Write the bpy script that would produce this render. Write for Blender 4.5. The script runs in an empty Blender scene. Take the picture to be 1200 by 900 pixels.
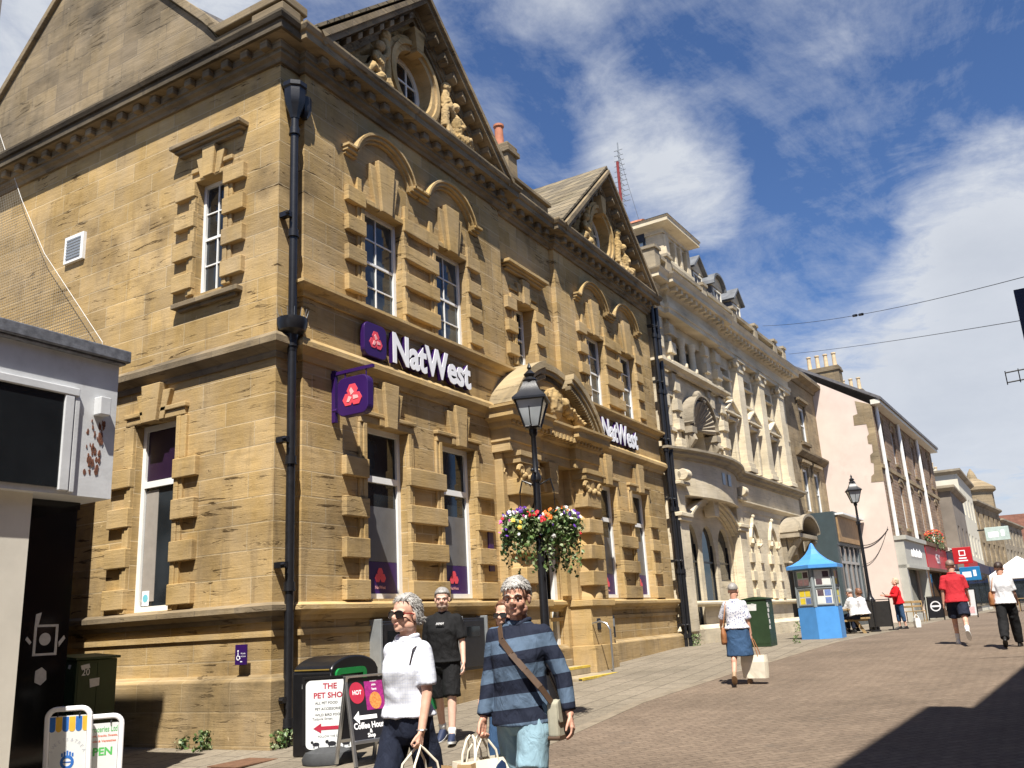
import bpy, bmesh, math, random
from mathutils import Vector, Matrix, noise as mnoise
import numpy as np
R = math.radians
random.seed(7)
S = bpy.context.scene
COL = S.collection
# ---------------------------------------------------------------- camera
cam_d = bpy.data.cameras.new('camera'); cam = bpy.data.objects.new('camera', cam_d); COL.objects.link(cam)
cam_d.sensor_width = 36; cam_d.lens = 31.05; cam_d.clip_start = .1; cam_d.clip_end = 3000
RW = ((0.50457286, 0.20118017, 0.83960274), (-0.86163054, 0.17902159, 0.47491482), (-0.05476357, -0.96305649, 0.26367242))
cam.matrix_world = Matrix(((RW[0][0], -RW[0][1], -RW[0][2], 0), (RW[1][0], -RW[1][1], -RW[1][2], 0),
                           (RW[2][0], -RW[2][1], -RW[2][2], 1.743), (0, 0, 0, 1)))
S.camera = cam
S.view_settings.view_transform = 'Standard'; S.view_settings.look = 'None'
S.view_settings.exposure = 0.9; S.view_settings.gamma = 1; S.view_settings.use_curve_mapping = False
# ---------------------------------------------------------------- sun and sky
SUN = Vector((-.526, -.286, 1)).normalized()
sl = bpy.data.lights.new('sun', 'SUN'); sl.energy = 5.0; sl.angle = R(.53); sl.color = (1, .95, .86)
sun = bpy.data.objects.new('sun', sl); COL.objects.link(sun)
sun.rotation_euler = SUN.to_track_quat('Z', 'Y').to_euler()
W = bpy.data.worlds.new('World'); S.world = W; W.use_nodes = True
def N(nt, t, **kw):
    n = nt.nodes.new('ShaderNode' + t)
    for k, v in kw.items():
        if k in n.inputs.keys(): n.inputs[k].default_value = v
        else: setattr(n, k, v)
    return n
def L(nt, a, b): nt.links.new(a, b)
def mth(nt, op, a, b=None, c=None, clamp=False):
    n = nt.nodes.new('ShaderNodeMath'); n.operation = op; n.use_clamp = clamp
    for i, v in enumerate((a, b, c)):
        if v is None: continue
        if isinstance(v, (int, float)): n.inputs[i].default_value = v
        else: L(nt, v, n.inputs[i])
    return n.outputs[0]
def mixc(nt, fac, a, b, mode='MIX'):
    n = nt.nodes.new('ShaderNodeMix'); n.data_type = 'RGBA'; n.blend_type = mode
    for i, v in ((0, fac), (6, a), (7, b)):
        if isinstance(v, (int, float)): n.inputs[i].default_value = v
        elif isinstance(v, tuple): n.inputs[i].default_value = (*v, 1) if len(v) == 3 else v
        else: L(nt, v, n.inputs[i])
    return n.outputs[2]
def ramp(nt, v, a, b, ca=0., cb=1.):
    n = nt.nodes.new('ShaderNodeMapRange'); n.clamp = True
    n.inputs[1].default_value = a; n.inputs[2].default_value = b; n.inputs[3].default_value = ca; n.inputs[4].default_value = cb
    L(nt, v, n.inputs[0]); return n.outputs[0]
def build_world():
    nt = W.node_tree; nt.nodes.clear()
    out = N(nt, 'OutputWorld'); bg = N(nt, 'Background'); bg.inputs[1].default_value = .05
    sky = N(nt, 'TexSky', sky_type='NISHITA', sun_disc=False, sun_elevation=math.asin(SUN.z),
            sun_rotation=math.atan2(SUN.x, SUN.y), altitude=60, air_density=1.0, dust_density=.35, ozone_density=2.2)
    tc = N(nt, 'TexCoord'); sep = N(nt, 'SeparateXYZ'); L(nt, tc.outputs['Generated'], sep.inputs[0])
    zz = mth(nt, 'MAXIMUM', sep.outputs[2], .03); zz = mth(nt, 'ADD', zz, .12)
    px = mth(nt, 'DIVIDE', sep.outputs[0], zz); py = mth(nt, 'DIVIDE', sep.outputs[1], zz)
    cmb = N(nt, 'CombineXYZ'); L(nt, px, cmb.inputs[0]); L(nt, py, cmb.inputs[1])
    def fbm(sx, sy, rot, scale, det, rough, dist=0., seed=0.):
        mp = N(nt, 'Mapping'); mp.inputs['Scale'].default_value = (sx, sy, 1); mp.inputs['Rotation'].default_value = (0, 0, rot)
        mp.inputs['Location'].default_value = (seed, seed * .7, 0)
        L(nt, cmb.outputs[0], mp.inputs[0])
        nz = N(nt, 'TexNoise', Scale=scale, Detail=det, Roughness=rough, Distortion=dist); L(nt, mp.outputs[0], nz.inputs['Vector'])
        return nz.outputs[0]
    big = fbm(1, 1, 0, 1.1, 8, .58, .3, 3.3)
    wisp = fbm(.6, 1.3, R(38), 2.2, 12, .68, .35, 1.7)
    fine = fbm(1, .8, R(20), 5.2, 12, .66, .5, 5.1)
    body = mth(nt, 'ADD', mth(nt, 'MULTIPLY', big, .44), mth(nt, 'MULTIPLY', wisp, .26))
    body = mth(nt, 'ADD', body, mth(nt, 'MULTIPLY', fine, .34))
    # clouds stand in these directions (direction, angular size, weight)
    for d, size, wgt in CLOUDS:
        v = N(nt, 'VectorMath', operation='DOT_PRODUCT'); L(nt, tc.outputs['Generated'], v.inputs[0]); v.inputs[1].default_value = Vector(d).normalized()
        f = ramp(nt, v.outputs['Value'], math.cos(R(size)), 1.0); f = mth(nt, 'POWER', f, 1.2)
        body = mth(nt, 'ADD', body, mth(nt, 'MULTIPLY', f, wgt))
    hor = ramp(nt, sep.outputs[2], .30, .02, 0, .12); body = mth(nt, 'ADD', body, hor)
    m = ramp(nt, body, .545, .745); m = mth(nt, 'POWER', m, 1.15)
    thin = mth(nt, 'MULTIPLY', ramp(nt, mth(nt, 'ADD', mth(nt, 'MULTIPLY', wisp, .66), mth(nt, 'MULTIPLY', fine, .34)), .465, .67), .55); m = mth(nt, 'MAXIMUM', m, thin)
    shade = ramp(nt, mth(nt, 'SUBTRACT', body, mth(nt, 'MULTIPLY', fine, .35)), .50, .85)
    cc = mixc(nt, shade, (8.0, 8.35, 8.9), (5.6, 6.05, 6.9))
    deep = mixc(nt, 1.0, sky.outputs[0], (.80, 1.0, 1.33), 'MULTIPLY')
    c = mixc(nt, mth(nt, 'MULTIPLY', m, .93), deep, cc)
    L(nt, c, bg.inputs[0]); L(nt, bg.outputs[0], out.inputs[0])
def pdir(px, py):
    c = (px - 600, py - 450, 1035)
    return tuple(sum(RW[i][j] * c[j] for j in range(3)) for i in range(3))
CLOUDS = [(pdir(770, 190), 8, .19), (pdir(700, 150), 6, .10), (pdir(850, 240), 6, .12), (pdir(1100, 330), 12, .13), (pdir(1190, 250), 8, .08), (pdir(1120, 500), 14, .20), (pdir(1060, 50), 10, -.06), (pdir(1180, 90), 8, -.05), (pdir(1000, 330), 6, -.10), (pdir(1190, 400), 6, -.08), (pdir(20, 40), 9, .26), (pdir(250, 0), 6, .24),
          (pdir(930, 400), 9, -.08), (pdir(960, 250), 5, -.13), (pdir(600, 150), 6, -.14), (pdir(840, 60), 7, -.06), (pdir(640, 20), 6, .12), (pdir(1100, 100), 12, .07), (pdir(950, 80), 9, .05),(pdir(900, 170), 5, -.10),(pdir(860,330),5,-.08)]
build_world()
# ---------------------------------------------------------------- materials
MATS = {}
def newmat(name):
    m = bpy.data.materials.new(name); m.use_nodes = True; nt = m.node_tree
    return m, nt, nt.nodes['Principled BSDF']
def bump(nt, b, h, strength=.3, dist=.02):
    n = N(nt, 'Bump', Strength=strength, Distance=dist); L(nt, h, n.inputs['Height']); L(nt, n.outputs[0], b.inputs['Normal'])
def plain(name, col, rough=.6, metal=0., var=.15, scale=6., bmp=.08, spec=.4, coat=0., stain=None, bscale=None):
    if name in MATS: return MATS[name]
    m, nt, b = newmat(name)
    tc = N(nt, 'TexCoord'); nz = N(nt, 'TexNoise', Scale=scale, Detail=6., Roughness=.6); L(nt, tc.outputs['Object'], nz.inputs['Vector'])
    f = ramp(nt, nz.outputs[0], .3, .7, 1 - var, 1 + var)
    c = mixc(nt, 1., col, (0, 0, 0)); 
    hs = N(nt, 'HueSaturation'); hs.inputs['Color'].default_value = (*col, 1); L(nt, f, hs.inputs['Value']); c = hs.outputs[0]
    if stain:
        n2 = N(nt, 'TexNoise', Scale=scale * .35, Detail=8., Roughness=.7); L(nt, tc.outputs['Object'], n2.inputs['Vector'])
        c = mixc(nt, ramp(nt, n2.outputs[0], .55, .72, 0, .75), c, stain)
    L(nt, c, b.inputs['Base Color']); b.inputs['Roughness'].default_value = rough; b.inputs['Metallic'].default_value = metal
    b.inputs['Specular IOR Level'].default_value = spec; b.inputs['Coat Weight'].default_value = coat
    if bmp:
        n3 = N(nt, 'TexNoise', Scale=bscale or scale * 5, Detail=5.); L(nt, tc.outputs['Object'], n3.inputs['Vector'])
        bump(nt, b, n3.outputs[0], bmp, .01)
    MATS[name] = m; return m
def stone(name, c1, c2, joint, bw=.8, rh=.35, streak=.5, stain=(.07, .06, .045), stain_amt=.6, mort=.010, pits=.6, blocks=True, tilt=.10, dirt_lo=.56):
    m, nt, b = newmat(name)
    tc = N(nt, 'TexCoord'); sp = N(nt, 'SeparateXYZ'); L(nt, tc.outputs['Object'], sp.inputs[0])
    u = mth(nt, 'ADD', sp.outputs[0], sp.outputs[1]); cm = N(nt, 'CombineXYZ'); L(nt, u, cm.inputs[0]); L(nt, sp.outputs[2], cm.inputs[1])
    wob = N(nt, 'TexNoise', Scale=.9, Detail=3.); L(nt, cm.outputs[0], wob.inputs['Vector'])
    br = N(nt, 'TexBrick', Scale=1., Bias=0.); br.inputs['Mortar Size'].default_value = mort; br.inputs['Mortar Smooth'].default_value = .3
    br.inputs['Brick Width'].default_value = bw; br.inputs['Row Height'].default_value = rh; br.offset_frequency = 2; br.squash = .8; br.squash_frequency = 3
    br.inputs['Color1'].default_value = (*c1, 1); br.inputs['Color2'].default_value = (*c2, 1); br.inputs['Mortar'].default_value = (*joint, 1)
    L(nt, cm.outputs[0], br.inputs['Vector'])
    def nz(sx, sy, scale, det=8., rough=.6, rot=0., off=0., dist=0.):
        mp = N(nt, 'Mapping'); mp.inputs['Scale'].default_value = (sx, sy, 1); mp.inputs['Rotation'].default_value = (0, 0, rot); mp.inputs['Location'].default_value = (off, off, 0)
        L(nt, cm.outputs[0], mp.inputs[0]); n = N(nt, 'TexNoise', Scale=scale, Detail=det, Roughness=rough, Distortion=dist); L(nt, mp.outputs[0], n.inputs['Vector']); return n.outputs[0]
    st = nz(1., 11., 1.3, 9., .68, tilt, 1.); st2 = nz(1., 16., 2.4, 7., .6, -tilt * 1.6, 4.)
    blot = nz(1, 1, .55, 9., .66, 0, 9.); blot2 = nz(1., .45, 1.9, 8., .65, 0, 20.)
    c = br.outputs[0] if blocks else mixc(nt, blot, c1, c2)
    f = mth(nt, 'ADD', mth(nt, 'MULTIPLY', st, .6), mth(nt, 'MULTIPLY', st2, .4))
    hs = N(nt, 'HueSaturation'); L(nt, c, hs.inputs['Color']); L(nt, ramp(nt, f, .3, .7, 1 - streak * .55, 1 + streak * .55), hs.inputs['Value'])
    L(nt, ramp(nt, blot2, .3, .7, .88, 1.10), hs.inputs['Saturation'])
    c = hs.outputs[0]
    c = mixc(nt, ramp(nt, blot, dirt_lo, .74, 0, stain_amt), c, stain)
    c = mixc(nt, ramp(nt, blot2, .60, .80, 0, stain_amt * .6), c, stain)
    crk = nz(1., 8.5, 1.5, 7., .62, tilt * 1.6, 33., 1.0); pit = ramp(nt, crk, .59, .635)
    pl = ramp(nt, blot, .46, .56); pit = mth(nt, 'MULTIPLY', pit, pl)
    c = mixc(nt, mth(nt, 'MULTIPLY', pit, pits), c, (c1[0] * .17, c1[1] * .15, c1[2] * .13))
    runs = nz(3.2, .35, 1.1, 7., .62, 0, 71.); c = mixc(nt, ramp(nt, runs, .57, .76, 0, stain_amt * .8), c, (stain[0] * 1.5, stain[1] * 1.5, stain[2] * 1.5))
    tone = nz(1., 2.2, .5, 4., .6, tilt, 90.); h2 = N(nt, 'HueSaturation'); L(nt, c, h2.inputs['Color']); L(nt, ramp(nt, tone, .32, .68, .76, 1.2), h2.inputs['Value']); c = h2.outputs[0]
    lich = nz(1, 1, 9., 3., .5, 0, 50.); c = mixc(nt, mth(nt, 'MULTIPLY', ramp(nt, lich, .72, .76), .5), c, (min(1, c1[0] * 1.6), min(1, c1[1] * 1.7), min(1, c1[2] * 2.0)))
    L(nt, c, b.inputs['Base Color']); b.inputs['Roughness'].default_value = .92; b.inputs['Specular IOR Level'].default_value = .2
    g = nz(1, 1, 26., 6., .7, 0, 3.)
    h = mth(nt, 'ADD', mth(nt, 'MULTIPLY', f, .5), mth(nt, 'MULTIPLY', g, .3))
    h = mth(nt, 'SUBTRACT', h, mth(nt, 'MULTIPLY', pit, 1.3))
    if blocks: h = mth(nt, 'SUBTRACT', h, mth(nt, 'MULTIPLY', br.outputs['Fac'], .35))
    bump(nt, b, h, .55, .03)
    MATS[name] = m; return m
def glass(name, tint=(.018, .022, .026), rough=.04, spec=.6):
    if name in MATS: return MATS[name]
    m, nt, b = newmat(name); tc = N(nt, 'TexCoord')
    nz = N(nt, 'TexNoise', Scale=1.3, Detail=2.); L(nt, tc.outputs['Object'], nz.inputs['Vector'])
    hs = N(nt, 'HueSaturation'); hs.inputs['Color'].default_value = (*tint, 1); L(nt, ramp(nt, nz.outputs[0], .35, .65, .4, 1.7), hs.inputs['Value'])
    L(nt, hs.outputs[0], b.inputs['Base Color']); b.inputs['Roughness'].default_value = rough; b.inputs['Specular IOR Level'].default_value = spec
    bump(nt, b, nz.outputs[0], .05, .02); MATS[name] = m; return m
def fabric(name, col, col2=None, mode=None, scale=1., rough=.85):
    """cloth: plain, hooped, spotted or finely checked in the garment's own coordinates"""
    if name in MATS: return MATS[name]
    m, nt, b = newmat(name); tc = N(nt, 'TexCoord'); c = None
    sp = N(nt, 'SeparateXYZ'); L(nt, tc.outputs['Object'], sp.inputs[0])
    if mode == 'attr':
        at = N(nt, 'Attribute', attribute_name='band'); k = ramp(nt, at.outputs['Fac'], .47, .53); c = mixc(nt, k, col, col2)
    elif mode == 'spots':
        vo = N(nt, 'TexVoronoi', Scale=scale); L(nt, tc.outputs['Object'], vo.inputs['Vector']); c = mixc(nt, ramp(nt, vo.outputs['Distance'], .28, .36), col2, col)
    elif mode == 'check':
        wx = mth(nt, 'PINGPONG', mth(nt, 'MULTIPLY', mth(nt, 'ADD', sp.outputs[0], sp.outputs[1]), scale), .5); wz = mth(nt, 'PINGPONG', mth(nt, 'MULTIPLY', sp.outputs[2], scale), .5)
        k = mth(nt, 'MAXIMUM', ramp(nt, wx, .40, .46), ramp(nt, wz, .40, .46)); c = mixc(nt, k, col, col2)
    nz = N(nt, 'TexNoise', Scale=7., Detail=5.); L(nt, tc.outputs['Object'], nz.inputs['Vector'])
    hs = N(nt, 'HueSaturation'); hs.inputs['Color'].default_value = (*col, 1)
    if c is not None: L(nt, c, hs.inputs['Color'])
    L(nt, ramp(nt, nz.outputs[0], .3, .7, .86, 1.12), hs.inputs['Value'])
    L(nt, hs.outputs[0], b.inputs['Base Color']); b.inputs['Roughness'].default_value = rough; b.inputs['Specular IOR Level'].default_value = .2
    n3 = N(nt, 'TexNoise', Scale=9., Detail=4., Roughness=.5, Distortion=1.6); mp = N(nt, 'Mapping'); mp.inputs['Scale'].default_value = (1.3, 1.3, .75); L(nt, tc.outputs['Object'], mp.inputs[0]); L(nt, mp.outputs[0], n3.inputs['Vector']); bump(nt, b, n3.outputs[0], .22 if mode == 'check' else .55, .028)
    MATS[name] = m; return m
# ---------------------------------------------------------------- mesh builder
class MB:
    def __init__(s): s.v = []; s.f = []; s.m = []; s.mi = 0
    def add(s, vs, fs):
        o = len(s.v); s.v += [tuple(p) for p in vs]
        for f in fs: s.f.append(tuple(i + o for i in f)); s.m.append(s.mi)
    def quad(s, a, b, c, d): s.add((a, b, c, d), ((0, 1, 2, 3),))
    def hexa(s, p): s.add(p, ((0, 3, 2, 1), (4, 5, 6, 7), (0, 1, 5, 4), (1, 2, 6, 5), (2, 3, 7, 6), (3, 0, 4, 7)))
    def box(s, x0, x1, y0, y1, z0, z1, fr=None):
        p = [(x0, y0, z0), (x1, y0, z0), (x1, y1, z0), (x0, y1, z0), (x0, y0, z1), (x1, y0, z1), (x1, y1, z1), (x0, y1, z1)]
        if fr: p = [fr(*q) for q in p]
        s.hexa(p)
    def prism(s, poly, d0, d1, fr):
        """poly in (u, z), extruded from d0 to d1 outward"""
        n = len(poly); s.add([fr(u, d0, z) for u, z in poly] + [fr(u, d1, z) for u, z in poly],
              [tuple(range(n)), tuple(range(2 * n - 1, n - 1, -1))] + [(i, (i + 1) % n, n + (i + 1) % n, n + i) for i in range(n)])
    def ribbon(s, pts, w0, w1, d0, d1, fr, closed=False):
        """strip along (u, z) points: from -w0 to +w1 along the left normal, d0..d1 deep"""
        n = len(pts); a = []; 
        for i, (u, z) in enumerate(pts):
            p0 = pts[i - 1] if (i or closed) else pts[i]; p1 = pts[(i + 1) % n] if (i < n - 1 or closed) else pts[i]
            tx, tz = p1[0] - p0[0], p1[1] - p0[1]; l = math.hypot(tx, tz) or 1; nx, nz = -tz / l, tx / l
            a.append(((u - nx * w0, z - nz * w0), (u + nx * w1, z + nz * w1)))
        vs = []
        for q0, q1 in a: vs += [fr(q0[0], d0, q0[1]), fr(q0[0], d1, q0[1]), fr(q1[0], d1, q1[1]), fr(q1[0], d0, q1[1])]
        fs = []
        for i in range(n if closed else n - 1):
            j = (i + 1) % n
            for k in range(4): fs.append((4 * i + k, 4 * i + (k + 1) % 4, 4 * j + (k + 1) % 4, 4 * j + k))
        if not closed: fs += [(0, 1, 2, 3), (4 * n - 1, 4 * n - 2, 4 * n - 3, 4 * n - 4)]
        s.add(vs, fs)
    def sweep(s, path, prof, z0=0., caps=True, closed=False):
        """moulding: profile [(out, z)] run along plan path, out = right hand side, mitred"""
        n = len(path); rows = []
        for i in range(n):
            def nrm(a, b):
                dx, dy = b[0] - a[0], b[1] - a[1]; l = math.hypot(dx, dy); return (dy / l, -dx / l)
            n0 = nrm(path[i - 1], path[i]) if (i or closed) else None; n1 = nrm(path[i], path[(i + 1) % n]) if (i < n - 1 or closed) else None
            if n0 is None: n0 = n1
            if n1 is None: n1 = n0
            k = 1 + n0[0] * n1[0] + n0[1] * n1[1]; mx, my = ((n0[0] + n1[0]) / k, (n0[1] + n1[1]) / k) if k > .05 else n0
            rows.append([(path[i][0] + mx * o, path[i][1] + my * o, z0 + z) for o, z in prof])
        m = len(prof); vs = [p for r in rows for p in r]; fs = []
        for i in range(n if closed else n - 1):
            j = (i + 1) % n
            for k in range(m): fs.append((i * m + k, i * m + (k + 1) % m, j * m + (k + 1) % m, j * m + k))
        if caps and not closed: fs += [tuple(range(m)), tuple(range(n * m - 1, (n - 1) * m - 1, -1))]
        s.add(vs, fs)
    def tube(s, pts, r, n=8, caps=True):
        pts = [Vector(p) for p in pts]; rr = r if isinstance(r, (list, tuple)) else [r] * len(pts)
        up = Vector((0, 0, 1)); prev = None; vs = []
        for i, p in enumerate(pts):
            t = (pts[min(i + 1, len(pts) - 1)] - pts[max(i - 1, 0)]).normalized()
            if prev is None:
                a = t.cross(up); a = t.cross(Vector((1, 0, 0))) if a.length < .05 else a
            else: a = prev - t * prev.dot(t)
            a.normalize(); prev = a; b = t.cross(a)
            for k in range(n):
                w = 2 * math.pi * k / n; vs.append(p + (a * math.cos(w) + b * math.sin(w)) * rr[i])
        fs = []
        for i in range(len(pts) - 1):
            for k in range(n): fs.append((i * n + k, i * n + (k + 1) % n, (i + 1) * n + (k + 1) % n, (i + 1) * n + k))
        if caps: fs += [tuple(range(n - 1, -1, -1)), tuple(range((len(pts) - 1) * n, len(pts) * n))]
        s.add(vs, fs)
    def lathe(s, prof, c, n=16, sx=1., sy=1., a0=0.):
        """profile [(r, z)] turned about the vertical through c"""
        vs = []; m = len(prof)
        for r, z in prof:
            for k in range(n):
                w = a0 + 2 * math.pi * k / n; vs.append((c[0] + r * sx * math.cos(w), c[1] + r * sy * math.sin(w), c[2] + z))
        fs = [(i * n + k, i * n + (k + 1) % n, (i + 1) * n + (k + 1) % n, (i + 1) * n + k) for i in range(m - 1) for k in range(n)]
        fs += [tuple(range(n - 1, -1, -1)), tuple(range((m - 1) * n, m * n))]
        s.add(vs, fs)
    def ball(s, c, r, n=10, m=7, sx=1, sy=1, sz=1):
        prof = [(max(1e-3, r * math.sin(math.pi * i / m)), -r * sz * math.cos(math.pi * i / m)) for i in range(m + 1)]
        s.lathe(prof, c, n, sx, sy)
    def build(s, name, mat, parent=None, smooth=None, bevel=0., fix=True):
        me = bpy.data.meshes.new(name); me.from_pydata(s.v, [], s.f)
        mats = mat if isinstance(mat, (list, tuple)) else [mat]
        for m in mats: me.materials.append(m)
        if len(mats) > 1:
            for p, k in zip(me.polygons, s.m): p.material_index = k
        if fix:
            bm = bmesh.new(); bm.from_mesh(me); bmesh.ops.recalc_face_normals(bm, faces=bm.faces); bm.to_mesh(me); bm.free()
        if smooth is not None:
            me.polygons.foreach_set('use_smooth', [True] * len(me.polygons)); me.set_sharp_from_angle(angle=R(smooth))
        o = bpy.data.objects.new(name, me); COL.objects.link(o)
        if parent: o.parent = parent
        if bevel:
            bv = o.modifiers.new('edge', 'BEVEL'); bv.width = bevel; bv.segments = 2; bv.limit_method = 'ANGLE'; bv.angle_limit = R(40)
        return o
def split_build(mb, name, mat, parent, key=None, **kw):
    """one part per separate piece (or per key of the piece's centre)"""
    par = list(range(len(mb.v)))
    def find(a):
        while par[a] != a: par[a] = par[par[a]]; a = par[a]
        return a
    for f in mb.f:
        for i in f[1:]: par[find(i)] = find(f[0])
    comp = {}
    for f in mb.f: comp.setdefault(find(f[0]), []).append(f)
    groups = {}
    for r, fs in comp.items():
        ids = {i for f in fs for i in f}; c = [sum(mb.v[i][k] for i in ids) / len(ids) for k in range(3)]; groups.setdefault(key(c) if key else r, []).extend(fs)
    out = []
    for fs in groups.values():
        m = MB(); mp = {}
        for f in fs:
            for i in f:
                if i not in mp: mp[i] = len(m.v); m.v.append(mb.v[i])
            m.f.append(tuple(mp[i] for i in f)); m.m.append(0)
        out.append(m.build(name, mat, parent, **kw))
    return out
def tag(o, label=None, cat=None, group=None, kind=None):
    if label: o['label'] = label
    if cat: o['category'] = cat
    if group: o['group'] = group
    if kind: o['kind'] = kind
    return o
def empty(name, loc, rz=0., label=None, cat=None, group=None):
    o = bpy.data.objects.new(name, None); COL.objects.link(o); o.location = loc; o.rotation_euler = (0, 0, rz); o.empty_display_size = .2
    return tag(o, label, cat, group)
def kids(o): return [c for c in bpy.data.objects if c.parent == o]
def copy_tree(o, parent=None):
    c = o.copy(); COL.objects.link(c); c.parent = parent
    for ch in kids(o): copy_tree(ch, c)
    return c
TXT = {}
def text_mesh(body, size=1., bold=0., shear=0., spacing=1., align='LEFT'):
    """flat filled lettering as (verts, faces), base line at 0"""
    key = (body, bold, shear, spacing, align)
    if key not in TXT:
        cu = bpy.data.curves.new('lettering', 'FONT'); cu.body = body; cu.size = 1; cu.offset = bold; cu.shear = shear; cu.space_character = spacing; cu.align_x = align; cu.resolution_u = 3
        o = bpy.data.objects.new('lettering', cu); COL.objects.link(o)
        dg = bpy.context.evaluated_depsgraph_get(); me = bpy.data.meshes.new_from_object(o.evaluated_get(dg))
        TXT[key] = ([tuple(v.co) for v in me.vertices], [tuple(p.vertices) for p in me.polygons])
        bpy.data.objects.remove(o); bpy.data.curves.remove(cu); bpy.data.meshes.remove(me)
    vs, fs = TXT[key]; return [(x * size, y * size) for x, y, z in vs], fs
def add_text(mb, body, fr, u, z, d0, d1, size=None, width=None, height=None, **kw):
    """lettering on a face: as raised letters from d0 to d1 (or flat when d0 == d1); width/height stretch it"""
    vs, fs = text_mesh(body, 1., **kw)
    if not vs: return
    xs = [v[0] for v in vs]; ys = [v[1] for v in vs]; w = max(xs) - min(xs); h = max(ys) - min(ys)
    sx = sy = size or 1.
    if width: sx = width / w; sy = sx
    if height: sy = height / h; sx = sx if width else sy
    al = kw.get('align', 'LEFT'); x0 = min(xs) if al == 'LEFT' else 0; y0 = min(ys)
    P = [((x - x0) * sx + u, (y - (y0 if height else 0)) * sy + z) for x, y in vs]
    if d0 == d1: mb.add([fr(a, d0, b) for a, b in P], fs); return
    n = len(P); ed = {}
    for f in fs:
        for i in range(len(f)):
            a, b = f[i], f[(i + 1) % len(f)]; k = (min(a, b), max(a, b)); ed[k] = None if k in ed else (a, b)
    mb.add([fr(a, d0, b) for a, b in P] + [fr(a, d1, b) for a, b in P],
           [tuple(reversed(f)) for f in fs] + [tuple(i + n for i in f) for f in fs] + [(a, b, b + n, a + n) for e in ed.values() if e for a, b in (e,)])
def solid(mb, name, mat, parent, vox, smooth=6, wr=0., wf=9., wz=.6, seed=0., colfn=None, iters=.5):
    """union of the builder's closed shapes as one continuous surface, with cloth folds when wr > 0"""
    me = bpy.data.meshes.new(name); me.from_pydata(mb.v, [], mb.f); bm = bmesh.new(); bm.from_mesh(me); bmesh.ops.recalc_face_normals(bm, faces=bm.faces); bm.to_mesh(me); bm.free()
    o = bpy.data.objects.new(name, me); COL.objects.link(o)
    r = o.modifiers.new('r', 'REMESH'); r.mode = 'VOXEL'; r.voxel_size = vox; r.adaptivity = 0
    s_ = o.modifiers.new('s', 'SMOOTH'); s_.factor = iters; s_.iterations = smooth
    m2 = bpy.data.meshes.new_from_object(o.evaluated_get(bpy.context.evaluated_depsgraph_get())); o.modifiers.clear(); o.data = m2; bpy.data.meshes.remove(me); m2.name = name
    n = len(m2.vertices); co = np.empty(n * 3); m2.vertices.foreach_get('co', co); co = co.reshape(-1, 3)
    if wr:
        no = np.empty(n * 3); m2.vertices.foreach_get('normal', no); no = no.reshape(-1, 3); d = np.empty(n)
        for i in range(n):
            p = Vector((co[i, 0] * wf, co[i, 1] * wf, co[i, 2] * wf * wz)); q = p + Vector((0, 0, .9 * mnoise.noise(p * .6 + Vector((seed, 3, 1)))))
            a = mnoise.noise(q + Vector((seed, seed, 0))); d[i] = (1 - abs(a) * 2.2) * .75 + .5 * mnoise.noise(q * 2.3 + Vector((0, seed, 5)))
        co = co + no * (d * wr)[:, None]; m2.vertices.foreach_set('co', co.ravel())
    m2.materials.clear(); m2.materials.append(mat); m2.polygons.foreach_set('use_smooth', [True] * len(m2.polygons)); m2.update()
    if parent: o.parent = parent
    return o
def rrect(u0, u1, z0, z1, r, n=5):
    out = []
    for cx, cz, a in ((u1 - r, z1 - r, 0), (u0 + r, z1 - r, 90), (u0 + r, z0 + r, 180), (u1 - r, z0 + r, 270)):
        for i in range(n + 1): w = R(a + 90 * i / n); out.append((cx + r * math.cos(w), cz + r * math.sin(w)))
    return out
def arc(cx, cz, r, a0, a1, n=16, rz=None):
    rz = rz or r
    return [(cx + r * math.cos(R(a0 + (a1 - a0) * i / n)), cz + rz * math.sin(R(a0 + (a1 - a0) * i / n))) for i in range(n + 1)]
def front(y): return lambda u, d, z: (u, y - d, z)
def leftside(x): return lambda u, d, z: (x - d, u, z)
def rightside(x): return lambda u, d, z: (x + d, u, z)
def wall(mb, fr, u0, u1, z0, z1, holes=(), back=None):
    """sheet of wall with rectangular openings (u0,u1,z0,z1,depth) and their reveals"""
    us = sorted({u0, u1, *[h[0] for h in holes], *[h[1] for h in holes]}); zs = sorted({z0, z1, *[h[2] for h in holes], *[h[3] for h in holes]})
    for a, b in zip(us, us[1:]):
        for c, d in zip(zs, zs[1:]):
            if any(h[0] <= (a + b) / 2 <= h[1] and h[2] <= (c + d) / 2 <= h[3] for h in holes): continue
            mb.quad(fr(a, 0, c), fr(b, 0, c), fr(b, 0, d), fr(a, 0, d))
    for a, b, c, d, e in [h[:5] for h in holes]:
        mb.quad(fr(a, 0, c), fr(a, 0, d), fr(a, -e, d), fr(a, -e, c)); mb.quad(fr(b, 0, c), fr(b, -e, c), fr(b, -e, d), fr(b, 0, d))
        mb.quad(fr(a, 0, d), fr(b, 0, d), fr(b, -e, d), fr(a, -e, d)); mb.quad(fr(a, 0, c), fr(a, -e, c), fr(b, -e, c), fr(b, 0, c))
def arch_fill(mb, fr, u0, u1, zs, za, depth, n=14, pointed=False, d=0.):
    """closes a rectangular opening's top with an arch springing at zs and rising to za"""
    c = (u0 + u1) / 2; h = (u1 - u0) / 2; pts = []
    for i in range(n + 1):
        t = -1 + 2 * i / n; k = math.sqrt(max(0, 1 - t * t)) if not pointed else (1 - abs(t) ** 1.7) ** .8
        pts.append((c + h * t, zs + (za - zs) * k))
    for (a, b), (a2, b2) in zip(pts, pts[1:]):
        mb.quad(fr(a, d, b), fr(a2, d, b2), fr(a2, d, za + .002), fr(a, d, za + .002)); mb.quad(fr(a, d, b), fr(a, d - depth, b), fr(a2, d - depth, b2), fr(a2, d, b2))
    return pts
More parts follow.
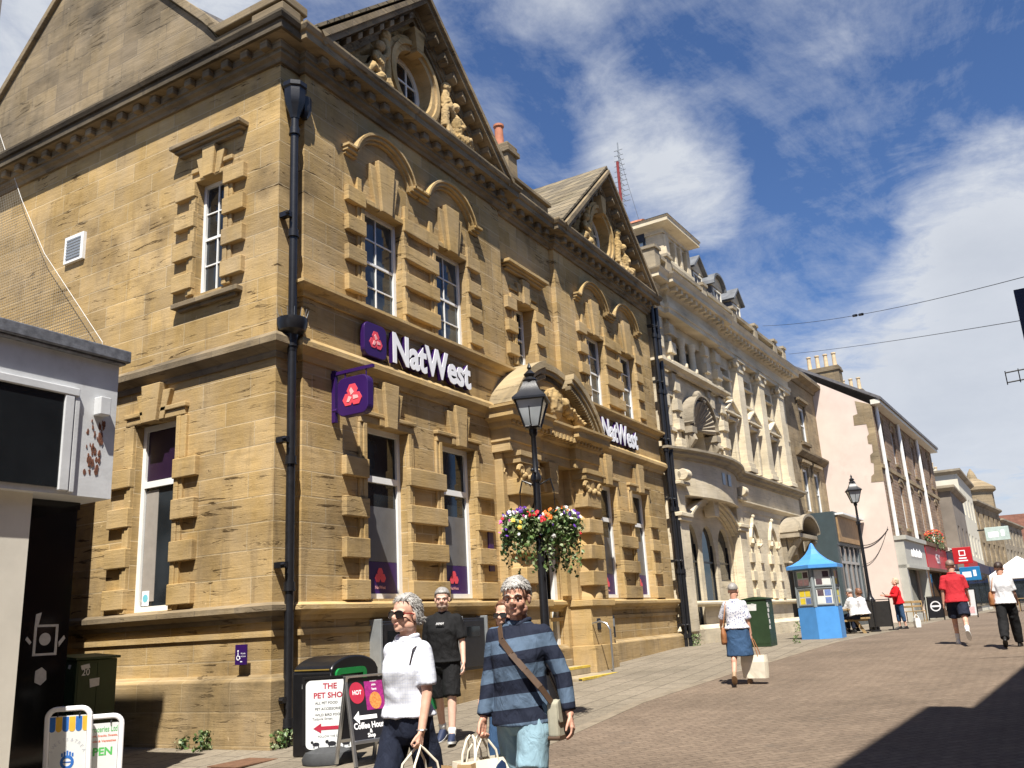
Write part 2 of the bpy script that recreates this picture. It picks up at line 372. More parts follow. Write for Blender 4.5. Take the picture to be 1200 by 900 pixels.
def window(parent, fr, u0, u1, z0, z1, dep, cols=2, rows=4, fw=.06, mat=None, gl=None, sash=True, bar=.022, name='window'):
    """white sash window set dep behind the wall face: frame mesh, panes as its child"""
    mb = MB(); d = -dep
    mb.box(u0, u0 + fw, d - .08, d, z0, z1, fr); mb.box(u1 - fw, u1, d - .08, d, z0, z1, fr)
    mb.box(u0 + fw, u1 - fw, d - .081, d - .001, z0, z0 + fw, fr); mb.box(u0 + fw, u1 - fw, d - .081, d - .001, z1 - fw, z1, fr)
    a, b, c, e = u0 + fw, u1 - fw, z0 + fw, z1 - fw
    if sash: mb.box(a, b, d - .07, d - .015, (c + e) / 2 - .022, (c + e) / 2 + .022, fr)
    for i in range(1, cols): x = a + (b - a) * i / cols; mb.box(x - bar / 2, x + bar / 2, d - .068, d - .022, c, e, fr)
    for j in range(1, rows):
        z = c + (e - c) * j / rows
        if sash and abs(z - (c + e) / 2) < .03: continue
        mb.box(a, b, d - .066, d - .024, z - bar / 2, z + bar / 2, fr)
    o = mb.build(name, mat or MATS['white_paint'], parent)
    g = MB(); g.quad(fr(a, d - .045, c), fr(b, d - .045, c), fr(b, d - .045, e), fr(a, d - .045, e)); g.build('pane', gl or MATS['window_glass'], o)
    return o
def gz(x): return .05 + .037 * min(max(x, -30), 23.5) + (0.02 if x > 26 else 0.02 * max(0, (x - 23.5) / 2.5) if x > 23.5 else 0)
# ---------------------------------------------------------------- shared materials
plain('white_paint', (.78, .78, .76), .45, var=.05, scale=3, bmp=.03)
plain('black_iron', (.012, .012, .014), .35, var=.3, scale=9, bmp=.1, spec=.5)
plain('lead', (.17, .175, .18), .55, .3, var=.25, scale=3)
plain('slate', (.13, .125, .13), .7, var=.35, scale=5, bmp=.3)
plain('terracotta', (.42, .16, .09), .8, var=.2, scale=9)
plain('buff_pot', (.55, .42, .26), .8, var=.2, scale=9)
plain('dark_interior', (.012, .011, .010), .9, var=.2)
plain('purple', (.032, .008, .090), .4, var=.08, scale=4, bmp=0)
plain('sign_white', (.86, .86, .88), .4, var=.03, bmp=0)
plain('coral', (.72, .07, .10), .4, var=.03, bmp=0)
plain('pink_light', (.85, .42, .42), .4, var=.03, bmp=0)
plain('steel', (.55, .56, .57), .3, .9, var=.08, scale=8, bmp=.02)
plain('grey_metal', (.32, .34, .35), .4, .4, var=.1, scale=8, bmp=.02)
glass('window_glass'); glass('upper_glass', (.055, .065, .07), .03); plain('window_film', (.13, .13, .135), .35, var=.1, bmp=0); glass('lamp_glass', (.30, .32, .33), .08, .6)
BANK = stone('honey_stone', (.475, .332, .155), (.345, .238, .106), (.47, .36, .21), 1.0, .37, .36, stain=(.085, .06, .036), stain_amt=.75, pits=.95, dirt_lo=.53)
BANKD = stone('honey_dressed_stone', (.475, .337, .160), (.405, .282, .130), (.42, .30, .16), 1.3, 3.3, .30, stain=(.10, .072, .044), stain_amt=.6, blocks=False, pits=.3)
BANKS = stone('stained_honey_stone', (.39, .28, .145), (.30, .215, .108), (.40, .30, .17), .95, .42, .5, stain=(.075, .058, .036), stain_amt=.8, dirt_lo=.50)
LICH = stone('lichened_stone', (.37, .29, .175), (.29, .225, .13), (.3, .25, .16), 1.2, 3.3, .35, stain=(.07, .06, .045), stain_amt=.7, blocks=False, pits=.3, dirt_lo=.5)
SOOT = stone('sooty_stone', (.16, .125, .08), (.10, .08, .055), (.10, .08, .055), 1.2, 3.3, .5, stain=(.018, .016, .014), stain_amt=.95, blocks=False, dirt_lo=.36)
BANKW = stone('weathered_stone', (.28, .215, .13), (.20, .155, .10), (.20, .16, .11), 1.0, .34, .5, stain=(.045, .040, .032), stain_amt=.8, dirt_lo=.46)
ROOFS = stone('stone_slates', (.23, .185, .12), (.13, .11, .08), (.05, .045, .035), .42, .24, .4, stain=(.16, .14, .06), stain_amt=.5, mort=.016)
CREAM = stone('cream_stone', (.66, .57, .415), (.59, .505, .36), (.54, .46, .34), 1.1, .42, .22, stain=(.30, .24, .16), stain_amt=.45, pits=.2, mort=.006)
CREAMD = stone('cream_dressed_stone', (.66, .575, .42), (.61, .525, .38), (.54, .46, .34), 1.4, 3., .2, stain=(.26, .21, .15), stain_amt=.45, pits=.15, blocks=False)
CREAMW = stone('cream_sooty_stone', (.36, .31, .23), (.30, .255, .19), (.3, .25, .18), 1.4, 3., .3, stain=(.10, .085, .065), stain_amt=.7, pits=.2, blocks=False, dirt_lo=.46)
# ---------------------------------------------------------------- ground
def paving_mat(name, c1, c2, joint, bw, rh, mort, rot=0., big=.5, off=.5, stain=(.10, .085, .07)):
    m, nt, b = newmat(name); tc = N(nt, 'TexCoord'); mp = N(nt, 'Mapping'); mp.inputs['Rotation'].default_value = (0, 0, rot); L(nt, tc.outputs['Object'], mp.inputs[0])
    br = N(nt, 'TexBrick', Scale=1., Bias=.0, offset=off); br.inputs['Mortar Size'].default_value = mort; br.inputs['Mortar Smooth'].default_value = .2
    br.inputs['Brick Width'].default_value = bw; br.inputs['Row Height'].default_value = rh
    br.inputs['Color1'].default_value = (*c1, 1); br.inputs['Color2'].default_value = (*c2, 1); br.inputs['Mortar'].default_value = (*joint, 1); L(nt, mp.outputs[0], br.inputs['Vector'])
    n1 = N(nt, 'TexNoise', Scale=.6, Detail=9., Roughness=.65); n2 = N(nt, 'TexNoise', Scale=14., Detail=6., Roughness=.7); n3 = N(nt, 'TexNoise', Scale=60., Detail=3.); n4 = N(nt, 'TexNoise', Scale=3.1, Detail=7., Roughness=.7)
    for n in (n1, n2, n3, n4): L(nt, tc.outputs['Object'], n.inputs['Vector'])
    hs = N(nt, 'HueSaturation'); L(nt, br.outputs[0], hs.inputs['Color'])
    v = mth(nt, 'MULTIPLY', ramp(nt, n1.outputs[0], .3, .7, 1 - big * .5, 1 + big * .5), ramp(nt, n2.outputs[0], .3, .7, .78, 1.22)); L(nt, v, hs.inputs['Value'])
    c = mixc(nt, ramp(nt, n4.outputs[0], .58, .74, 0, .55), hs.outputs[0], stain)
    c = mixc(nt, ramp(nt, n3.outputs[0], .68, .75, 0, .5), c, (c1[0] * 1.8, c1[1] * 1.8, c1[2] * 1.8))
    L(nt, c, b.inputs['Base Color']); b.inputs['Roughness'].default_value = .9; b.inputs['Specular IOR Level'].default_value = .25
    vo = N(nt, 'TexVoronoi', Scale=2.3); L(nt, tc.outputs['Object'], vo.inputs['Vector']); c = mixc(nt, ramp(nt, vo.outputs['Distance'], .045, .06, .6, 0), c, (.06, .052, .045))
    vo2 = N(nt, 'TexVoronoi', Scale=19.); L(nt, tc.outputs['Object'], vo2.inputs['Vector']); c = mixc(nt, ramp(nt, vo2.outputs['Distance'], .08, .12, .55, 0), c, (c1[0] * 2.1, c1[1] * 2.1, c1[2] * 2.1)); L(nt, c, b.inputs['Base Color'])
    h = mth(nt, 'SUBTRACT', mth(nt, 'MULTIPLY', n2.outputs[0], .5), mth(nt, 'MULTIPLY', br.outputs['Fac'], .8)); bump(nt, b, h, .5, .008)
    MATS[name] = m; return m
PAVE = paving_mat('brick_paving', (.175, .132, .096), (.145, .108, .079), (.112, .084, .061), .215, .108, .009, R(45), .45)
FLAG = paving_mat('flagstones', (.215, .182, .138), (.185, .157, .118), (.10, .084, .064), .62, .46, .012, R(-1.5), .35, .35, (.11, .09, .07))
plain('far_ground', (.11, .09, .07), .95, var=.3, scale=.3, bmp=.1)
XS = [-60, -30, -10, 0, 4, 8, 12, 16, 20, 23.5, 24.5, 26, 32, 45, 70, 120, 260]
def sheet(name, mat, ylo, yhi, lift, xs=XS, ny=2):
    mb = MB(); rows = []
    for x in xs: rows.append([(x, ylo(x) + (yhi(x) - ylo(x)) * k / (ny - 1), gz(x) + lift) for k in range(ny)])
    for r0, r1 in zip(rows, rows[1:]):
        for k in range(ny - 1): mb.quad(r0[k], r1[k], r1[k + 1], r0[k + 1])
    return tag(mb.build(name, mat), kind='structure')
def edge(x):
    P = [(-60, 5.0), (4, 5.1), (8.7, 5.2), (13, 5.5), (17, 5.25), (25, 4.5), (32, 4.2), (45, 4.0), (260, -6)]
    for (a, b), (c, d) in zip(P, P[1:]):
        if a <= x <= c: return b + (d - b) * (x - a) / (c - a)
    return P[-1][1]
sheet('ground', MATS['far_ground'], lambda x: -260, lambda x: 300, -.008)
XF = [-60, -30, -10, 0, 4, 8.7, 13, 17, 20, 23.5, 25, 26, 32, 45, 70, 120]
sheet('street', PAVE, lambda x: -14, edge, .0, XF)
sheet('pavement', FLAG, edge, lambda x: 18, .0, XF)
mb = MB(); mb.sweep([(x, edge(x)) for x in XF[4:13]], [(-.09, 0), (.09, 0), (.09, .004), (-.09, .004)])
for i, v in enumerate(mb.v): mb.v[i] = (v[0], v[1], v[2] + gz(v[0]))
plain('kerb_stone', (.20, .165, .12), .9, var=.25, scale=4)
tag(mb.build('kerb_strip', MATS['kerb_stone']), kind='structure')
mb = MB(); o = MATS['black_iron']
mb.box(7.72, 8.38, 8.25, 8.72, gz(8) + .006, gz(8.2) + .012)
plain('rusty_cover', (.16, .085, .05), .8, .2, var=.3, scale=12, bmp=.3)
tag(mb.build('drain_cover', MATS['rusty_cover']), 'rusty brown square drain cover in the flagstones by the corner of the stone bank', 'drain cover')
# ---------------------------------------------------------------- the honey stone bank
B = empty('bank_building', (8.975, 8.99, 0), 0, 'two storey honey stone bank with twin carved gables, white lettering and purple signs', 'bank building')
F1, F0, SD = front(-.125), front(0.), leftside(0.)
def part(mb, name, mat, parent=None, **kw): return mb.build(name, mat, parent or B, **kw)
C1, C2, X1, X2, X3, X4 = 3.43, 12.16, .42, 6.5, 9.12, 15.2
UPW = [(C1 - 1.05, F1), (C1 + 1.05, F1), (C2 - 1.05, F1), (C2 + 1.05, F1)]
mb = MB()
wall(mb, SD, 0, 9.4, -.4, 11.0, [(1.15, 1.80, 7.09, 9.05, .22), (2.03, 3.0, 2.24, 5.14, .24)])
for xa, xb, c in ((X1, X2, C1), (X3, X4, C2)):
    wall(mb, F1, xa, xb, -.4, 11.0, [(c + s - .535, c + s + .535, a, b, .30) for s in (-1.05, 1.05) for a, b in ((2.26, 4.99), (6.98, 8.87))])
    mb.quad((xa, -.125, -.4), (xa, 0, -.4), (xa, 0, 11), (xa, -.125, 11)); mb.quad((xb, -.125, -.4), (xb, 0, -.4), (xb, 0, 11), (xb, -.125, 11))
wall(mb, F0, 0, X1, -.4, 11.0); wall(mb, F0, X2, X3, -.4, 11.0, [(7.20, 8.06, 7.28, 8.74, .32), (7.05, 8.5, .5, 4.75, .9)]); wall(mb, F0, X4, 15.45, -.4, 11.0)
wall(mb, rightside(15.45), 0, 9.4, -.4, 11.0)
# side gable above the cornice
mb.prism([(-.05, 10.9), (9.4, 10.9), (9.4, 11.6), (5.25, 15.45), (1.75, 12.1), (1.5, 11.75), (-.05, 11.75)], -.45, -.04, SD)
part(mb, 'wall', BANK)
mb = MB()
mb.prism([(-.07, 11.1), (9.4, 11.1), (9.4, 11.62), (5.25, 15.42), (1.75, 12.06), (1.5, 11.72), (-.07, 11.72)], -.03, .02, SD)
part(mb, 'gable_wall', BANKW)
mb = MB(); mb.ribbon([(9.6, 11.5), (5.25, 15.55), (1.78, 12.2), (1.45, 11.82), (-.1, 11.82)], .10, .06, -.5, .10, SD); part(mb, 'coping', BANKW, bevel=.015)
# plinth, strings, cornice: mouldings run round the plan
PLAN = [(0, 9.4), (0, 0), (X1, 0), (X1, -.125), (X2, -.125), (X2, 0), (X3, 0), (X3, -.125), (X4, -.125), (X4, 0), (15.45, 0)]
mb = MB()
mb.sweep(PLAN, [(-.05, -.5), (.13, -.5), (.13, 1.22), (.05, 1.30), (-.05, 1.30)]); part(mb, 'base_course', BANKS, bevel=.012)
mb = MB(); mb.sweep(PLAN, [(-.05, 1.98), (.03, 1.98), (.05, 2.05), (.11, 2.09), (.14, 2.12), (.14, 2.18), (.03, 2.225), (-.05, 2.225)])
mb.sweep(PLAN, [(-.05, 1.78), (.03, 1.78), (.03, 1.86), (-.05, 1.86)]); part(mb, 'plinth_moulding', BANKD); mb = MB(); mb.sweep([(0, 9.4), (0, -.0), (X1 - .002, 0)], [(-.05, 1.975), (.032, 1.975), (.052, 2.045), (.112, 2.085), (.146, 2.115), (.146, 2.187), (.03, 2.232), (-.05, 2.232)]); part(mb, 'weathered_plinth', BANKW)
mb = MB(); mb.sweep(PLAN, [(-.05, 5.72), (.03, 5.72), (.05, 5.80), (.12, 5.86), (.16, 5.90), (.16, 5.98), (.10, 6.05), (-.05, 6.07)]); part(mb, 'string_course', BANKD); mb = MB(); mb.sweep([(0, 9.4), (0, -.0), (X1 - .002, 0)], [(-.05, 5.70), (.032, 5.70), (.052, 5.79), (.122, 5.85), (.166, 5.89), (.166, 5.985), (.10, 6.06), (-.05, 6.08)]); part(mb, 'weathered_string', BANKW)
mb = MB()
for xa, xb in ((X1, X2), (X3, X4)): mb.sweep([(xa, .02), (xa, -.125), (xb, -.125), (xb, .02)], [(-.03, 6.74), (.04, 6.74), (.06, 6.82), (.15, 6.87), (.18, 6.90), (.18, 6.95), (-.03, 6.99)])
part(mb, 'upper_string_course', BANKD)
def cornice(mb, path, z=10.62):
    mb.sweep(path, [(-.05, z), (.05, z), (.07, z + .06), (.13, z + .10), (.13, z + .16), (.16, z + .17), (.16, z + .31), (.36, z + .33), (.36, z + .45), (.40, z + .47), (.43, z + .54), (.43, z + .58), (-.05, z + .66)])
def modillion(mb, fr, u, z, w=.17, p=.27, h=.14):
    mb.prism([(u - w / 2, z), (u + w / 2, z), (u + w / 2, z + h), (u - w / 2, z + h)], .15, p, fr)
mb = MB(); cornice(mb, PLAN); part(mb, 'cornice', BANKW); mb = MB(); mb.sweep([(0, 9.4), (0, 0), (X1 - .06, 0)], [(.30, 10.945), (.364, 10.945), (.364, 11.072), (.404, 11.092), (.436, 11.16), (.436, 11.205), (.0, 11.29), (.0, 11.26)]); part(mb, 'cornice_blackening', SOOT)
mb = MB()
for k in range(21): modillion(mb, SD, .12 + k * .44, 10.795)
for xa, xb, fr in ((X1, X2, F1), (X3, X4, F1), (X2 + .3, X3 - .3, F0)):
    n = round((xb - xa) / .40)
    for k in range(n): modillion(mb, fr, xa + (k + .5) * (xb - xa) / n, 10.795)
split_build(mb, 'modillion', BANKW, B, bevel=.02)
mb = MB(); mb.box(-.08, .34, -.1, .6, 11.25, 11.72); mb.box(X2 + .1, X3 - .1, -.12, .35, 11.25, 11.70); mb.box(X2 + .05, X3 - .05, -.20, .40, 11.70, 11.80); mb.box(X4, 15.4, -.1, .4, 11.25, 11.7)
part(mb, 'parapet', BANKW, bevel=.015)
# twin pediments
HW, ZB, ZA = 3.06, 11.22, 14.02
sl_ = (ZA - ZB) / HW
def relief(mb, fr, c, hole):
    """carved scrollwork filling the tympanum"""
    nx, nz = 92, 72; idx = {}; vs = []
    for j in range(nz + 1):
        z = 11.12 + 2.62 * j / nz
        for i in range(nx + 1):
            u = c - 2.78 + 5.56 * i / nx
            if abs(u - c) > (13.62 - z) / sl_ - .02: continue
            r = math.hypot(u - c, (z - 12.12) / 1.08)
            if r < hole: continue
            a = math.atan2(z - 12.1, u - c)
            p = Vector((abs(u - c) * 2.3, z * 2.3, c)); q = p + Vector((mnoise.noise(p), mnoise.noise(p + Vector((9, 3, 1))), 0)) * .8
            sw = abs(math.sin(6.2 * (q.x + .5 * math.sin(q.y * 1.6)))) * abs(math.sin(4.6 * (q.y + .45 * math.sin(q.x * 2.1))))
            d = .02 + .17 * max(0, sw - .12) ** .7 + .05 * mnoise.noise(q * 4.5)
            d *= min(1, max(0, (r - hole) / .12)) * min(1, max(0, ((13.62 - z) / sl_ - abs(u - c)) / .12)); idx[i, j] = len(vs); vs.append(fr(u, max(-.02, d) - .12, z))
    fs = [(idx[i, j], idx[i + 1, j], idx[i + 1, j + 1], idx[i, j + 1]) for i, j in idx if all(k in idx for k in ((i + 1, j), (i + 1, j + 1), (i, j + 1)))]
    mb.add(vs, fs)
def cherub(mb, fr, c, sgn):
    """carved seated figure beside the round window"""
    f = lambda u, z, d: fr(c + sgn * u, d, z)
    T = lambda pts, r, n=10: mb.tube([f(*p) for p in pts], r, n)
    T([(1.32, 11.42, .10), (1.30, 11.62, .14), (1.26, 11.85, .13), (1.25, 12.02, .10)], [.13, .135, .14, .07])
    mb.ball(f(1.24, 12.14, .16), .105, 12, 9)
    T([(1.36, 11.93, .16), (1.46, 11.78, .22), (1.30, 11.66, .28)], [.06, .055, .045]); T([(1.16, 11.93, .16), (1.05, 12.05, .2), (.98, 12.25, .17)], [.06, .05, .04])
    T([(1.33, 11.48, .16), (1.58, 11.50, .26), (1.72, 11.30, .20)], [.11, .09, .06]); T([(1.25, 11.46, .18), (1.38, 11.36, .3), (1.62, 11.22, .24)], [.11, .09, .06])
    T([(.96, 11.60, .08), (.97, 12.0, .10), (1.0, 12.48, .08)], [.10, .08, .10]); mb.ball(f(1.0, 12.52, .1), .12, 9, 6)
    for k in range(6): T([(.98 + .05 * k, 11.70 - .03 * k, .14), (.93 + .06 * k, 11.45, .18), (.88 + .08 * k, 11.22, .16)], [.03, .045, .03], 6)
    for k in range(7):
        a = k * .17; T([(1.62 + a, 11.50 - a * .5, .12), (1.72 + a, 11.40 - a * .42, .2), (1.70 + a, 11.24 - a * .1, .14)], [.06, .075, .04], 7)
for c in (C1, C2):
    P = empty('pediment', (0, 0, 0)); P.parent = B
    mb = MB(); tri = [(c - HW + .2, ZB - .1), (c + HW - .2, ZB - .1), (c, ZA - .25)]
    ring = 20; hole = arc(c, 12.12, .60, 0, 360, 24, .66)[:-1]
    # tympanum with the round opening
    ang = [math.atan2(z - 12.12, u - c) for u, z in hole]
    def hit(w):
        du, dz = math.cos(w), math.sin(w); best = 9
        for (a, b), (e, f) in zip(tri, tri[1:] + tri[:1]):
            den = du * (f - b) - dz * (e - a)
            if abs(den) < 1e-6: continue
            t = ((a - c) * (f - b) - (b - 12.12) * (e - a)) / den; s_ = ((a - c) * dz - (b - 12.12) * du) / den
            if t > 0 and -1e-4 <= s_ <= 1.0001: best = min(best, t)
        return (c + du * best, 12.12 + dz * best)
    extra = [math.atan2(z - 12.12, u - c) for u, z in tri]
    ws = sorted(ang + extra)
    inn = [(c + .60 * math.cos(w), 12.12 + .66 * math.sin(w)) for w in ws]; out = [hit(w) for w in ws]
    for i in range(len(ws)):
        j = (i + 1) % len(ws); mb.quad(F1(inn[i][0], -.12, inn[i][1]), F1(inn[j][0], -.12, inn[j][1]), F1(out[j][0], -.12, out[j][1]), F1(out[i][0], -.12, out[i][1]))
        mb.quad(F1(inn[i][0], -.12, inn[i][1]), F1(inn[j][0], -.12, inn[j][1]), F1(inn[j][0], -.5, inn[j][1]), F1(inn[i][0], -.5, inn[i][1]))
    mb.build('tympanum', BANKD, P)
    mb = MB(); relief(mb, F1, c, .88); mb.build('carving', BANKD, P, smooth=50, fix=False)
    for q in (1, -1): mb = MB(); cherub(mb, F1, c, q); solid(mb, 'figure', BANKD, P, .017, 1, .014, 13., 1., q + 4.)
    mb = MB()
    for r, w, d in ((.65, .06, .05), (.75, .05, .10), (.84, .05, .04)): mb.ribbon(arc(c, 12.12, r, 0, 360, 36, r * 1.08)[:-1], w, w, -.14, d, F1, True)
    mb.prism([(c - .10, 12.72), (c + .10, 12.72), (c + .17, 13.24), (c - .17, 13.24)], -.1, .2, F1); mb.build('window_ring', BANKD, P, smooth=40)
    mb = MB(); mb.ribbon(arc(c, 12.12, .56, 0, 360, 30, .62)[:-1], .05, .06, -.36, -.28, F1, True)
    for t in (-.19, .19): mb.box(c + t - .018, c + t + .018, -.35, -.30, 11.56, 12.68, lambda u, d, z: F1(u, d, z)); mb.box(c - .55, c + .55, -.348, -.302, 12.12 + t - .018, 12.12 + t + .018, F1)
    w = mb.build('round_window', MATS['white_paint'], P)
    g = MB(); g.add([F1(u, -.325, z) for u, z in arc(c, 12.12, .57, 0, 360, 30, .63)[:-1]], [tuple(range(30))]); g.build('pane', MATS['window_glass'], w)
    mb = MB(); n_ = (math.sin(math.atan(sl_)), math.cos(math.atan(sl_)))
    for q0, q1, d0, d1 in ((.50, .42, -.3, .05), (.42, .34, -.3, .10), (.22, .11, -.3, .40), (.11, .0, -.3, .46)):
        mb.ribbon([(c - HW - .05, ZB - .02), (c, ZA), (c + HW + .05, ZB - .02)], q0, -q1, d0, d1, F1)
    mb.ribbon([(c - HW + .1, ZB + .1), (c, ZA), (c + HW - .1, ZB + .1)], .345, -.215, -.3, .12, F1)
    mb.build('raking_cornice', BANKW, P)
    mb = MB()
    for s in (-1, 1):
        for k in range(8):
            t = .62 + k * .42; u = c + s * HW * (1 - t / 4.15); z = ZB + (ZA - ZB) * t / 4.15 - .42
            ca, sa = n_[1] * .085, n_[0] * .085 * s
            mb.prism([(u - ca, z + sa), (u + ca, z - sa), (u + ca, z - sa + .13), (u - ca, z + sa + .13)], .11, .33, F1)
    split_build(mb, 'modillion', BANKW, P, bevel=.015)
    # saddle roof running back from the gable
    mb = MB()
    for s in (-1, 1):
        a = [(c + s * (HW + .10), -.52, ZB + .02), (c, -.52, ZA + .07), (c, 4.7, ZA + .07), (c + s * (HW + .10), 2.1, ZB + .02)]
        mb.hexa(a + [(x, y, z + .07) for x, y, z in a])
    mb.build('gable_roof', ROOFS, P)
mb = MB(); a = [(.45, .35, 11.2), (15.45, .35, 11.2), (15.45, 5.25, 15.25), (.45, 5.25, 15.25)]; mb.hexa(a + [(x, y, z + .08) for x, y, z in a])
a = [(.45, 9.6, 11.2), (15.45, 9.6, 11.2), (15.45, 5.25, 15.25), (.45, 5.25, 15.25)]; mb.hexa(a + [(x, y, z + .085) for x, y, z in a]); part(mb, 'roof', MATS['slate'])
mb = MB(); mb.tube([(.45, 5.25, 15.36), (15.4, 5.25, 15.36)], .12, 8); part(mb, 'ridge_tiles', MATS['terracotta'])
# windows with their blocked surrounds
def surround(mb, fr, u0, u1, z0, z1, bw, tops, bh, mid=0., left=True, right=True, jw=.17, jp=.04, bp=.092):
    for s, on, e in ((-1, left, u0 - .003), (1, right, u1 + .003)):
        if not on: continue
        for w0, w1, p in ((0, jw * .55, jp + .02), (jw * .55, jw, jp)):
            a, b = sorted((e + s * (w0 + .006), e + s * (w1 + .006))); mb.box(a, b, -.02, p, z0, z1 + (.0 if s else 0), fr)
        if s == -1 and mid < 0: continue
        for t in tops:
            a, b = sorted((e, e + s * (mid if s == 1 and mid > 0 else bw))); mb.box(a, b, -.02, bp, t - bh, t, fr)
LOWT = [4.40 - k * .62 for k in range(4)]; UPT = [9.02 - k * .535 for k in range(4)]
plain('blind_grey', (.30, .27, .24), .8, var=.1); plain('window_poster', (.022, .009, .030), .35, var=.1, bmp=0)
def keystone(mb, fr, c, z0, z1, w0=.13, w1=.20, p=.15):
    mb.prism([(c - w0, z0), (c + w0, z0), (c + w1, z1), (c - w1, z1)], -.02, p, fr)
    for s in (-1, 1):
        q = [(c + s * (w0 + .003), z0 + .02), (c + s * (w0 + .11), z0 + .02), (c + s * (w1 + .18), z1 - .12), (c + s * (w1 + .003), z1 - .12)]
        mb.prism(q, -.02, p * .6, fr)
for c in (C1, C2):
    for s in (-1.05, 1.05):
        u0, u1 = c + s - .535, c + s + .535
        # ground floor
        w = window(B, F1, u0, u1, 2.26, 4.99, .13, 1, 1, .085, sash=False)
        t = MB(); t.box(u0 + .08, u1 - .08, -.20, -.125, 4.10, 4.20, F1); t.build('transom', MATS['white_paint'], w)
        t = MB(); t.box(u0 + .09, u1 - .09, -.172, -.166, 2.34, 2.84, F1); t.build('purple_panel', MATS['purple'], w)
        t = MB(); t.box(u0 + .09, u1 - .09, -.1725, -.1685, 2.845, 3.72, F1); t.build('window_film', MATS['window_film'], w)
        t = MB(); logo = (u0 + u1) / 2
        for k in range(3):
            a = R(90 + 120 * k); t.add([F1(logo + .075 * math.cos(a) + .075 * math.cos(R(60 * i)), -.160 + .0012 * k, 2.62 + .06 * math.sin(a) + .075 * math.sin(R(60 * i))) for i in range(6)], [tuple(range(6))])
            for i in range(1): t.v = [(x, y - .0012 * k if False else y, z) for x, y, z in t.v]
        t.build('printed_emblem', MATS['coral'], w)
        t = MB(); add_text(t, 'NatWest', F1, logo, 2.42, -.162, -.162, height=.05, align='CENTER', bold=.01); t.build('printed_name', MATS['pink_light'], w)
        t = MB(); surround(t, F1, u0, u1, 2.23, 4.99, .56, LOWT, .30, -1.024 * s); out = -1 if s < 0 else 1
        # flat eared architrave over the head and the tall keystone
        t.box(u0 - .17, u1 + .17, -.02, .062, 4.992, 5.12, F1); t.box(u0 - .20, u1 + .20, -.02, .10, 5.122, 5.19, F1)
        keystone(t, F1, c + s, 4.97, 5.73)
        t.build('window_surround', BANKD, w, bevel=.012)
        # first floor
        w = window(B, F1, u0, u1, 6.98, 8.87, .13, 2, 4, .065, gl=MATS['upper_glass'])
        t = MB(); surround(t, F1, u0, u1, 6.99, 8.87, .47, UPT, .275, -1.024 * s); t.box(u0 - .17, u1 + .17, -.02, .06, 8.873, 8.98, F1)
        t.box(u0 - .19, u0 - .07, -.02, .05, 9.03, 9.28, F1); t.box(u1 + .07, u1 + .19, -.02, .05, 9.03, 9.28, F1)
        keystone(t, F1, c + s, 8.85, 9.80, .14, .24, .13)
        t.build('window_surround', BANKD, w, bevel=.012)
        t = MB()
        P_ = [(c + s - 1.03, 9.60), (c + s - .80, 9.60)] + arc(c + s, 9.52, .74, 172, 8, 18, .66) + [(c + s + .80, 9.60), (c + s + 1.03, 9.60)]
        for w0, w1, d, e in ((.0, .05, .06, 0), (-.05, .11, .12, .02), (-.11, .16, .165, .04)): t.ribbon([(P_[0][0] - e, P_[0][1])] + P_[1:-1] + [(P_[-1][0] + e, P_[-1][1])], w0, w1, -.02, d, F1)
        t.build('arched_hood', BANKD, w, bevel=.01)
# middle first floor window with a straight hood
w = window(B, F0, 7.20, 8.06, 7.28, 8.74, .26, 2, 4, .06)
t = MB(); surround(t, F0, 7.20, 8.06, 7.2, 8.74, .42, [8.72 - k * .53 for k in range(3)], .275); t.box(7.0, 8.26, -.02, .06, 8.742, 8.85, F0); keystone(t, F0, 7.63, 8.73, 9.30, .12, .17, .12); t.box(7.0, 8.26, -.02, .05, 8.95, 9.05, F0)
t.build('window_surround', BANKD, w, bevel=.012)
def hood(mb, fr, u0, u1, z):
    for a, h0, h1, d in ((.0, 0, .06, .09), (.05, .06, .11, .15), (.10, .11, .19, .22)): mb.box(u0 - a, u1 + a, -.02, d, z + h0 + .001, z + h1, fr)
t = MB(); hood(t, F0, 6.82, 8.50, 9.36); t.build('straight_hood', BANKD, w, bevel=.012)
# side wall windows
w = window(B, SD, 1.15, 1.80, 7.09, 9.05, .12, 2, 4, .06)
t = MB(); surround(t, SD, 1.15, 1.80, 7.09, 9.05, .46, [9.08 - k * .535 for k in range(4)], .275); t.box(.97, 1.98, -.02, .06, 9.053, 9.14, SD); t.box(1.0, 1.95, -.02, .045, 9.25, 9.33, SD); keystone(t, SD, 1.475, 9.06, 9.60, .11, .15, .12); t.build('window_surround', BANKD, w, bevel=.012)
t = MB(); hood(t, SD, .78, 2.22, 9.62); t.build('straight_hood', BANKW, w, bevel=.012)
t = MB(); t.box(.72, 2.2, -.02, .13, 6.90, 6.985, SD); t.box(.80, 2.1, -.02, .07, 6.84, 6.9, SD); t.build('sill', BANKW, w, bevel=.012)
w = window(B, SD, 2.03, 3.0, 2.24, 5.14, .13, 1, 1, .085, sash=False)
t = MB(); t.box(2.11, 2.92, -.20, -.125, 4.14, 4.24, SD); t.build('transom', MATS['white_paint'], w)
t = MB(); t.box(2.12, 2.91, -.172, -.1675, 4.26, 5.05, SD); t.build('purple_panel', MATS['window_poster'], w)
t = MB(); t.box(2.62, 2.90, -.173, -.166, 2.4, 4.1, SD); t.build('blind', MATS['blind_grey'], w)
plain('sticker_blue', (.16, .50, .62), .5, var=.1, bmp=0)
t = MB(); t.box(2.72, 2.88, -.165, -.1615, 2.34, 2.56, SD); t.build('sticker', MATS['sign_white'], w); t = MB(); t.prism(arc(2.80, 2.45, .06, 0, 330, 11), -.161, -.159, SD); t.build('sticker', MATS['sticker_blue'], w)
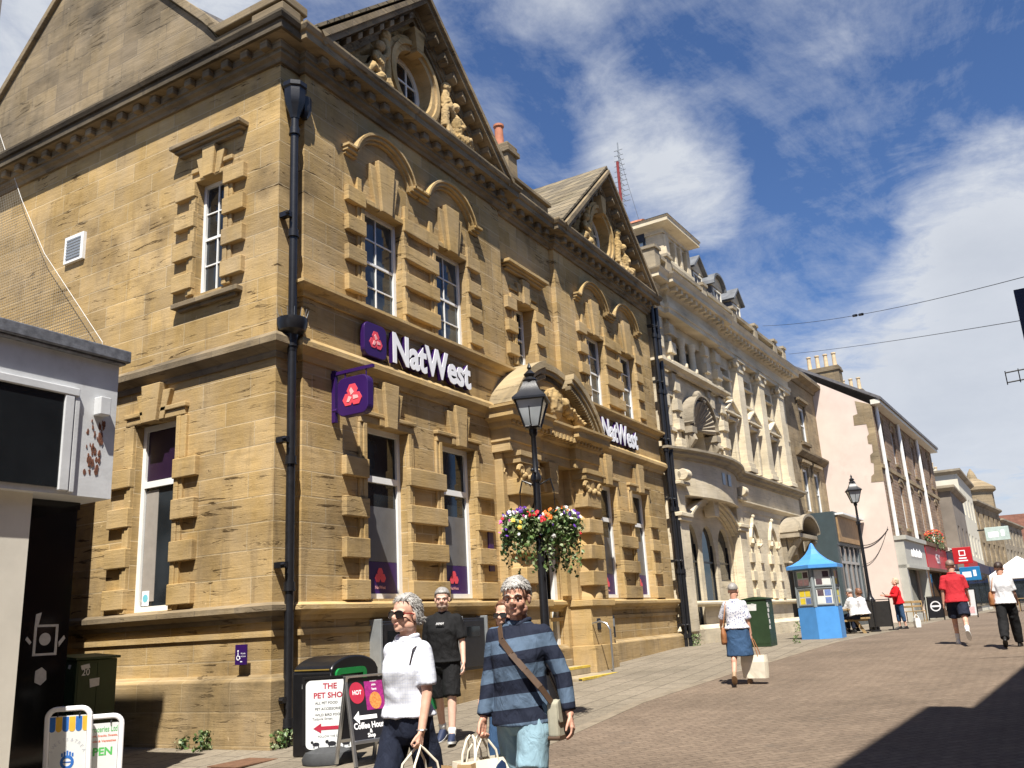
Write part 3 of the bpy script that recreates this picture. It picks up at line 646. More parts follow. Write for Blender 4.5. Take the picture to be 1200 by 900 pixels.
t = MB(); surround(t, SD, 2.03, 3.0, 2.23, 5.14, .50, [4.46 - k * .62 for k in range(4)], .30); t.box(1.83, 3.2, -.02, .06, 5.143, 5.26, SD); t.box(1.80, 3.24, -.02, .09, 5.262, 5.34, SD); t.box(1.80, 1.93, -.02, .05, 4.47, 5.14, SD); t.box(3.1, 3.24, -.02, .05, 4.47, 5.14, SD); keystone(t, SD, 2.55, 5.12, 5.73, .15, .22, .15)
t.build('window_surround', BANKD, w, bevel=.012)
# metal vent
w = MB(); w.box(4.72, 5.26, -.02, .06, 8.50, 9.02, SD); w = w.build('vent', MATS['white_paint'], B)
t = MB()
for k in range(7): t.box(4.79, 5.19, .05, .075, 8.57 + k * .058, 8.60 + k * .058, SD)
t.build('vent_slats', MATS['grey_metal'], w)
# ---------------------------------------------------------------- portal
PT = empty('portal', (0, 0, 0)); PT.parent = B
PF = front(-.125)
mb = MB()
for c in (6.32, 9.28):
    mb.box(c - .56, c + .56, -.60, -.10, 0.2, 2.16, None); mb.box(c - .60, c + .60, -.66, -.10, 0.2, 1.25)
    mb.box(c - .60, c + .60, -.67, -.10, 2.06, 2.2); mb.box(c - .5, c + .5, -.30, -.1, 2.2, 5.4)
split_build(mb, 'pedestal', BANKD, PT, lambda c: c[0] > 7.8, bevel=.015)
for c in (6.32, 9.28):
    mb = MB(); prof = [(.34, 2.2), (.34, 2.3), (.30, 2.36), (.30, 4.35), (.34, 4.40), (.34, 4.46)]
    mb.lathe(prof, (c, -.28, 0), 20)
    for k in range(4): z = 2.5 + k * .57; mb.box(c - .36, c + .36, -.635, -.2, z, z + .31)
    q = mb.build('column', BANKD, PT, smooth=35, bevel=.012)
    mb = MB(); mb.box(c - .42, c + .42, -.69, -.2, 4.96, 5.06); mb.box(c - .39, c + .39, -.655, -.2, 4.83, 4.96); mb.lathe([(.31, 4.46), (.33, 4.58), (.35, 4.70), (.35, 4.83)], (c, -.29, 0), 20)
    for s in (-1, 1): 
        pts = [(c + s * (.33 + .12 * (1 - k / 14) * math.cos(k * .55)), -.62, 4.66 + .12 * (1 - k / 14) * math.sin(k * .55)) for k in range(14)]
        mb.tube(pts, .045, 6); mb.tube([(x, y + .35, z) for x, y, z in pts], .045, 6)
    for k in range(7): mb.ball((c - .27 + .09 * k, -.62, 4.56 + .03 * math.sin(k * 2.)), .065, 8, 6)
    mb.build('capital', BANKD, q, smooth=40)
mb = MB()
ENT = [(5.75, .0), (5.75, -.54), (6.95, -.54), (6.95, -.40), (8.65, -.40), (8.65, -.54), (9.85, -.54), (9.85, .0)]
mb.sweep(ENT, [(-.4, 5.06), (.0, 5.06), (.0, 5.24), (.03, 5.26), (.03, 5.50), (.08, 5.54), (.10, 5.64), (.24, 5.70), (.24, 5.82), (.30, 5.88), (.30, 5.93), (-.4, 5.98)])
for u in np.arange(5.7, 9.95, .17): mb.box(u, u + .085, -.675, -.5, 5.585, 5.685)
mb.build('entablature', BANKD, PT)
# segmental pediment, open in the middle
mb = MB(); PC, PZ, PR = 7.8, 4.82, 2.42
def arcband(a0, a1, d0, d1):
    for r0, r1, e in ((2.10, 2.20, -.16), (2.20, 2.30, -.04), (2.30, 2.44, .0)): mb.ribbon(arc(PC, PZ, r0, a0, a1, 16), 0, r1 - r0, -.1, d1 + e, front(-.125), False)
    n = 22
    for k in range(n): w = a0 + (a1 - a0) * (k + .5) / n; u, z = PC + 2.13 * math.cos(R(w)), PZ + 2.13 * math.sin(R(w)); mb.box(u - .045, u + .045, -.125 - d1 + .08, -.125 - d1 + .2, z - .07, z + .02)
arcband(151, 106, 0, .62); arcband(74, 29, 0, .62); arcband(106, 74, 0, .40)
mb.build('segmental_pediment', LICH, PT)
mb = MB(); mb.prism([(5.95, 5.96)] + arc(PC, PZ, 2.12, 147, 33, 20) + [(9.65, 5.96)], -.05, .30, front(-.125))
mb.build('pediment_back', BANKD, PT)
mb = MB()
mb.prism(arc(PC, 6.36, .30, 0, 360, 18, .36)[:-1], .28, .46, front(-.125)); mb.ball((PC, -.60, 6.36), .22, 14, 9, 1, .4, 1.3)
for s in (-1, 1):
    for k in range(9): t = k / 8; mb.ball((PC + s * (.38 + t * .95), -.50 - .03 * math.sin(k * 2.1), 6.44 - .32 * t + .07 * math.sin(k * 1.7)), .13 - .05 * t, 8, 6); mb.tube([(PC + s * (.35 + t * .9), -.45, 6.5 - .35 * t), (PC + s * (.45 + t * .9), -.62, 6.42 - .3 * t), (PC + s * (.42 + t * .9), -.5, 6.25 - .2 * t)], [.05, .05, .02], 6)
solid(mb, 'cartouche', BANKD, PT, .025, 2, .022, 8., 1., 3.)
# doorway: arch head, reveals and the door
mb = MB(); wall(mb, front(-.125), 6.8, 8.8, .3, 5.1, [(7.02, 8.55, .3, 4.5, .42)]); arch_fill(mb, front(-.125), 7.02, 8.55, 3.75, 4.5, .42); keystone(mb, front(-.125), 7.785, 4.42, 5.08, .14, .22, .3)
for s in (-1, 1): mb.ribbon([(7.785 + s * .78, 2.3), (7.785 + s * .78, 3.75)], .09, .09, -.05, .08, front(-.125))
mb.ribbon(arc(7.785, 3.75, .86, 180, 0, 18, .82), .08, .08, -.05, .09, front(-.125)); mb.build('door_arch', BANKD, PT)
mb = MB(); mb.box(7.0, 8.6, .30, .38, .3, 4.6); d = mb.build('door_backing', MATS['dark_interior'], PT)
mb = MB(); mb.box(8.38, 8.5, .06, .16, .72, 3.7); mb.box(7.06, 7.14, .16, .24, .72, 3.7); mb.box(7.14, 8.38, .161, .239, 3.2, 3.28); d = mb.build('door', MATS['white_paint'], PT)
mb = MB(); mb.quad((7.14, .2, .74), (8.38, .2, .74), (8.38, .2, 3.7), (7.14, .2, 3.7)); mb.build('pane', MATS['window_glass'], d)
mb = MB(); plain('step_stone', (.33, .27, .18), .9, var=.25, scale=4); plain('yellow_nosing', (.55, .40, .06), .8, var=.25, scale=9)
mb.box(6.98, 8.64, -1.15, .6, .2, .70); mb.box(7.0, 8.6, -.55, .6, .70, .86); mb.box(7.0, 8.6, -.15, .6, .86, 1.0); st = mb.build('steps', MATS['step_stone'], PT, bevel=.012)
mb = MB(); mb.box(6.98, 8.64, -1.152, -1.06, .66, .704); mb.box(7.0, 8.6, -.552, -.47, .82, .864); mb.build('nosing', MATS['yellow_nosing'], st)
mb = MB(); mb.tube([(8.75, -1.0, .5), (8.75, -1.0, 1.55), (8.75, -.93, 1.68), (8.75, -.78, 1.73), (8.75, -.6, 1.70), (8.75, -.5, 1.58), (8.75, -.5, .6)], .022, 8); mb.build('handrail', MATS['steel'], PT, smooth=50)
mb = MB(); mb.box(8.98, 9.16, -.62, -.5, 1.55, 1.8); mb.build('entry_box', MATS['black_iron'], PT, bevel=.02)
# cash machines let into the plinth, and the letter plate
def cash(u0, u1, z0, z1):
    mb = MB(); mb.box(u0, u1, -.30, -.08, z0, z1); mb.box(u0 + .05, u1 - .05, -.32, -.29, z0 + .04, z1 - .04); o = mb.build('cash_machine', MATS['black_iron'], B, bevel=.02)
    t = MB(); t.box(u0 - .05, u0 - .001, -.34, -.08, z0 - .02, z1 + .03); t.box(u1 + .001, u1 + .05, -.34, -.08, z0 - .02, z1 + .03); t.build('cash_surround', MATS['grey_metal'], o, bevel=.01)
    t = MB(); t.box(u0 + .14, u1 - .2, -.326, -.318, z0 + .55, z1 - .15); t.build('screen', MATS['window_glass'], o)
cash(1.95, 2.75, 1.05, 1.92); cash(4.15, 4.9, 1.05, 1.92)
mb = MB(); mb.box(10.25, 10.62, -.30, -.1, 1.35, 1.85); o = mb.build('night_safe', MATS['black_iron'], B, bevel=.02); t = MB(); t.box(10.31, 10.56, -.315, -.298, 1.6, 1.78); t.build('plate', MATS['grey_metal'], o)
mb = MB(); mb.box(5.42, 5.60, -.15, -.12, 2.75, 3.75); o = mb.build('opening_times_board', MATS['purple'], B)
# chimneys on the bank roof
def stack(parent, x, y, z0, z1, w, d, n, mat, pot, ph=.6, name='chimney'):
    mb = MB(); mb.box(x - w / 2, x + w / 2, y - d / 2, y + d / 2, z0, z1 - .3); mb.box(x - w / 2 - .07, x + w / 2 + .07, y - d / 2 - .07, y + d / 2 + .07, z1 - .3, z1 - .16); mb.box(x - w / 2 - .02, x + w / 2 + .02, y - d / 2 - .02, y + d / 2 + .02, z1 - .16, z1)
    o = mb.build(name, mat, parent, bevel=.015)
    for k in range(n):
        t = MB(); off = (k - (n - 1) / 2) * (max(w, d) / max(n, 1)); cx, cy = (x, y + off) if d > w else (x + off, y)
        t.lathe([(.15, z1), (.13, z1 + .1), (.115, z1 + ph - .1), (.15, z1 + ph - .08), (.15, z1 + ph - .02), (.12, z1 + ph)], (cx, cy, 0), 12); t.build('chimney_pot', pot, o, smooth=40)
    return o
stack(B, 9.9, 1.65, 11.3, 14.35, .5, .75, 1, BANKW, MATS['terracotta'], .75)
stack(B, 15.0, 3.2, 12.5, 15.5, .8, 1.6, 0, BANKW, MATS['buff_pot'])
# ---------------------------------------------------------------- drainpipes (fixed to the bank)
def drainpipe(x, y, ztop, zbot, label, hop=True, swan=False, yfr=0., par=None):
    o = empty('drainpipe', (x, y, zbot), 0, label, 'drainpipe', 'black drainpipes on the bank')
    mb = MB(); h = ztop - zbot
    mb.tube([(0, 0, 0), (0, 0, h)], .065, 12)
    for z in np.arange(.25, h, 1.75): mb.tube([(0, 0, z), (0, 0, z + .10)], .082, 12); mb.tube([(0, 0, z - .02), (0, 0, z)], .09, 12)
    mb.build('pipe', MATS['black_iron'], o, smooth=40)
    mb = MB()
    for z in np.arange(.5, h - .4, 1.75): mb.box(-.16, -.06, -.03, .14, z + .04, z + .12); mb.tube([(-.15, 0, z + .08), (-.15, -.07, z + .08)], .03, 6)
    mb.build('bracket', MATS['black_iron'], o)
    if hop:
        mb = MB(); mb.lathe([(.075, h - .1), (.09, h - .02), (.15, h + .12), (.175, h + .24), (.175, h + .40), (.20, h + .43), (.20, h + .50), (.16, h + .50)], (0, 0, 0), 8, a0=R(22.5)); mb.lathe([(.05, h), (.09, h + .08), (.11, h + .18), (.11, h + .36)], (.2, -.02, 0), 8); mb.build('hopper', MATS['black_iron'], o, smooth=30)
    return o
d0 = drainpipe(8.975 + .18, 8.99 - .14, 9.75, gz(9.1), 'thick black drainpipe with hopper head at the near corner of the stone bank')
mb = MB(); z = 6.15 - gz(9.1); mb.lathe([(.07, z - .35), (.09, z - .1), (.20, z - .04), (.23, z + .06), (.23, z + .14), (.19, z + .14), (.10, z + .10)], (0, 0, 0), 12); mb.build('funnel', MATS['black_iron'], d0, smooth=30)
mb = MB()
for k in range(14): a = k * .449; mb.tube([(.2 * math.cos(a), .2 * math.sin(a), z + .13), (.24 * math.cos(a), .24 * math.sin(a), z + .27)], .004, 4)
mb.build('bird_spikes', MATS['grey_metal'], d0)
drainpipe(24.32, 8.72, 10.9, gz(24), 'black drainpipe of the pair between the two banks, beside the honey stone', hop=False)
drainpipe(24.52, 8.66, 10.9, gz(24), 'black drainpipe of the pair between the two banks, beside the cream stone', hop=False)
mb = MB(); mb.tube([(8.975 + X2 + .05, 8.99 - .05, 11.0), (8.975 + X2 + .05, 8.99 - .05, 6.2)], .03, 8); tag(mb.build('drainpipe', BANKD, smooth=40), 'thin stone coloured pipe down the wall between left gable bay and middle window', 'drainpipe')
# ---------------------------------------------------------------- bank signs
def emblem(mb, mb2, fr, c, z, s, d):
    """three interlocking faceted arrow heads: coral hexagons with a light chevron in each"""
    for k in range(3):
        a = R(90 + 120 * k); cu, cz = c + s * .43 * math.cos(a), z - .04 * s + s * .43 * math.sin(a)
        pts = []
        for i in range(6):
            w = R(60 * i + 30) + a; pts.append((cu + s * .50 * math.cos(w), cz + s * .50 * math.sin(w)))
        mb.prism(pts, d, d + .006 + .002 * k, fr)
        p0, p1, p2, p3 = [(c + s * r * math.cos(a + R(t)), z - .04 * s + s * r * math.sin(a + R(t))) for r, t in ((.10, 60), (.30, -35), (.62, 8), (.50, 28))]; mb2.prism([p0, p1, p2, p3], d, d + .014 + .001 * k, fr)
        continue
        b = a + R(150); e = [(cu + s * .40 * math.cos(b), cz + s * .40 * math.sin(b)), (c + s * .06 * math.cos(a), z + s * .06 * math.sin(a)), (cu + s * .36 * math.cos(a - R(40)), cz + s * .36 * math.sin(a - R(40)))]
        e2 = (c + s * .2 * math.cos(a - R(75)), z + s * .2 * math.sin(a - R(75)))
        mb2.prism([e[0], e[1], e2], d, d + .016 + .001 * k, fr)
GF = front(8.865)
def logo_box(name, u0, u1, z0, z1, d0, d1, label, fr=GF, cat='sign', both=False):
    mb = MB(); mb.prism(rrect(u0, u1, z0, z1, .12), d0, d1, fr); o = tag(mb.build(name, MATS['purple'], bevel=.01), label, cat)
    a, b = MB(), MB(); emblem(a, b, fr, (u0 + u1) / 2, (z0 + z1) / 2, (u1 - u0) * .33, d1); a.build('emblem', MATS['coral'], o); b.build('emblem_chevrons', MATS['pink_light'], o)
    return o
logo_box('logo_sign', 10.66, 11.24, 6.10, 6.68, .05, .14, 'square purple sign with a coral emblem fixed left of the white lettering')
def name_sign(u, width, label):
    mb = MB(); mb.mi = 0; add_text(mb, 'NatWest', GF, u, 6.12, .06, .14, width=width, height=.55, bold=.032); o = tag(mb.build('lettering_sign', MATS['purple']), label, 'sign', 'white lettering over the bank windows')
    f = MB(); add_text(f, 'NatWest', GF, u, 6.12, .141, .152, width=width, height=.55, bold=.032); f.build('letter_faces', MATS['sign_white'], o)
name_sign(11.40, 2.42, 'large white letters on purple sides, between corner drainpipe and carved doorway'); name_sign(19.88, 2.26, 'white letters with purple sides, beyond the carved doorway')
# hanging sign, seen face on from down the street
HS = empty('hanging_sign', (10.06, 8.865, 5.55), 0, 'purple square sign with coral emblem hanging from a bracket over the street', 'hanging sign')
mb = MB()
mb.box(-.025, .025, -.80, -.05, .06, .11); mb.box(-.03, .03, -.07, -.0, -.68, .14); mb.box(-.05, .05, -.06, .0, .0, .10); mb.tube([(0, -.02, -.5), (0, -.10, -.5)], .04, 8); mb.tube([(0, -.66, .07), (0, -.66, -.04)], .012, 6); mb.tube([(0, -.25, .07), (0, -.25, -.04)], .012, 6)
mb.build('bracket', MATS['purple'], HS)
mb = MB(); fr = lambda u, d, z: (-d, -u, z)
mb.prism(rrect(.15, .74, -.63, -.03, .12), -.07, .07, fr); bx = mb.build('sign_box', MATS['purple'], HS, bevel=.012)
a, b = MB(), MB(); emblem(a, b, fr, .445, -.33, .215, .07); a.build('emblem', MATS['coral'], HS); b.build('emblem_chevrons', MATS['pink_light'], HS)
# wheelchair sign low on the side wall
mb = MB(); q = leftside(8.975 - .13); mb.box(9.29, 9.50, 0, .02, 1.44, 1.70, q); o = tag(mb.build('access_sign', MATS['purple']), 'small purple access sign low on the bank side wall', 'sign')
t = MB(); fl = lambda u, d, z: q(9.5 - u, d, z); t.ribbon(arc(.06, 1.53, .028, 100, 400, 12), .005, .005, .02, .023, fl); t.ribbon([(.055, 1.60), (.058, 1.55), (.085, 1.548), (.095, 1.515)], .006, .006, .02, .0225, fl)
t.prism(arc(.055, 1.617, .012, 0, 324, 9), .02, .023, fl); add_text(t, 'Access', fl, .105, 1.575, .021, .021, height=.022); add_text(t, 'welcome', fl, .105, 1.54, .021, .021, height=.018); t.ribbon([(.10, 1.48), (.135, 1.48)], .006, .006, .02, .0225, fl); t.build('symbol', MATS['sign_white'], o)
# ---------------------------------------------------------------- the cream stone bank next door
K = empty('cream_bank_building', (24.40, 8.87, 0), R(-2.3), 'ornate cream stone building with giant pilasters, shell niche and rooftop balustrade', 'building')
CF = front(0.)
def kp(mb, name, mat, parent=None, **kw): return mb.build(name, mat, parent or K, **kw)
ENT_U = (.95, 5.35)
mb = MB()
bays = [8.95, 11.6]; BW = .44
up = [(c - BW, c + BW, a, b, .35) for c in (6.45, *bays) for a, b in ((6.75, 8.4), (9.35, 10.4))]
low = [(ENT_U[0], ENT_U[1], .5, 4.95, .07), (7.35, 7.95, 2.1, 4.35, .3), (9.6, 10.2, 2.1, 4.35, .3), (11.5, 13.3, .5, 3.9, .6)]
wall(mb, CF, .15, 14.5, -.3, 11.1, up + low + [(1.55, 4.25, 9.5, 10.5, .4), (.62, 1.02, 7.3, 8.3, .3), (2.05, 3.65, 6.62, 7.95, .75), (4.75, 5.15, 7.3, 8.3, .3)])
arch_fill(mb, CF, ENT_U[0], ENT_U[1], 3.9, 4.95, .07); arch_fill(mb, CF, 2.05, 3.65, 7.4, 7.952, .75)
for a, b in ((7.35, 7.95), (9.6, 10.2)): arch_fill(mb, CF, a, b, 3.9, 4.352, .3)
wall(mb, leftside(.15), 0, 9, -.3, 11.1); wall(mb, rightside(14.5), 0, 9, -.3, 12.3)
# arcade screen inside the entrance arch
ops = [(c - .58, c + .58, z, 4.45, .14) for c, z in ((1.7, .6), (3.15, 2.1), (4.6, 2.75))]
sc = front(.07); wall(mb, sc, ENT_U[0], ENT_U[1], .3, 5.2, ops)
for a, b, c, d, e in ops: arch_fill(mb, sc, a, b, 3.6, 4.452, .14)
mb.quad((1.9, .7, 6.5), (3.8, .7, 6.5), (3.8, .7, 8.1), (1.9, .7, 8.1))
kp(mb, 'wall', CREAM)
plain('cream_paint', (.72, .68, .58), .5, var=.06, scale=3)
for c, z in ((1.7, 1.0), (3.15, 2.1), (4.6, 2.75)):
    g = MB(); t = .10; g.box(c - .58, c - .53, .15, .20, z, 4.2); g.box(c + .53, c + .58, .15, .20, z, 4.2); g.box(c - .53, c + .53, .151, .199, z, z + .06); g.box(c - .53, c + .53, .152, .198, 3.3, 3.35); w = kp(g, 'window', MATS['black_iron'])
    g = MB(); g.quad((c - .6, .185, z), (c + .6, .185, z), (c + .6, .185, 4.5), (c - .6, .185, 4.5)); g.build('pane', MATS['window_glass'], w)
for a, b in ((7.35, 7.95), (9.6, 10.2)):
    w = window(K, CF, a, b, 2.1, 4.35, .2, 1, 2, .07)
    t = MB(); surround(t, CF, a, b, 2.1, 3.9, .42, [3.75 - k * .62 for k in range(3)], .33, jw=.14)
    c = (a + b) / 2
    for s in (-1, 1): t.ribbon([(c + s * .42, 4.02), (c + s * .44, 4.3), (c + s * .28, 4.62), (c + s * .08, 4.8), (c, 5.02)], .05, .05, -.02, .10, CF); t.tube([CF(c + s * .42, .05, 4.0), CF(c + s * .50, .12, 4.1), CF(c + s * .45, .14, 4.25)], [.06, .07, .03], 6)
    t.ball(CF(c, .08, 5.06), .07, 8, 6); t.build('window_surround', CREAMD, w, bevel=.01)
for a, b, c, d in [(x[0], x[1], x[2], x[3]) for x in up]:
    w = window(K, CF, a, b, c, d, .25, 1, 2, .055, MATS['cream_paint'])
    t = MB(); m = (a + b) / 2
    for s in (-1, 1): u = m + s * (BW + .09); t.box(u - .09, u + .09, -.08, .02, c, d)
    if c < 8:
        t.box(a - .2, b + .2, -.14, .02, d + .02, d + .14); t.prism([(a - .30, d + .28), (b + .30, d + .28), (m, d + .66)], -.02, .16, CF)
        t.ribbon([(a - .36, d + .26), (m, d + .72), (b + .36, d + .26)], .03, .05, -.02, .26, CF); t.box(a - .36, b + .36, -.25, .02, d + .2, d + .275)
        for s in (-1, 1): t.tube([CF(m + s * .52, .06, d + .2), CF(m + s * .52, .16, d + .1), CF(m + s * .52, .06, d - .15)], [.07, .09, .05], 6)
    else: t.box(a - .15, b + .15, -.10, .02, c - .12, c); t.box(a - .2, b + .2, -.12, .02, c + .62, c + .70)
    t.build('window_surround', CREAMD, w, bevel=.012)
mb = MB()
for a, b in ((.62, 1.02), (4.75, 5.15)):
    w = window(K, CF, a, b, 7.3, 8.3, .2, 1, 1, .05, MATS['cream_paint']); t = MB(); t.box(a - .12, b + .12, -.07, .02, 8.3, 8.45); t.box(a - .14, b + .14, -.09, .02, 7.18, 7.3); t.build('window_surround', CREAMD, w)
# three light window with colonnettes
w = window(K, CF, 1.55, 4.25, 9.5, 10.5, .35, 3, 1, .05, MATS['cream_paint'], sash=False)
t = MB()
for c in (2.45, 3.35): t.lathe([(.16, 9.5), (.16, 9.62), (.12, 9.67), (.11, 10.26), (.15, 10.34), (.17, 10.5)], (c, -.02, 0), 12)
t.box(1.4, 4.4, -.16, .02, 9.38, 9.495); t.build('colonnettes', CREAMD, w, smooth=40)
# pilasters and giant order
PIL = [7.65, 10.28, 12.95]
for c in PIL:
    mb = MB(); mb.box(c - .34, c + .34, -.26, .02, 6.98, 10.42); mb.box(c - .42, c + .42, -.36, .02, 6.62, 6.80); mb.box(c - .38, c + .38, -.31, .02, 6.80, 6.98); q = kp(mb, 'pilaster', CREAMD, bevel=.015)
    mb = MB(); mb.box(c - .42, c + .42, -.38, .02, 10.78, 10.90); mb.box(c - .36, c + .36, -.30, .02, 10.42, 10.56)
    for s in (-1, 1):
        for y in (-.30, -.06): mb.tube([(c + s * .37, y - .05, 10.68), (c + s * .37, y + .09, 10.68)], .13, 12)
    mb.box(c - .34, c + .34, -.28, .02, 10.56, 10.78); mb.build('capital', CREAMD, q, smooth=35)
# quoined shafts in the tower bay
mb = MB()
for c, w_ in ((.36, .36), (1.32, .4), (5.55, .5), (4.42, .36)):
    mb.box(c - w_ / 2 + .05, c + w_ / 2 - .05, -.10, .02, 6.6, 11.0)
    for z in [6.62 + k * .62 for k in range(7)]: mb.box(c - w_ / 2, c + w_ / 2, -.20, .02, z, z + .36)
split_build(mb, 'blocked_shaft', CREAMD, K, lambda c: round(c[0], 2), bevel=.012)
mb = MB()
def strip(z, prof, pth): mb.sweep(pth, [(o, z + h) for o, h in prof])
bow = [(.15, .02)] + [(.15 + .0, -.02)] + [(.2 + 6.2 * t, -.02 - .55 * math.sin(math.pi * t) ** .8) for t in np.linspace(.04, .96, 13)] + [(6.5, -.02), (14.5, -.02), (14.5, .1)]
MS = [(-.1, 0), (.05, 0), (.08, .08), (.20, .13), (.22, .20), (.32, .24), (.32, .31), (-.1, .36)]
strip(6.26, MS, bow); kp(mb, 'string_course', CREAMW)
mb = MB(); n = len(bow)
for (a, b), (c, d) in zip(bow, bow[1:]):
    mb.hexa([(a, b, 5.2), (c, d, 5.2), (c, max(d, 0) + .03, 5.2), (a, max(b, 0) + .03, 5.2), (a, b, 6.3), (c, d, 6.3), (c, max(d, 0) + .03, 6.3), (a, max(b, 0) + .03, 6.3)])
kp(mb, 'frieze', CREAM)
mb = MB(); strip(5.40, [(-.02, 0), (.06, 0), (.10, .06), (.16, .10), (.16, .15), (-.02, .19)], [(6.5, 0), (14.5, 0)]); strip(9.1, [(-.02, 0), (.06, .0), (.10, .07), (.24, .12), (.24, .2), (-.02, .26)], [(.15, .3), (.15, -.1), (5.85, -.1), (5.85, .3)])
strip(8.75, [(-.02, 0), (.05, 0), (.05, .08), (-.02, .1)], [(6.3, 0), (14.4, 0)])
strip(1.98, [(-.02, 0), (.06, .02), (.13, .07), (.13, .12), (-.02, .17)], [(.15, .3), (.15, 0), (14.5, 0)]); strip(0, [(-.02, -.3), (.18, -.3), (.18, 1.34), (.06, 1.46), (-.02, 1.46)], [(.15, .3), (.15, 0), (14.5, 0)]); kp(mb, 'mouldings', CREAMD)
mb = MB()
for a, b in ((.16, .85), (5.4, 6.1)):
    mb.box(a, b, -.26, .02, 1.3, 4.40); mb.box(a - .08, b + .08, -.34, .02, 4.40, 4.52); mb.box(a - .12, b + .12, -.38, .02, 4.52, 4.64); mb.box(a + .03, b - .03, -.24, .02, 4.64, 5.45); mb.box(a - .05, b + .05, -.42, .02, 5.45, 5.55)
    for y in (-.40, -.2): mb.lathe([(.02, -.10), (.20, -.1), (.20, .1), (.02, .1)], ((a + b) / 2, 0, 0), 4) if False else mb.tube([CF((a + b) / 2 - .18, -y + .02, 5.74), CF((a + b) / 2 + .18, -y + .02, 5.74)], .17, 12)
split_build(mb, 'entrance_pier', CREAMD, K, lambda c: c[0] > 3, bevel=.015, smooth=35)
mb = MB(); A0 = [(.75, 4.5)] + arc(3.15, 3.2, 2.62, 146, 34, 18, 1.86) + [(5.55, 4.5)]
for w0, w1, d in ((0, .08, .12), (-.08, .17, .22), (-.17, .25, .30)): mb.ribbon(A0, w0, w1, -.02, d, CF)
mb.prism([(2.97, 4.72), (3.33, 4.72), (3.4, 5.22), (2.9, 5.22)], 0, .34, CF); kp(mb, 'entrance_hood', CREAMD)
g = MB(); g.box(3.35, 3.6, -.59, -.4, 5.72, 6.1); g.box(3.9, 4.15, -.59, -.4, 5.72, 6.1); kp(g, 'vents', MATS['grey_metal'])
# shell niche with hood
mb = MB(); N0 = arc(2.85, 7.5, 1.0, 180, 0, 16, .95)
for w0, w1, d in ((0, .08, .34), (-.08, .15, .44)): mb.ribbon([(1.65, 7.4)] + N0 + [(4.05, 7.4)], w0, w1, -.02, d, CF)
for k in range(17):
    a = math.pi * k / 16; mb.tube([CF(2.85 + .1 * math.cos(a), .02, 7.53 + .1 * math.sin(a)), CF(2.85 + .60 * math.cos(a), .16, 7.53 + .52 * math.sin(a)), CF(2.85 + .97 * math.cos(a), .30, 7.53 + .87 * math.sin(a))], [.03, .08, .11], 6)
for s in (-1, 1):
    c = 2.85 + s * 1.08; mb.box(c - .20, c + .20, -.42, .02, 7.2, 7.4); mb.tube([CF(c, .24, 7.2), CF(c, .34, 7.0), CF(c, .2, 6.82), CF(c, .16, 6.72)], [.16, .15, .11, .09], 8); mb.box(c - .16, c + .16, -.22, .02, 6.6, 7.2)
for k in range(9): mb.ball(CF(2.45 + .1 * k, .32, 8.52 + .10 * math.sin(k * .8)), .11, 8, 6)
mb.box(1.55, 4.15, -.5, .02, 6.55, 6.66); kp(mb, 'niche_hood', CREAMW, smooth=40)
# canopy over the right hand door
mb = MB()
N1 = [(11.1, 4.62)] + arc(12.4, 4.62, 1.25, 180, 0, 14, .62) + [(13.7, 4.62)]
mb.ribbon(N1, 0, .10, -.02, .82, CF); mb.ribbon(N1, -.06, .16, .74, .90, CF); mb.box(10.95, 13.85, -.76, .02, 4.45, 4.6)
for s in (-1, 1):
    c = 12.4 + s * 1.15; mb.prism([(c - .13, 3.5), (c + .13, 3.5), (c + .13, 4.45), (c - .13, 4.45)], -.02, .18, CF); mb.tube([CF(c, .12, 3.55), CF(c, .28, 3.85), CF(c, .48, 4.15), CF(c, .68, 4.42)], [.10, .14, .15, .12], 8); mb.tube([CF(c, .12, 3.4), CF(c, .2, 3.5), CF(c, .14, 3.65)], [.08, .12, .06], 8)
kp(mb, 'door_canopy', CREAMW, smooth=40)
mb = MB(); mb.box(11.5, 13.3, .3, .36, .9, 3.9); d = kp(mb, 'door', MATS['black_iron'])
# entablature, balustrade, attic
mb = MB(); EP = [(.15, 9), (.15, -.06), (.9, -.06), (.9, -.20), (5.2, -.20), (5.2, -.06), (14.5, -.06), (14.5, 9)]
mb.sweep(EP, [(-.4, 10.88), (.20, 10.88), (.20, 11.02), (.24, 11.04), (.24, 11.18), (.16, 11.20), (.16, 11.48), (.22, 11.52), (.30, 11.60), (.30, 11.66), (.58, 11.70), (.58, 11.83), (.66, 11.93), (.68, 11.98), (-.4, 12.06)]); kp(mb, 'entablature', CREAMD)
mb = MB()
for x in np.arange(.4, 14.4, .42): mb.box(x - .08, x + .08, -.56 if not .8 < x < 5.3 else -.70, -.1, 11.545, 11.69)
split_build(mb, 'bracket', CREAMD, K)
mb = MB()
mb.box(.2, 14.5, -.30, .06, 12.04, 12.18); mb.box(.2, 14.5, -.32, .08, 12.70, 12.84)
for x in (.35, 1.3, 4.5, 7.65, 10.28, 12.95, 14.3): mb.box(x - .2, x + .2, -.35, .10, 12.05, 12.90); mb.box(x - .25, x + .25, -.4, .14, 12.90, 13.0)
for x in np.arange(.75, 14.1, .22):
    if 1.5 < x < 4.3: continue
    mb.lathe([(.05, 12.18), (.085, 12.33), (.05, 12.52), (.07, 12.70)], (x, -.12, 0), 8)
mb.box(1.5, 4.3, -.26, .04, 12.12, 12.70); kp(mb, 'balustrade', CREAMW, smooth=40)
T = empty('attic_tower', (0, 0, 0)); T.parent = K
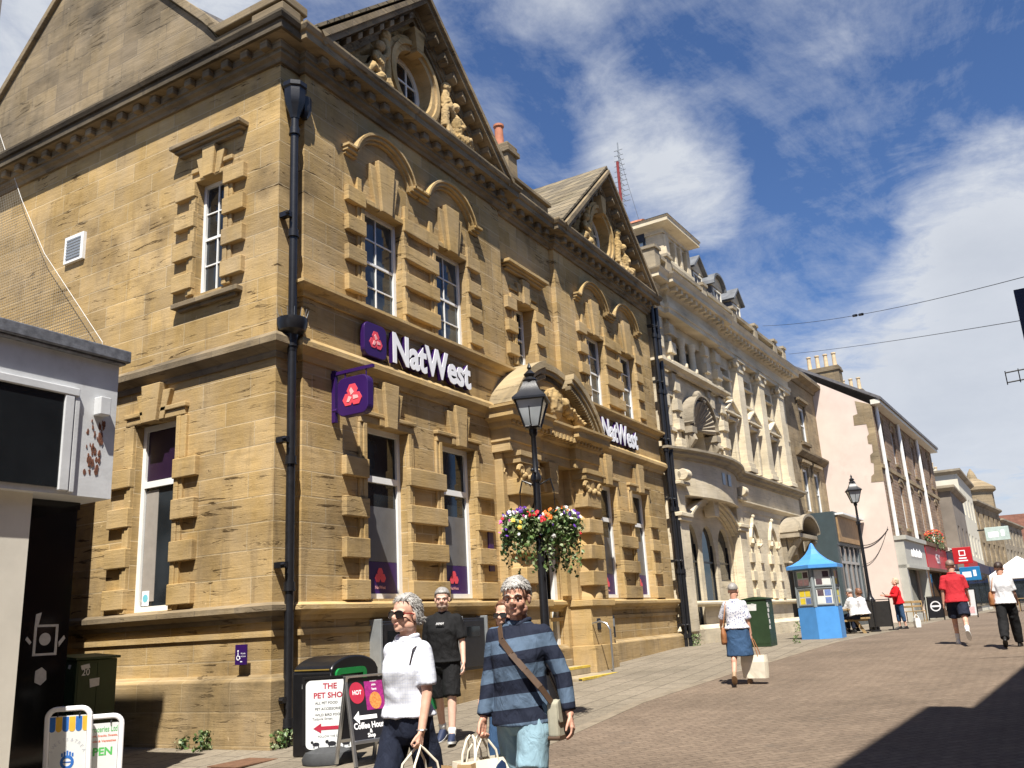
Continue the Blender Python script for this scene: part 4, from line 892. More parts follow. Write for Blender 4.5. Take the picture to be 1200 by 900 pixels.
mb = MB(); wall(mb, front(-.06), 1.75, 3.95, 12.6, 14.2, [(2.1, 3.6, 13.1, 13.95, .3)]); wall(mb, leftside(1.75), -.06, .55, 12.6, 14.2); wall(mb, rightside(3.95), -.06, 2.6, 12.6, 14.2); mb.box(2.0, 3.7, .23, .28, 12.9, 14.1)
mb.build('wall', CREAM, T)
mb = MB()
for c in (2.6, 3.1): mb.box(c - .08, c + .08, -.15, .1, 13.1, 13.95)
for c in (1.92, 3.78): mb.box(c - .15, c + .15, -.14, .02, 12.7, 14.0)
mb.box(1.68, 4.02, -.20, .02, 12.98, 13.095); mb.build('pilasters', CREAMD, T)
mb = MB(); mb.sweep([(1.75, 1.0), (1.75, -.06), (3.95, -.06), (3.95, 2.6)], [(-.1, 14.05), (.05, 14.05), (.05, 14.18), (.12, 14.22), (.36, 14.30), (.36, 14.42), (.40, 14.48), (-.1, 14.52)]); mb.build('cornice', CREAMD, T)
mb = MB(); e = .4; a = [(1.75 - e, -.06 - e, 14.50), (3.95 + e, -.06 - e, 14.50), (3.95 + e, 2.6, 14.50), (1.75 - e, 2.6, 14.50)]; mb.add(a + [(2.85, 1.2, 15.2)], [(0, 1, 4), (1, 2, 4), (2, 3, 4), (3, 0, 4), (0, 3, 2, 1)]); mb.build('roof', MATS['slate'], T)
mb = MB()
for p in ((1.75 - e, 2.6, 14.52), (2.6, .9, 15.1)): mb.tube([p, (2.85, 1.2, 15.24)], .08, 6)
mb.build('hip_tiles', MATS['terracotta'], T)
glass('roof_glass', (.35, .45, .52), .1)
mb = MB(); mb.box(1.74, 1.78, .56, 2.5, 12.6, 13.9); w = mb.build('side_glazing', MATS['roof_glass'], T); mb = MB()
for y in (.6, 1.2, 1.8, 2.4): mb.box(1.70, 1.76, y - .03, y + .03, 12.6, 14.2)
mb.box(1.69, 1.76, .56, 2.5, 13.9, 14.2); mb.build('glazing_bars', MATS['black_iron'], w)
mb = MB(); a = [(.3, .8, 12.0), (14.4, .8, 12.0), (14.4, 2.6, 14.3), (.3, 2.6, 14.3)]; b = [(.3, 8.6, 12.0), (14.4, 8.6, 12.0), (14.4, 6.6, 14.3), (.3, 6.6, 14.3)]
mb.add(a + b, [(0, 1, 2, 3), (4, 7, 6, 5), (3, 2, 6, 7), (0, 3, 7, 4), (1, 5, 6, 2)]); kp(mb, 'mansard_roof', MATS['slate'])
def dormer(c, curved, w=.56):
    D = empty('dormer', (0, 0, 0)); D.parent = K
    mb = MB(); mb.box(c - w, c + w, .42, 2.2, 12.9, 14.15); mb.build('cheeks', MATS['slate'], D)
    window(D, front(.44), c - w + .12, c + w - .12, 13.1, 14.05, -.06, 2, 2, .07, MATS['cream_paint'], sash=False)
    mb = MB(); P_ = arc(c, 14.12, w + .08, 180, 0, 12, .5) if curved else [(c - w - .1, 14.12), (c, 14.72), (c + w + .1, 14.12)]
    mb.prism(P_, -2.0, -.38, CF); mb.build('pediment', CREAMD, D); t = MB(); t.ribbon(P_, -.005, .09, -2.2, -.22, CF); t.build('lead_roof', MATS['lead'], D)
for c, k in ((6.1, False), (8.2, True), (10.5, False)): dormer(c, k)
mb = MB()   # rooftop mast and red pole
mast = empty('roof_mast', (25.95, 10.0, 10.6), 0, 'thin aerial mast with red pole rising behind the second carved gable', 'aerial')
mb.tube([(0, 0, 0), (0, 0, 6.4)], .05, 6); mb.build('red_pole', plain('red_oxide', (.22, .035, .03), .5), mast)
mb = MB(); mb.tube([(.45, .1, 2), (.45, .1, 7.4)], .025, 6)
for k in range(11): z = 5.0 + k * .2; l = .28 - .012 * k; mb.tube([(.45 - l, .1, z), (.45 + l, .1, z + .05)], .012, 4); mb.tube([(.45, .1 - l, z + .1), (.45, .1 + l, z + .1)], .012, 4)
mb.tube([(.45, .1, 7.0), (2.4, 0, 3.6)], .008, 4); mb.build('aerial', MATS['grey_metal'], mast)
# ---------------------------------------------------------------- narrow tan stone house
TAN = stone('tan_stone', (.34, .265, .165), (.27, .205, .125), (.25, .2, .13), .7, .30, .4, stain=(.10, .085, .06), stain_amt=.7, dirt_lo=.50)
H = empty('tan_stone_house', (24.40, 8.87, 0), R(-2.3), 'narrow tan stone house with tall sash windows between cream building and pink gable', 'house')
mb = MB(); ho = [(16.6, 17.7, 9.1, 10.8, .12), (15.75, 16.75, 5.85, 7.8, .12), (17.7, 18.7, 5.85, 7.8, .12)]
wall(mb, CF, 14.5, 20.1, -.3, 12.2, ho); wall(mb, leftside(14.52), 0, 9, 11, 12.6); mb.build('wall', TAN, H)
for a, b, c, d, e in ho:
    w = window(H, CF, a, b, c, d, .04, 1, 2, .10)
    t = MB(); t.box(a - .14, b + .14, -.14, .02, c - .14, c); t.box(a - .18, b + .18, -.10, .02, d + .12, d + .22); t.box(a - .24, b + .24, -.22, .02, d + .22, d + .34)
    for s, u in ((-1, a), (1, b)): t.box(*(sorted((u + s * .003, u + s * .16))), -.06, .02, c, d + .12)
    t.build('window_surround', BANKW if c > 8 else TAN, w)
mb = MB(); mb.sweep([(14.5, 0), (20.1, 0)], [(-.05, 11.9), (.08, 11.9), (.14, 12.05), (.42, 12.18), (.42, 12.34), (-.05, 12.42)]); mb.build('cornice', BANKW, H); mb = MB(); mb.sweep([(15.2, 0), (20.1, 0)], [(-.02, 8.32), (.10, 8.32), (.3, 8.5), (.3, 8.6), (-.02, 8.68)]); mb.build('sill_course', BANKW, H)
mb = MB(); a = [(14.5, -.3, 12.4), (20.1, -.3, 12.4), (20.1, 4.6, 14.4), (14.5, 4.6, 14.4)]; mb.hexa(a + [(x, y, z + .12) for x, y, z in a]); mb.build('roof', MATS['slate'], H)
plain('teal_paint', (.048, .068, .075), .5, var=.12, scale=3); plain('timber', (.30, .19, .09), .6, var=.25, scale=4, stain=(.16, .095, .045))
SF = empty('shopfront', (0, 0, 0)); SF.parent = H
mb = MB(); mb.box(15.4, 19.95, -1.15, -.02, 4.3, 5.72); mb.box(15.4, 15.8, -1.13, -.02, .6, 4.3); mb.box(19.6, 19.95, -1.13, -.02, .6, 4.3); mb.box(15.8, 19.6, -1.08, -.9, .6, 1.5); mb.build('frame', MATS['teal_paint'], SF)
mb = MB(); mb.box(15.75, 19.9, -1.22, -1.152, 4.45, 5.55); mb.build('timber_fascia', MATS['timber'], SF); mb = MB(); mb.box(15.7, 19.98, -1.5, -1.152, 5.58, 5.66); mb.build('white_edge', MATS['white_paint'], SF)
mb = MB()
for x in (15.8, 16.7, 17.65, 18.6, 19.5): mb.box(x, x + .12, -1.09, -.98, 1.5, 4.3)
mb.box(15.8, 19.6, -1.088, -.982, 3.55, 3.66); mb.build('mullions', MATS['grey_metal'], SF); mb = MB(); mb.quad((15.8, -1.03, 1.5), (19.6, -1.03, 1.5), (19.6, -1.03, 4.3), (15.8, -1.03, 4.3)); mb.build('pane', MATS['window_glass'], SF)
# ---------------------------------------------------------------- pink gabled terrace
PINK = plain('pink_render', (.66, .545, .475), .9, var=.07, scale=1.2, bmp=.15, stain=(.50, .41, .35), bscale=14)
BRN = stone('brown_rubble', (.27, .175, .115), (.19, .125, .085), (.27, .22, .17), .42, .16, .3, stain=(.36, .28, .2), stain_amt=.5, mort=.02)
Q = empty('pink_gabled_terrace', (44.38, 5.45, 0), R(-2.6), 'three storey brown brick terrace with pale pink gable end and white downpipes', 'terrace')
QL = 18.2
mb = MB(); mb.prism([(0, -.3), (13, -.3), (13, 11.2), (6.5, 15.3), (0, 11.0)], 0, .05, leftside(0.)); mb.build('gable_wall', PINK, Q)
mb = MB(); qh = []
for k in range(6):
    c = 1.7 + k * 2.95; qh += [(c - .48, c + .48, 8.6, 10.4, .2), (c - .48, c + .48, 5.35, 7.5, .2)]
wall(mb, CF, 0, QL, 4.6, 11.2, qh); wall(mb, rightside(QL), 0, 13, 0, 11.2); mb.build('wall', BRN, Q)
for a, b, c, d, e in qh:
    w = window(Q, CF, a, b, c, d, .12, 2, 2, .07); t = MB()
    t.box(a - .1, b + .1, -.10, .02, c - .13, c); t.ribbon([(a - .15, d)] + arc((a + b) / 2, d, .55, 180, 0, 8, .28) + [(b + .15, d)], 0, .18, -.02, .05, CF); t.build('window_surround', TAN, w)
for x in (.6, 6.15, 12.05): mb = MB(); mb.tube([(x, -.1, 4.6), (x, -.1, 11.0)], .09, 8); mb.build('downpipe', MATS['white_paint'], Q)
mb = MB(); mb.sweep([(-.05, 0), (QL, 0)], [(-.02, 7.95), (.08, 7.95), (.08, 8.15), (-.02, 8.15)]); mb.build('string_course', TAN, Q)
mb = MB(); mb.prism([(-.02, 7.3), (.55, 7.32), (.5, 7.6), (.36, 7.7), (.30, 8.2), (.42, 8.25), (.40, 8.6), (.26, 8.7), (.24, 9.1), (.40, 9.15), (.40, 9.5), (.30, 9.6), (.34, 10.1), (.9, 10.12), (.88, 10.6), (.66, 10.65), (.7, 11.3), (-.02, 11.0)], .04, .062, leftside(0.)); mb.build('exposed_stone', TAN, Q)
mb = MB(); rnd = random.Random(6)
for k in range(7): u = 1.6 + k * .42; mb.ribbon([(u, 3.85), (u + .1, 4.15), (u + .2, 3.9), (u + .3, 4.1 + .15 * (k % 2))], .03, .03, .415, .44, CF)
mb.build('script_lettering', MATS['sign_white'], Q)
mb = MB(); mb.box(-.1, QL + .1, -.42, .0, 11.0, 11.22); mb.build('eaves', MATS['cream_paint'], Q)
mb = MB(); a = [(-.15, -.5, 11.15), (QL, -.5, 11.15), (QL, 6.5, 15.4), (-.15, 6.5, 15.4)]; mb.hexa(a + [(x, y, z + .15) for x, y, z in a]); a = [(-.15, 13.4, 11.15), (QL, 13.4, 11.15), (QL, 6.5, 15.4), (-.15, 6.5, 15.4)]; mb.hexa(a + [(x, y, z + .155) for x, y, z in a]); mb.build('roof', MATS['slate'], Q)
stack(Q, 10.5, 4.2, 12, 15.9, .9, 2.0, 4, BANKW, MATS['buff_pot'], .9); stack(Q, 17.2, 4.2, 12, 15.7, .9, 2.0, 4, BANKW, MATS['buff_pot'], .9)
plain('stone_grey_paint', (.42, .41, .36), .6, var=.08, scale=3); plain('shop_red', (.42, .015, .02), .4, var=.08); plain('shop_blue', (.015, .16, .36), .4, var=.08); plain('shop_navy', (.02, .03, .07), .4); plain('brown_boards', (.12, .065, .03), .6, var=.2)
def shop(u0, u1, fmat, text, z0=3.45, z1=4.55, tmat='sign_white', frame='cream_paint', depth=.35):
    s = empty('shopfront', (0, 0, 0)); s.parent = Q
    mb = MB(); mb.box(u0, u0 + .35, -depth, .0, .7, z0); mb.box(u1 - .35, u1, -depth, .0, .7, z0); mb.box(u0 - .05, u1 + .05, -depth - .18, .0, z1 + .03, z1 + .22); mb.box(u0, u1, -depth - .12, .0, z0 - .14, z0); mb.build('frame', MATS[frame], s)
    mb = MB(); mb.box(u0 + .003, u1 - .003, -depth - .05, .0, z0 + .003, z1 + .027); mb.build('fascia', MATS[fmat], s)
    if text: mb = MB(); add_text(mb, text, CF, (u0 + u1) / 2, z0 + .3, depth + .055, depth + .07, height=.5, align='CENTER'); mb.build('lettering', MATS[tmat], s)
    mb = MB(); mb.box(u0 + .35, u1 - .35, -.05, .4, .7, 1.25); mb.build('stall_riser', MATS[frame], s); mb = MB(); mb.quad((u0 + .35, .1, 1.2), (u1 - .35, .1, 1.2), (u1 - .35, .1, z0), (u0 + .35, .1, z0)); mb.build('pane', MATS['window_glass'], s)
mb = MB(); wall(mb, CF, 0, QL, -.3, 4.6, [(.4, 5.6, .6, 3.5, .6), (6.4, 13.6, .6, 3.5, .6), (14.4, 17.8, .6, 3.5, .6)]); mb.build('ground_floor_wall', PINK, Q)
mb = MB(); mb.box(.3, 18, .55, .62, .5, 4); mb.build('shop_interior', MATS['dark_interior'], Q)
shop(.1, 5.9, 'stone_grey_paint', None, frame='stone_grey_paint'); shop(6.2, 13.8, 'shop_red', 'CEX', frame='brown_boards'); shop(14.2, 18.1, 'shop_navy', None)
# ---------------------------------------------------------------- left hand shop with the projecting fascia
plain('grey_white_paint', (.56, .57, .58), .5, var=.10, scale=3, bmp=.12, stain=(.36, .35, .34), bscale=30); plain('board_black', (.010, .012, .014), .22, var=.3, scale=2, bmp=.02, spec=.5); plain('flashing', (.16, .165, .18), .5, .3, var=.4, scale=12, bmp=.25)
plain('render_cream', (.62, .58, .50), .8, var=.08, scale=2, bmp=.1); plain('black_tile', (.006, .006, .007), .12, var=.2, bmp=0, spec=.5); plain('rust', (.15, .06, .035), .9, var=.4, scale=25, bmp=.4); plain('paper', (.62, .62, .60), .8, var=.12, scale=20, bmp=0)
SH = empty('corner_shop', (0, 0, 0), 0, 'low white fronted shop with blank black fascia, across the alley from the bank', 'shop')
SFR = front(8.5)
mb = MB(); mb.box(-8, 6.08, 8.5, 11.4, 3.30, 4.80); mb.build('fascia_box', MATS['grey_white_paint'], SH)
mb = MB(); mb.box(-8, 6.16, 8.40, 11.4, 4.83, 4.97); mb.box(-8, 6.12, 8.43, 11.4, 4.80, 4.828); mb.build('flashing', MATS['flashing'], SH, bevel=.02)
mb = MB(); mb.box(-7, 5.44, 8.472, 8.499, 3.36, 4.34); mb.build('black_board', MATS['board_black'], SH)
mb = MB(); mb.box(-7, 5.60, 8.445, 8.499, 4.341, 4.43); mb.box(5.441, 5.55, 8.45, 8.499, 3.33, 4.34); mb.box(5.56, 5.62, 8.46, 8.499, 3.32, 4.34); mb.build('board_moulding', MATS['grey_white_paint'], SH, bevel=.01)
mb = MB(); mb.box(5.80, 5.93, 8.38, 8.50, 4.18, 4.38); mb.build('lamp_bracket', MATS['grey_white_paint'], SH, bevel=.01)
mb = MB(); random.seed(3)
for k in range(38):
    x, z = 5.74 + random.random() * .22, 3.52 + random.random() * .62; r = .006 + random.random() ** 2 * .022
    mb.prism([(x + r * (.5 + random.random() * .9) * math.cos(a), z + 2.6 * r * (.6 + random.random() * .6) * math.sin(a)) for a in np.linspace(0, 6.28, 10)[:-1]], -.001, .003 + .0002 * k, SFR)
mb.build('rust_patches', MATS['rust'], SH)
mb = MB(); mb.box(-8, 5.28, 8.62, 9.1, .0, 3.3); mb.build('pillar', MATS['render_cream'], SH)
mb = MB(); mb.box(-8, 7.18, 10.7, 11.3, .0, 3.6); mb.box(-8, 6.0, 8.9, 11.3, 3.22, 3.298); mb.build('black_front', MATS['black_tile'], SH)
BW_ = front(10.7); mb = MB()
mb.ribbon([(6.74, 1.72), (7.02, 1.72), (7.02, 2.06), (6.74, 2.06)], .022, .022, .001, .004, BW_, True); mb.prism(arc(6.87, 1.90, .075, 0, 342, 18), .001, .004, BW_); mb.prism([(6.72, 2.04), (6.77, 2.06), (6.80, 2.22), (6.73, 2.2)], .001, .005, BW_)
mb.prism([(7.06, 1.80), (7.14, 1.9), (7.12, 1.94), (7.05, 1.86)], .001, .004, BW_); mb.prism([(6.78, 1.40), (6.86, 1.36), (6.93, 1.42), (6.92, 1.52), (6.86, 1.57), (6.78, 1.53)], .001, .004, BW_); mb.prism([(6.62, 1.9), (6.68, 1.84), (6.70, 1.87), (6.64, 1.94)], .001, .004, BW_)
mb.build('torn_posters', MATS['paper'], SH)
LB = empty('tall_corner_building', (0, 0, 0), 0, 'grey rendered upper storey rising above the low white shop', 'building')
mb = MB(); mb.box(-9, 4.43, 8.6, 11, 4.98, 9.2); mb.build('wall', plain('grey_render', (.22, .20, .18), .9, var=.2), LB); mb = MB(); mb.box(-9, 4.47, 8.52, 11, 9.2, 9.4); mb.build('coping', BANKW, LB)
XB = empty('low_extension', (0, 0, 0), 0, 'dark low building closing in the alley behind the corner shop', 'building'); mb = MB(); mb.box(-9, 8.0, 12.4, 22, -.2, 6.0); mb.build('wall', MATS['grey_render'], XB); mb = MB(); mb.box(-9, 8.04, 12.36, 22, 6.0, 6.12); mb.build('coping', BANKW, XB)
# ---------------------------------------------------------------- the shaded terrace behind the camera's right shoulder
plain('shade_brick', (.20, .11, .075), .9, var=.2, scale=3)
def right_block(x0, x1, h, label):
    a = math.atan(-.097); o = empty('terrace_building', (x0, -2.0 - .097 * (x0 - 6.3), 0), a, label, 'building'); l = (x1 - x0) / math.cos(a)
    f = lambda u, d, z: (u, d, z); n = max(2, int(l / 2.6)); hs = []
    for k in range(n):
        c = (k + .5) * l / n
        for z in (4.6, 7.6): hs.append((c - .5, c + .5, z, z + 1.7, .2))
    mb = MB(); wall(mb, f, 0, l, -.5, h, hs); mb.box(.01, l - .01, -9, -.25, -.5, h - .01); mb.build('wall', MATS['shade_brick'], o)
    mb = MB(); mb.box(0, l, -.3, .12, h, h + .2); mb.build('parapet', BANKW, o)
    for q in hs: window(o, f, q[0], q[1], q[2], q[3], .12, 2, 2, .07)
    return o
right_block(-14, 6.3, 12.05, 'taller brown terrace building casting the near part of the street shadow'); RB = right_block(6.32, 34, 10.5, 'lower brown terrace building beyond the taller one across the street')
PS = empty('projecting_sign', (8, -.24, 4.22), 0, 'dark blue projecting sign hanging from a plain black arm', 'sign'); mb = MB(); mb.box(-.03, .03, -.9, 0, -.7, -.06); mb.build('panel', MATS['shop_navy'], PS); mb = MB(); mb.tube([(0, -1.9, 0), (0, -.1, 0)], .025, 6); mb.build('bracket', MATS['black_iron'], PS)
def pt(px, py, X):
    d = pdir(px, py); return (X, d[1] / d[0] * X, 1.743 + d[2] / d[0] * X)
an = empty('yagi_aerial', pt(1178, 437, 16), 0, 'small ladder shaped television aerial reaching out from a wall bracket', 'aerial'); mb = MB()
mb.tube([(0, 0, 0), (.3, -1.5, .12)], .012, 5); mb.tube([(.02, .0, -.16), (.3, -1.5, -.04)], .012, 5)
for k in range(9): t = k / 8; mb.tube([(.3 * t, -1.5 * t, .12 * t + .03), (.3 * t, -1.5 * t, .12 * t - .2)], .008, 4)
mb.build('elements', MATS['black_iron'], an); mb = MB(); mb.tube([(.3, -1.5, .1), (.3, -2.75, .1)], .025, 6); mb.tube([(.3, -1.5, -.6), (.3, -1.5, .5)], .02, 6); mb.build('arm', MATS['black_iron'], an)
def wire(a, b, sag, label, bits=()):
    o = MB(); A, Bv = Vector(a), Vector(b); n = 24
    o.tube([A.lerp(Bv, i / n) - Vector((0, 0, sag * 4 * (i / n) * (1 - i / n))) for i in range(n + 1)], .008, 5)
    for t in bits: p = A.lerp(Bv, t) - Vector((0, 0, sag * 4 * t * (1 - t))); o.tube([p + (Bv - A).normalized() * -.12, p + (Bv - A).normalized() * .12], .045, 6)
    return tag(o.build('overhead_wire', MATS['black_iron']), label, 'wire', 'wires across the street')
wire((36.6, 8.25, 13.5), (15.5, -3.2, 6.85), .35, 'overhead wire with a small splice, strung from the cream balustrade', (.42, .44)); wire((38.9, 7.8, 12.7), (15.0, -3.2, 5.75), .1, 'plain overhead wire strung from the tan house cornice')
# bird netting over the far end of the bank's side wall
net = MB(); nf = leftside(8.975 - .12); NL = [(7.98, 12.51), (6.66, 10.2), (5.75, 8.83), (3.86, 6.71), (3.8, 5.2)]
def nb(z):
    for (a, b), (c, d) in zip(NL, NL[1:]):
        if d <= z <= b: return a + (c - a) * (b - z) / (b - d)
for k in range(120):
    z = 5.2 + k * .06
    if z > 12.5: break
    a = nb(z); net.box(8.99 + a, 8.99 + 9.2, 0, .003, z, z + .004, nf)
for k in range(108):
    u = 9.15 - k * .06; zz = [z for z in np.arange(5.2, 12.5, .05) if nb(z) < u]
    if zz: net.box(8.99 + u, 8.99 + u + .004, .0035, .0065, min(zz), max(zz), nf)
plain('net_twine', (.30, .27, .22), .9, bmp=0); no = empty('bird_net', (0, 0, 0), 0, 'fine bird netting with a pale edge rope on the bank side wall', 'netting'); net.build('mesh_net', MATS['net_twine'], no)
mb = MB(); mb.tube([nf(8.99 + a, .01, b) for a, b in NL], .006, 5); mb.build('edge_rope', MATS['paper'], no)
# ---------------------------------------------------------------- plants
LEAF = [plain('leaf_green', (.10, .16, .045), .5, var=.35, scale=9, bmp=0), plain('leaf_dark', (.03, .065, .018), .5, var=.3, scale=9, bmp=0), plain('leaf_pale', (.24, .28, .15), .55, var=.3, scale=9, bmp=0)]
PET = {k: plain('petal_' + k, c, .6, var=.2, scale=30, bmp=0) for k, c in dict(pink=(.62, .10, .40), purple=(.11, .03, .30), yellow=(.75, .52, .08), orange=(.75, .18, .03), red=(.55, .02, .03), white=(.75, .75, .72)).items()}
def leafquad(mb, p, s, rnd):
    n = Vector((rnd.gauss(0, 1), rnd.gauss(0, 1), rnd.gauss(.3, .8))).normalized(); a = n.orthogonal().normalized(); b = n.cross(a); w = rnd.random() * 6.28; a, b = a * math.cos(w) + b * math.sin(w), b * math.cos(w) - a * math.sin(w)
    mb.add([p - a * s * .55, p - b * s * .42 + n * s * .08, p + a * s * .6, p + b * s * .42 + n * s * .08], [(0, 1, 2, 3)])
def flower(mb, p, s, rnd):
    n = Vector((rnd.gauss(-.4, .5), rnd.gauss(-.5, .5), rnd.gauss(.3, .4))).normalized(); a = n.orthogonal().normalized(); b = n.cross(a); vs = [p + n * s * .12]
    for k in range(10): w = k * .628; r = s * (.52 if k % 2 == 0 else .36); vs.append(p + (a * math.cos(w) + b * math.sin(w)) * r)
    mb.add(vs, [(0, 1 + k, 1 + (k + 1) % 10) for k in range(10)])
def basket(name, loc, r, seed, label, par=None, trail=.75, n=900, group=None, cols=('pink', 'yellow', 'orange', 'red', 'purple', 'white')):
    rnd = random.Random(seed); o = empty(name, loc, 0, label if not par else None, 'flower basket' if not par else None, group)
    if par: o.parent = par
    mb = MB()
    for k in range(n):
        u = rnd.random() * 6.28; v = rnd.uniform(-1, 1); q = Vector((math.sqrt(1 - v * v) * math.cos(u), math.sqrt(1 - v * v) * math.sin(u), v * .8)) * r * rnd.uniform(.6, 1.05) * (1 + .18 * math.sin(u * 3 + seed) * math.cos(v * 4))
        mb.mi = rnd.choice((0, 0, 0, 1, 2, 2)); leafquad(mb, q, rnd.uniform(.05, .10) * (r / .4) ** .5, rnd)
    for k in range(int(30 * (trail > 0))):
        u = rnd.random() * 6.28; l = rnd.uniform(.25, 1) ** 1.4 * trail; x, y = r * .8 * math.cos(u), r * .8 * math.sin(u); kk = int(l / .022)
        for i in range(kk):
            t = i / max(kk, 1); mb.mi = rnd.choice((0, 0, 1, 2)); leafquad(mb, Vector((x * (1 + .15 * t) + rnd.gauss(0, .025), y * (1 + .15 * t) + rnd.gauss(0, .025), -r * .5 - l * t)), rnd.uniform(.035, .065), rnd)
    mb.build('foliage', LEAF, o, fix=False)
    fl = MB(); cl = list(cols)
    for k in range(int(190 * (r / .4) ** 2)):
        u = rnd.random() * 6.28; v = rnd.uniform(.30, 1) if rnd.random() < .86 else rnd.uniform(-.6, .3); q = Vector((math.sqrt(1 - v * v) * math.cos(u), math.sqrt(1 - v * v) * math.sin(u), v * .85)) * r * rnd.uniform(1.0, 1.15)
        w = mnoise.noise(q * 3 + Vector((seed, 0, 0))); i = int((w + 1) / 2 * len(cl) * 1.6 + rnd.random() * 1.4) % len(cl); fl.mi = i; flower(fl, q, rnd.uniform(.04, .075), rnd)
    fl.build('flowers', [PET[c] for c in cl], o, fix=False)
    return o
def weed(loc, r, n, seed, label):
    rnd = random.Random(seed); mb = MB()
    for k in range(n):
        a = rnd.random() * 6.28; h = rnd.random(); mb.mi = rnd.choice((0, 0, 1, 2)); leafquad(mb, Vector((r * rnd.random() * math.cos(a), r * rnd.random() * math.sin(a) * .5, h * r * 1.1)), rnd.uniform(.03, .07), rnd)
    o = mb.build('weed', LEAF, fix=False); o.location = loc; return tag(o, label, 'weed', 'weeds at the wall foot')
weed((9.0, 8.80, gz(9)), .20, 110, 1, 'leafy weed beside the foot of the corner drainpipe'); weed((8.78, 9.95, gz(8.8)), .22, 120, 2, 'weed patch at the foot of the bank side wall, nearer the corner'); weed((8.78, 10.4, gz(8.8)), .14, 50, 3, 'small weed at the foot of the bank side wall, further from the corner'); weed((24.7, 8.55, gz(24)), .3, 90, 4, 'weeds at the pavement joint below the pair of drainpipes'); weed((34.2, 7.9, .94), .35, 90, 5, 'low weeds along the cream building plinth'); weed((23.8, 5.6, gz(23)), .2, 60, 6, 'small weeds at the base of the tall green cabinet')
# ---------------------------------------------------------------- lamp posts
def lamp_post(x, y, ztop, label, basketed):
    z0 = gz(x); h = ztop - z0; o = empty('street_lamp', (x, y, z0), R(20), label, 'street lamp', 'black lantern street lamps')
    mb = MB(); zl = h - 1.0
    mb.lathe([(.16, 0), (.16, .12), (.13, .16), (.13, .9), (.16, .94), (.12, 1.02), (.075, 1.1), (.06, 1.3), (.05, zl - .75), (.075, zl - .72), (.075, zl - .66), (.042, zl - .6), (.035, zl - .1), (.06, zl - .06), (.06, zl)], (0, 0, 0), 14); mb.build('post', MATS['black_iron'], o, smooth=35)
    mb = MB(); mb.tube([(-.28, 0, zl - .62), (.28, 0, zl - .62)], .018, 8); [mb.ball((s * .29, 0, zl - .62), .03, 8, 6) for s in (-1, 1)]; mb.build('ladder_bar', MATS['black_iron'], o, smooth=40)
    w0, w1, za, zb = .10, .205, zl + .04, zl + .42
    mb = MB()
    for sx, sy in ((1, 1), (1, -1), (-1, -1), (-1, 1)): mb.tube([(sx * w0, sy * w0, za), (sx * w1, sy * w1, zb)], .014, 6)
    for w, z in ((w0, za), (w1, zb)): mb.tube([(w, w, z), (w, -w, z), (-w, -w, z), (-w, w, z), (w, w, z)], .016, 6)
    mb.lathe([(.05, zl), (.12, zl + .02)], (0, 0, 0), 8)
    for s in (-1, 1): mb.tube([(s * .05, .0, zl), (s * .2, 0, zl + .08), (s * (w1 + .05), 0, zl + .3)], .009, 5)
    mb.build('lantern_frame', MATS['black_iron'], o)
    mb = MB(); A = [(w0, w0), (w0, -w0), (-w0, -w0), (-w0, w0)]; k = w1 / w0 * .98
    for i in range(4):
        (a, b), (c, d) = A[i], A[(i + 1) % 4]; mb.quad((a * .97, b * .97, za), (c * .97, d * .97, za), (c * k, d * k, zb), (a * k, b * k, zb))
    mb.build('lantern_glass', MATS['lamp_glass'], o, fix=False)
    mb = MB(); q = .70710678
    mb.lathe([(w1 / q + .05, zb), (w1 / q + .05, zb + .03), (w1 / q * .72, zb + .13), (.10 / q, zb + .24), (.09 / q, zb + .28)], (0, 0, 0), 4, a0=R(45)); mb.lathe([(.10, zb + .27), (.11, zb + .31), (.06, zb + .36), (.09, zb + .40), (.05, zb + .44), (.02, zb + .47), (.035, zb + .5), (.004, h)], (0, 0, 0), 10); mb.build('lantern_roof', MATS['black_iron'], o, smooth=25)
    if basketed:
        mb = MB()
        for s in (-1, 1):
            mb.tube([(0, s * .05, basketed + .55), (0, s * .2, basketed + .62), (0, s * .24, basketed + .45)], .014, 6); mb.tube([(0, s * .24, basketed + .45), (0, s * .24, basketed)], .006, 4)
        mb.build('basket_bracket', MATS['black_iron'], o)
    return o
L1 = lamp_post(10.8, 5.81, 5.40, 'black lantern street lamp with flower baskets in front of the carved doorway', 2.62)
p = pt(635, 616, 10.9); zc = 3.0
basket('flower_basket', (10.70, 6.03, zc + .04), .29, 11, 'hanging basket with pink, yellow and orange flowers on the bank side of the lamp post', trail=.5, n=1100, group='hanging baskets on the lamp post'); basket('flower_basket', (10.95, 5.57, zc + .02), .29, 12, 'hanging basket with red, white and purple flowers on the street side of the lamp post', trail=.6, n=1100, group='hanging baskets on the lamp post', cols=('orange', 'red', 'white', 'purple', 'white'))
lamp_post(32.1, 4.96, 6.13, 'distant black lantern street lamp before the pink gable wall', 0)
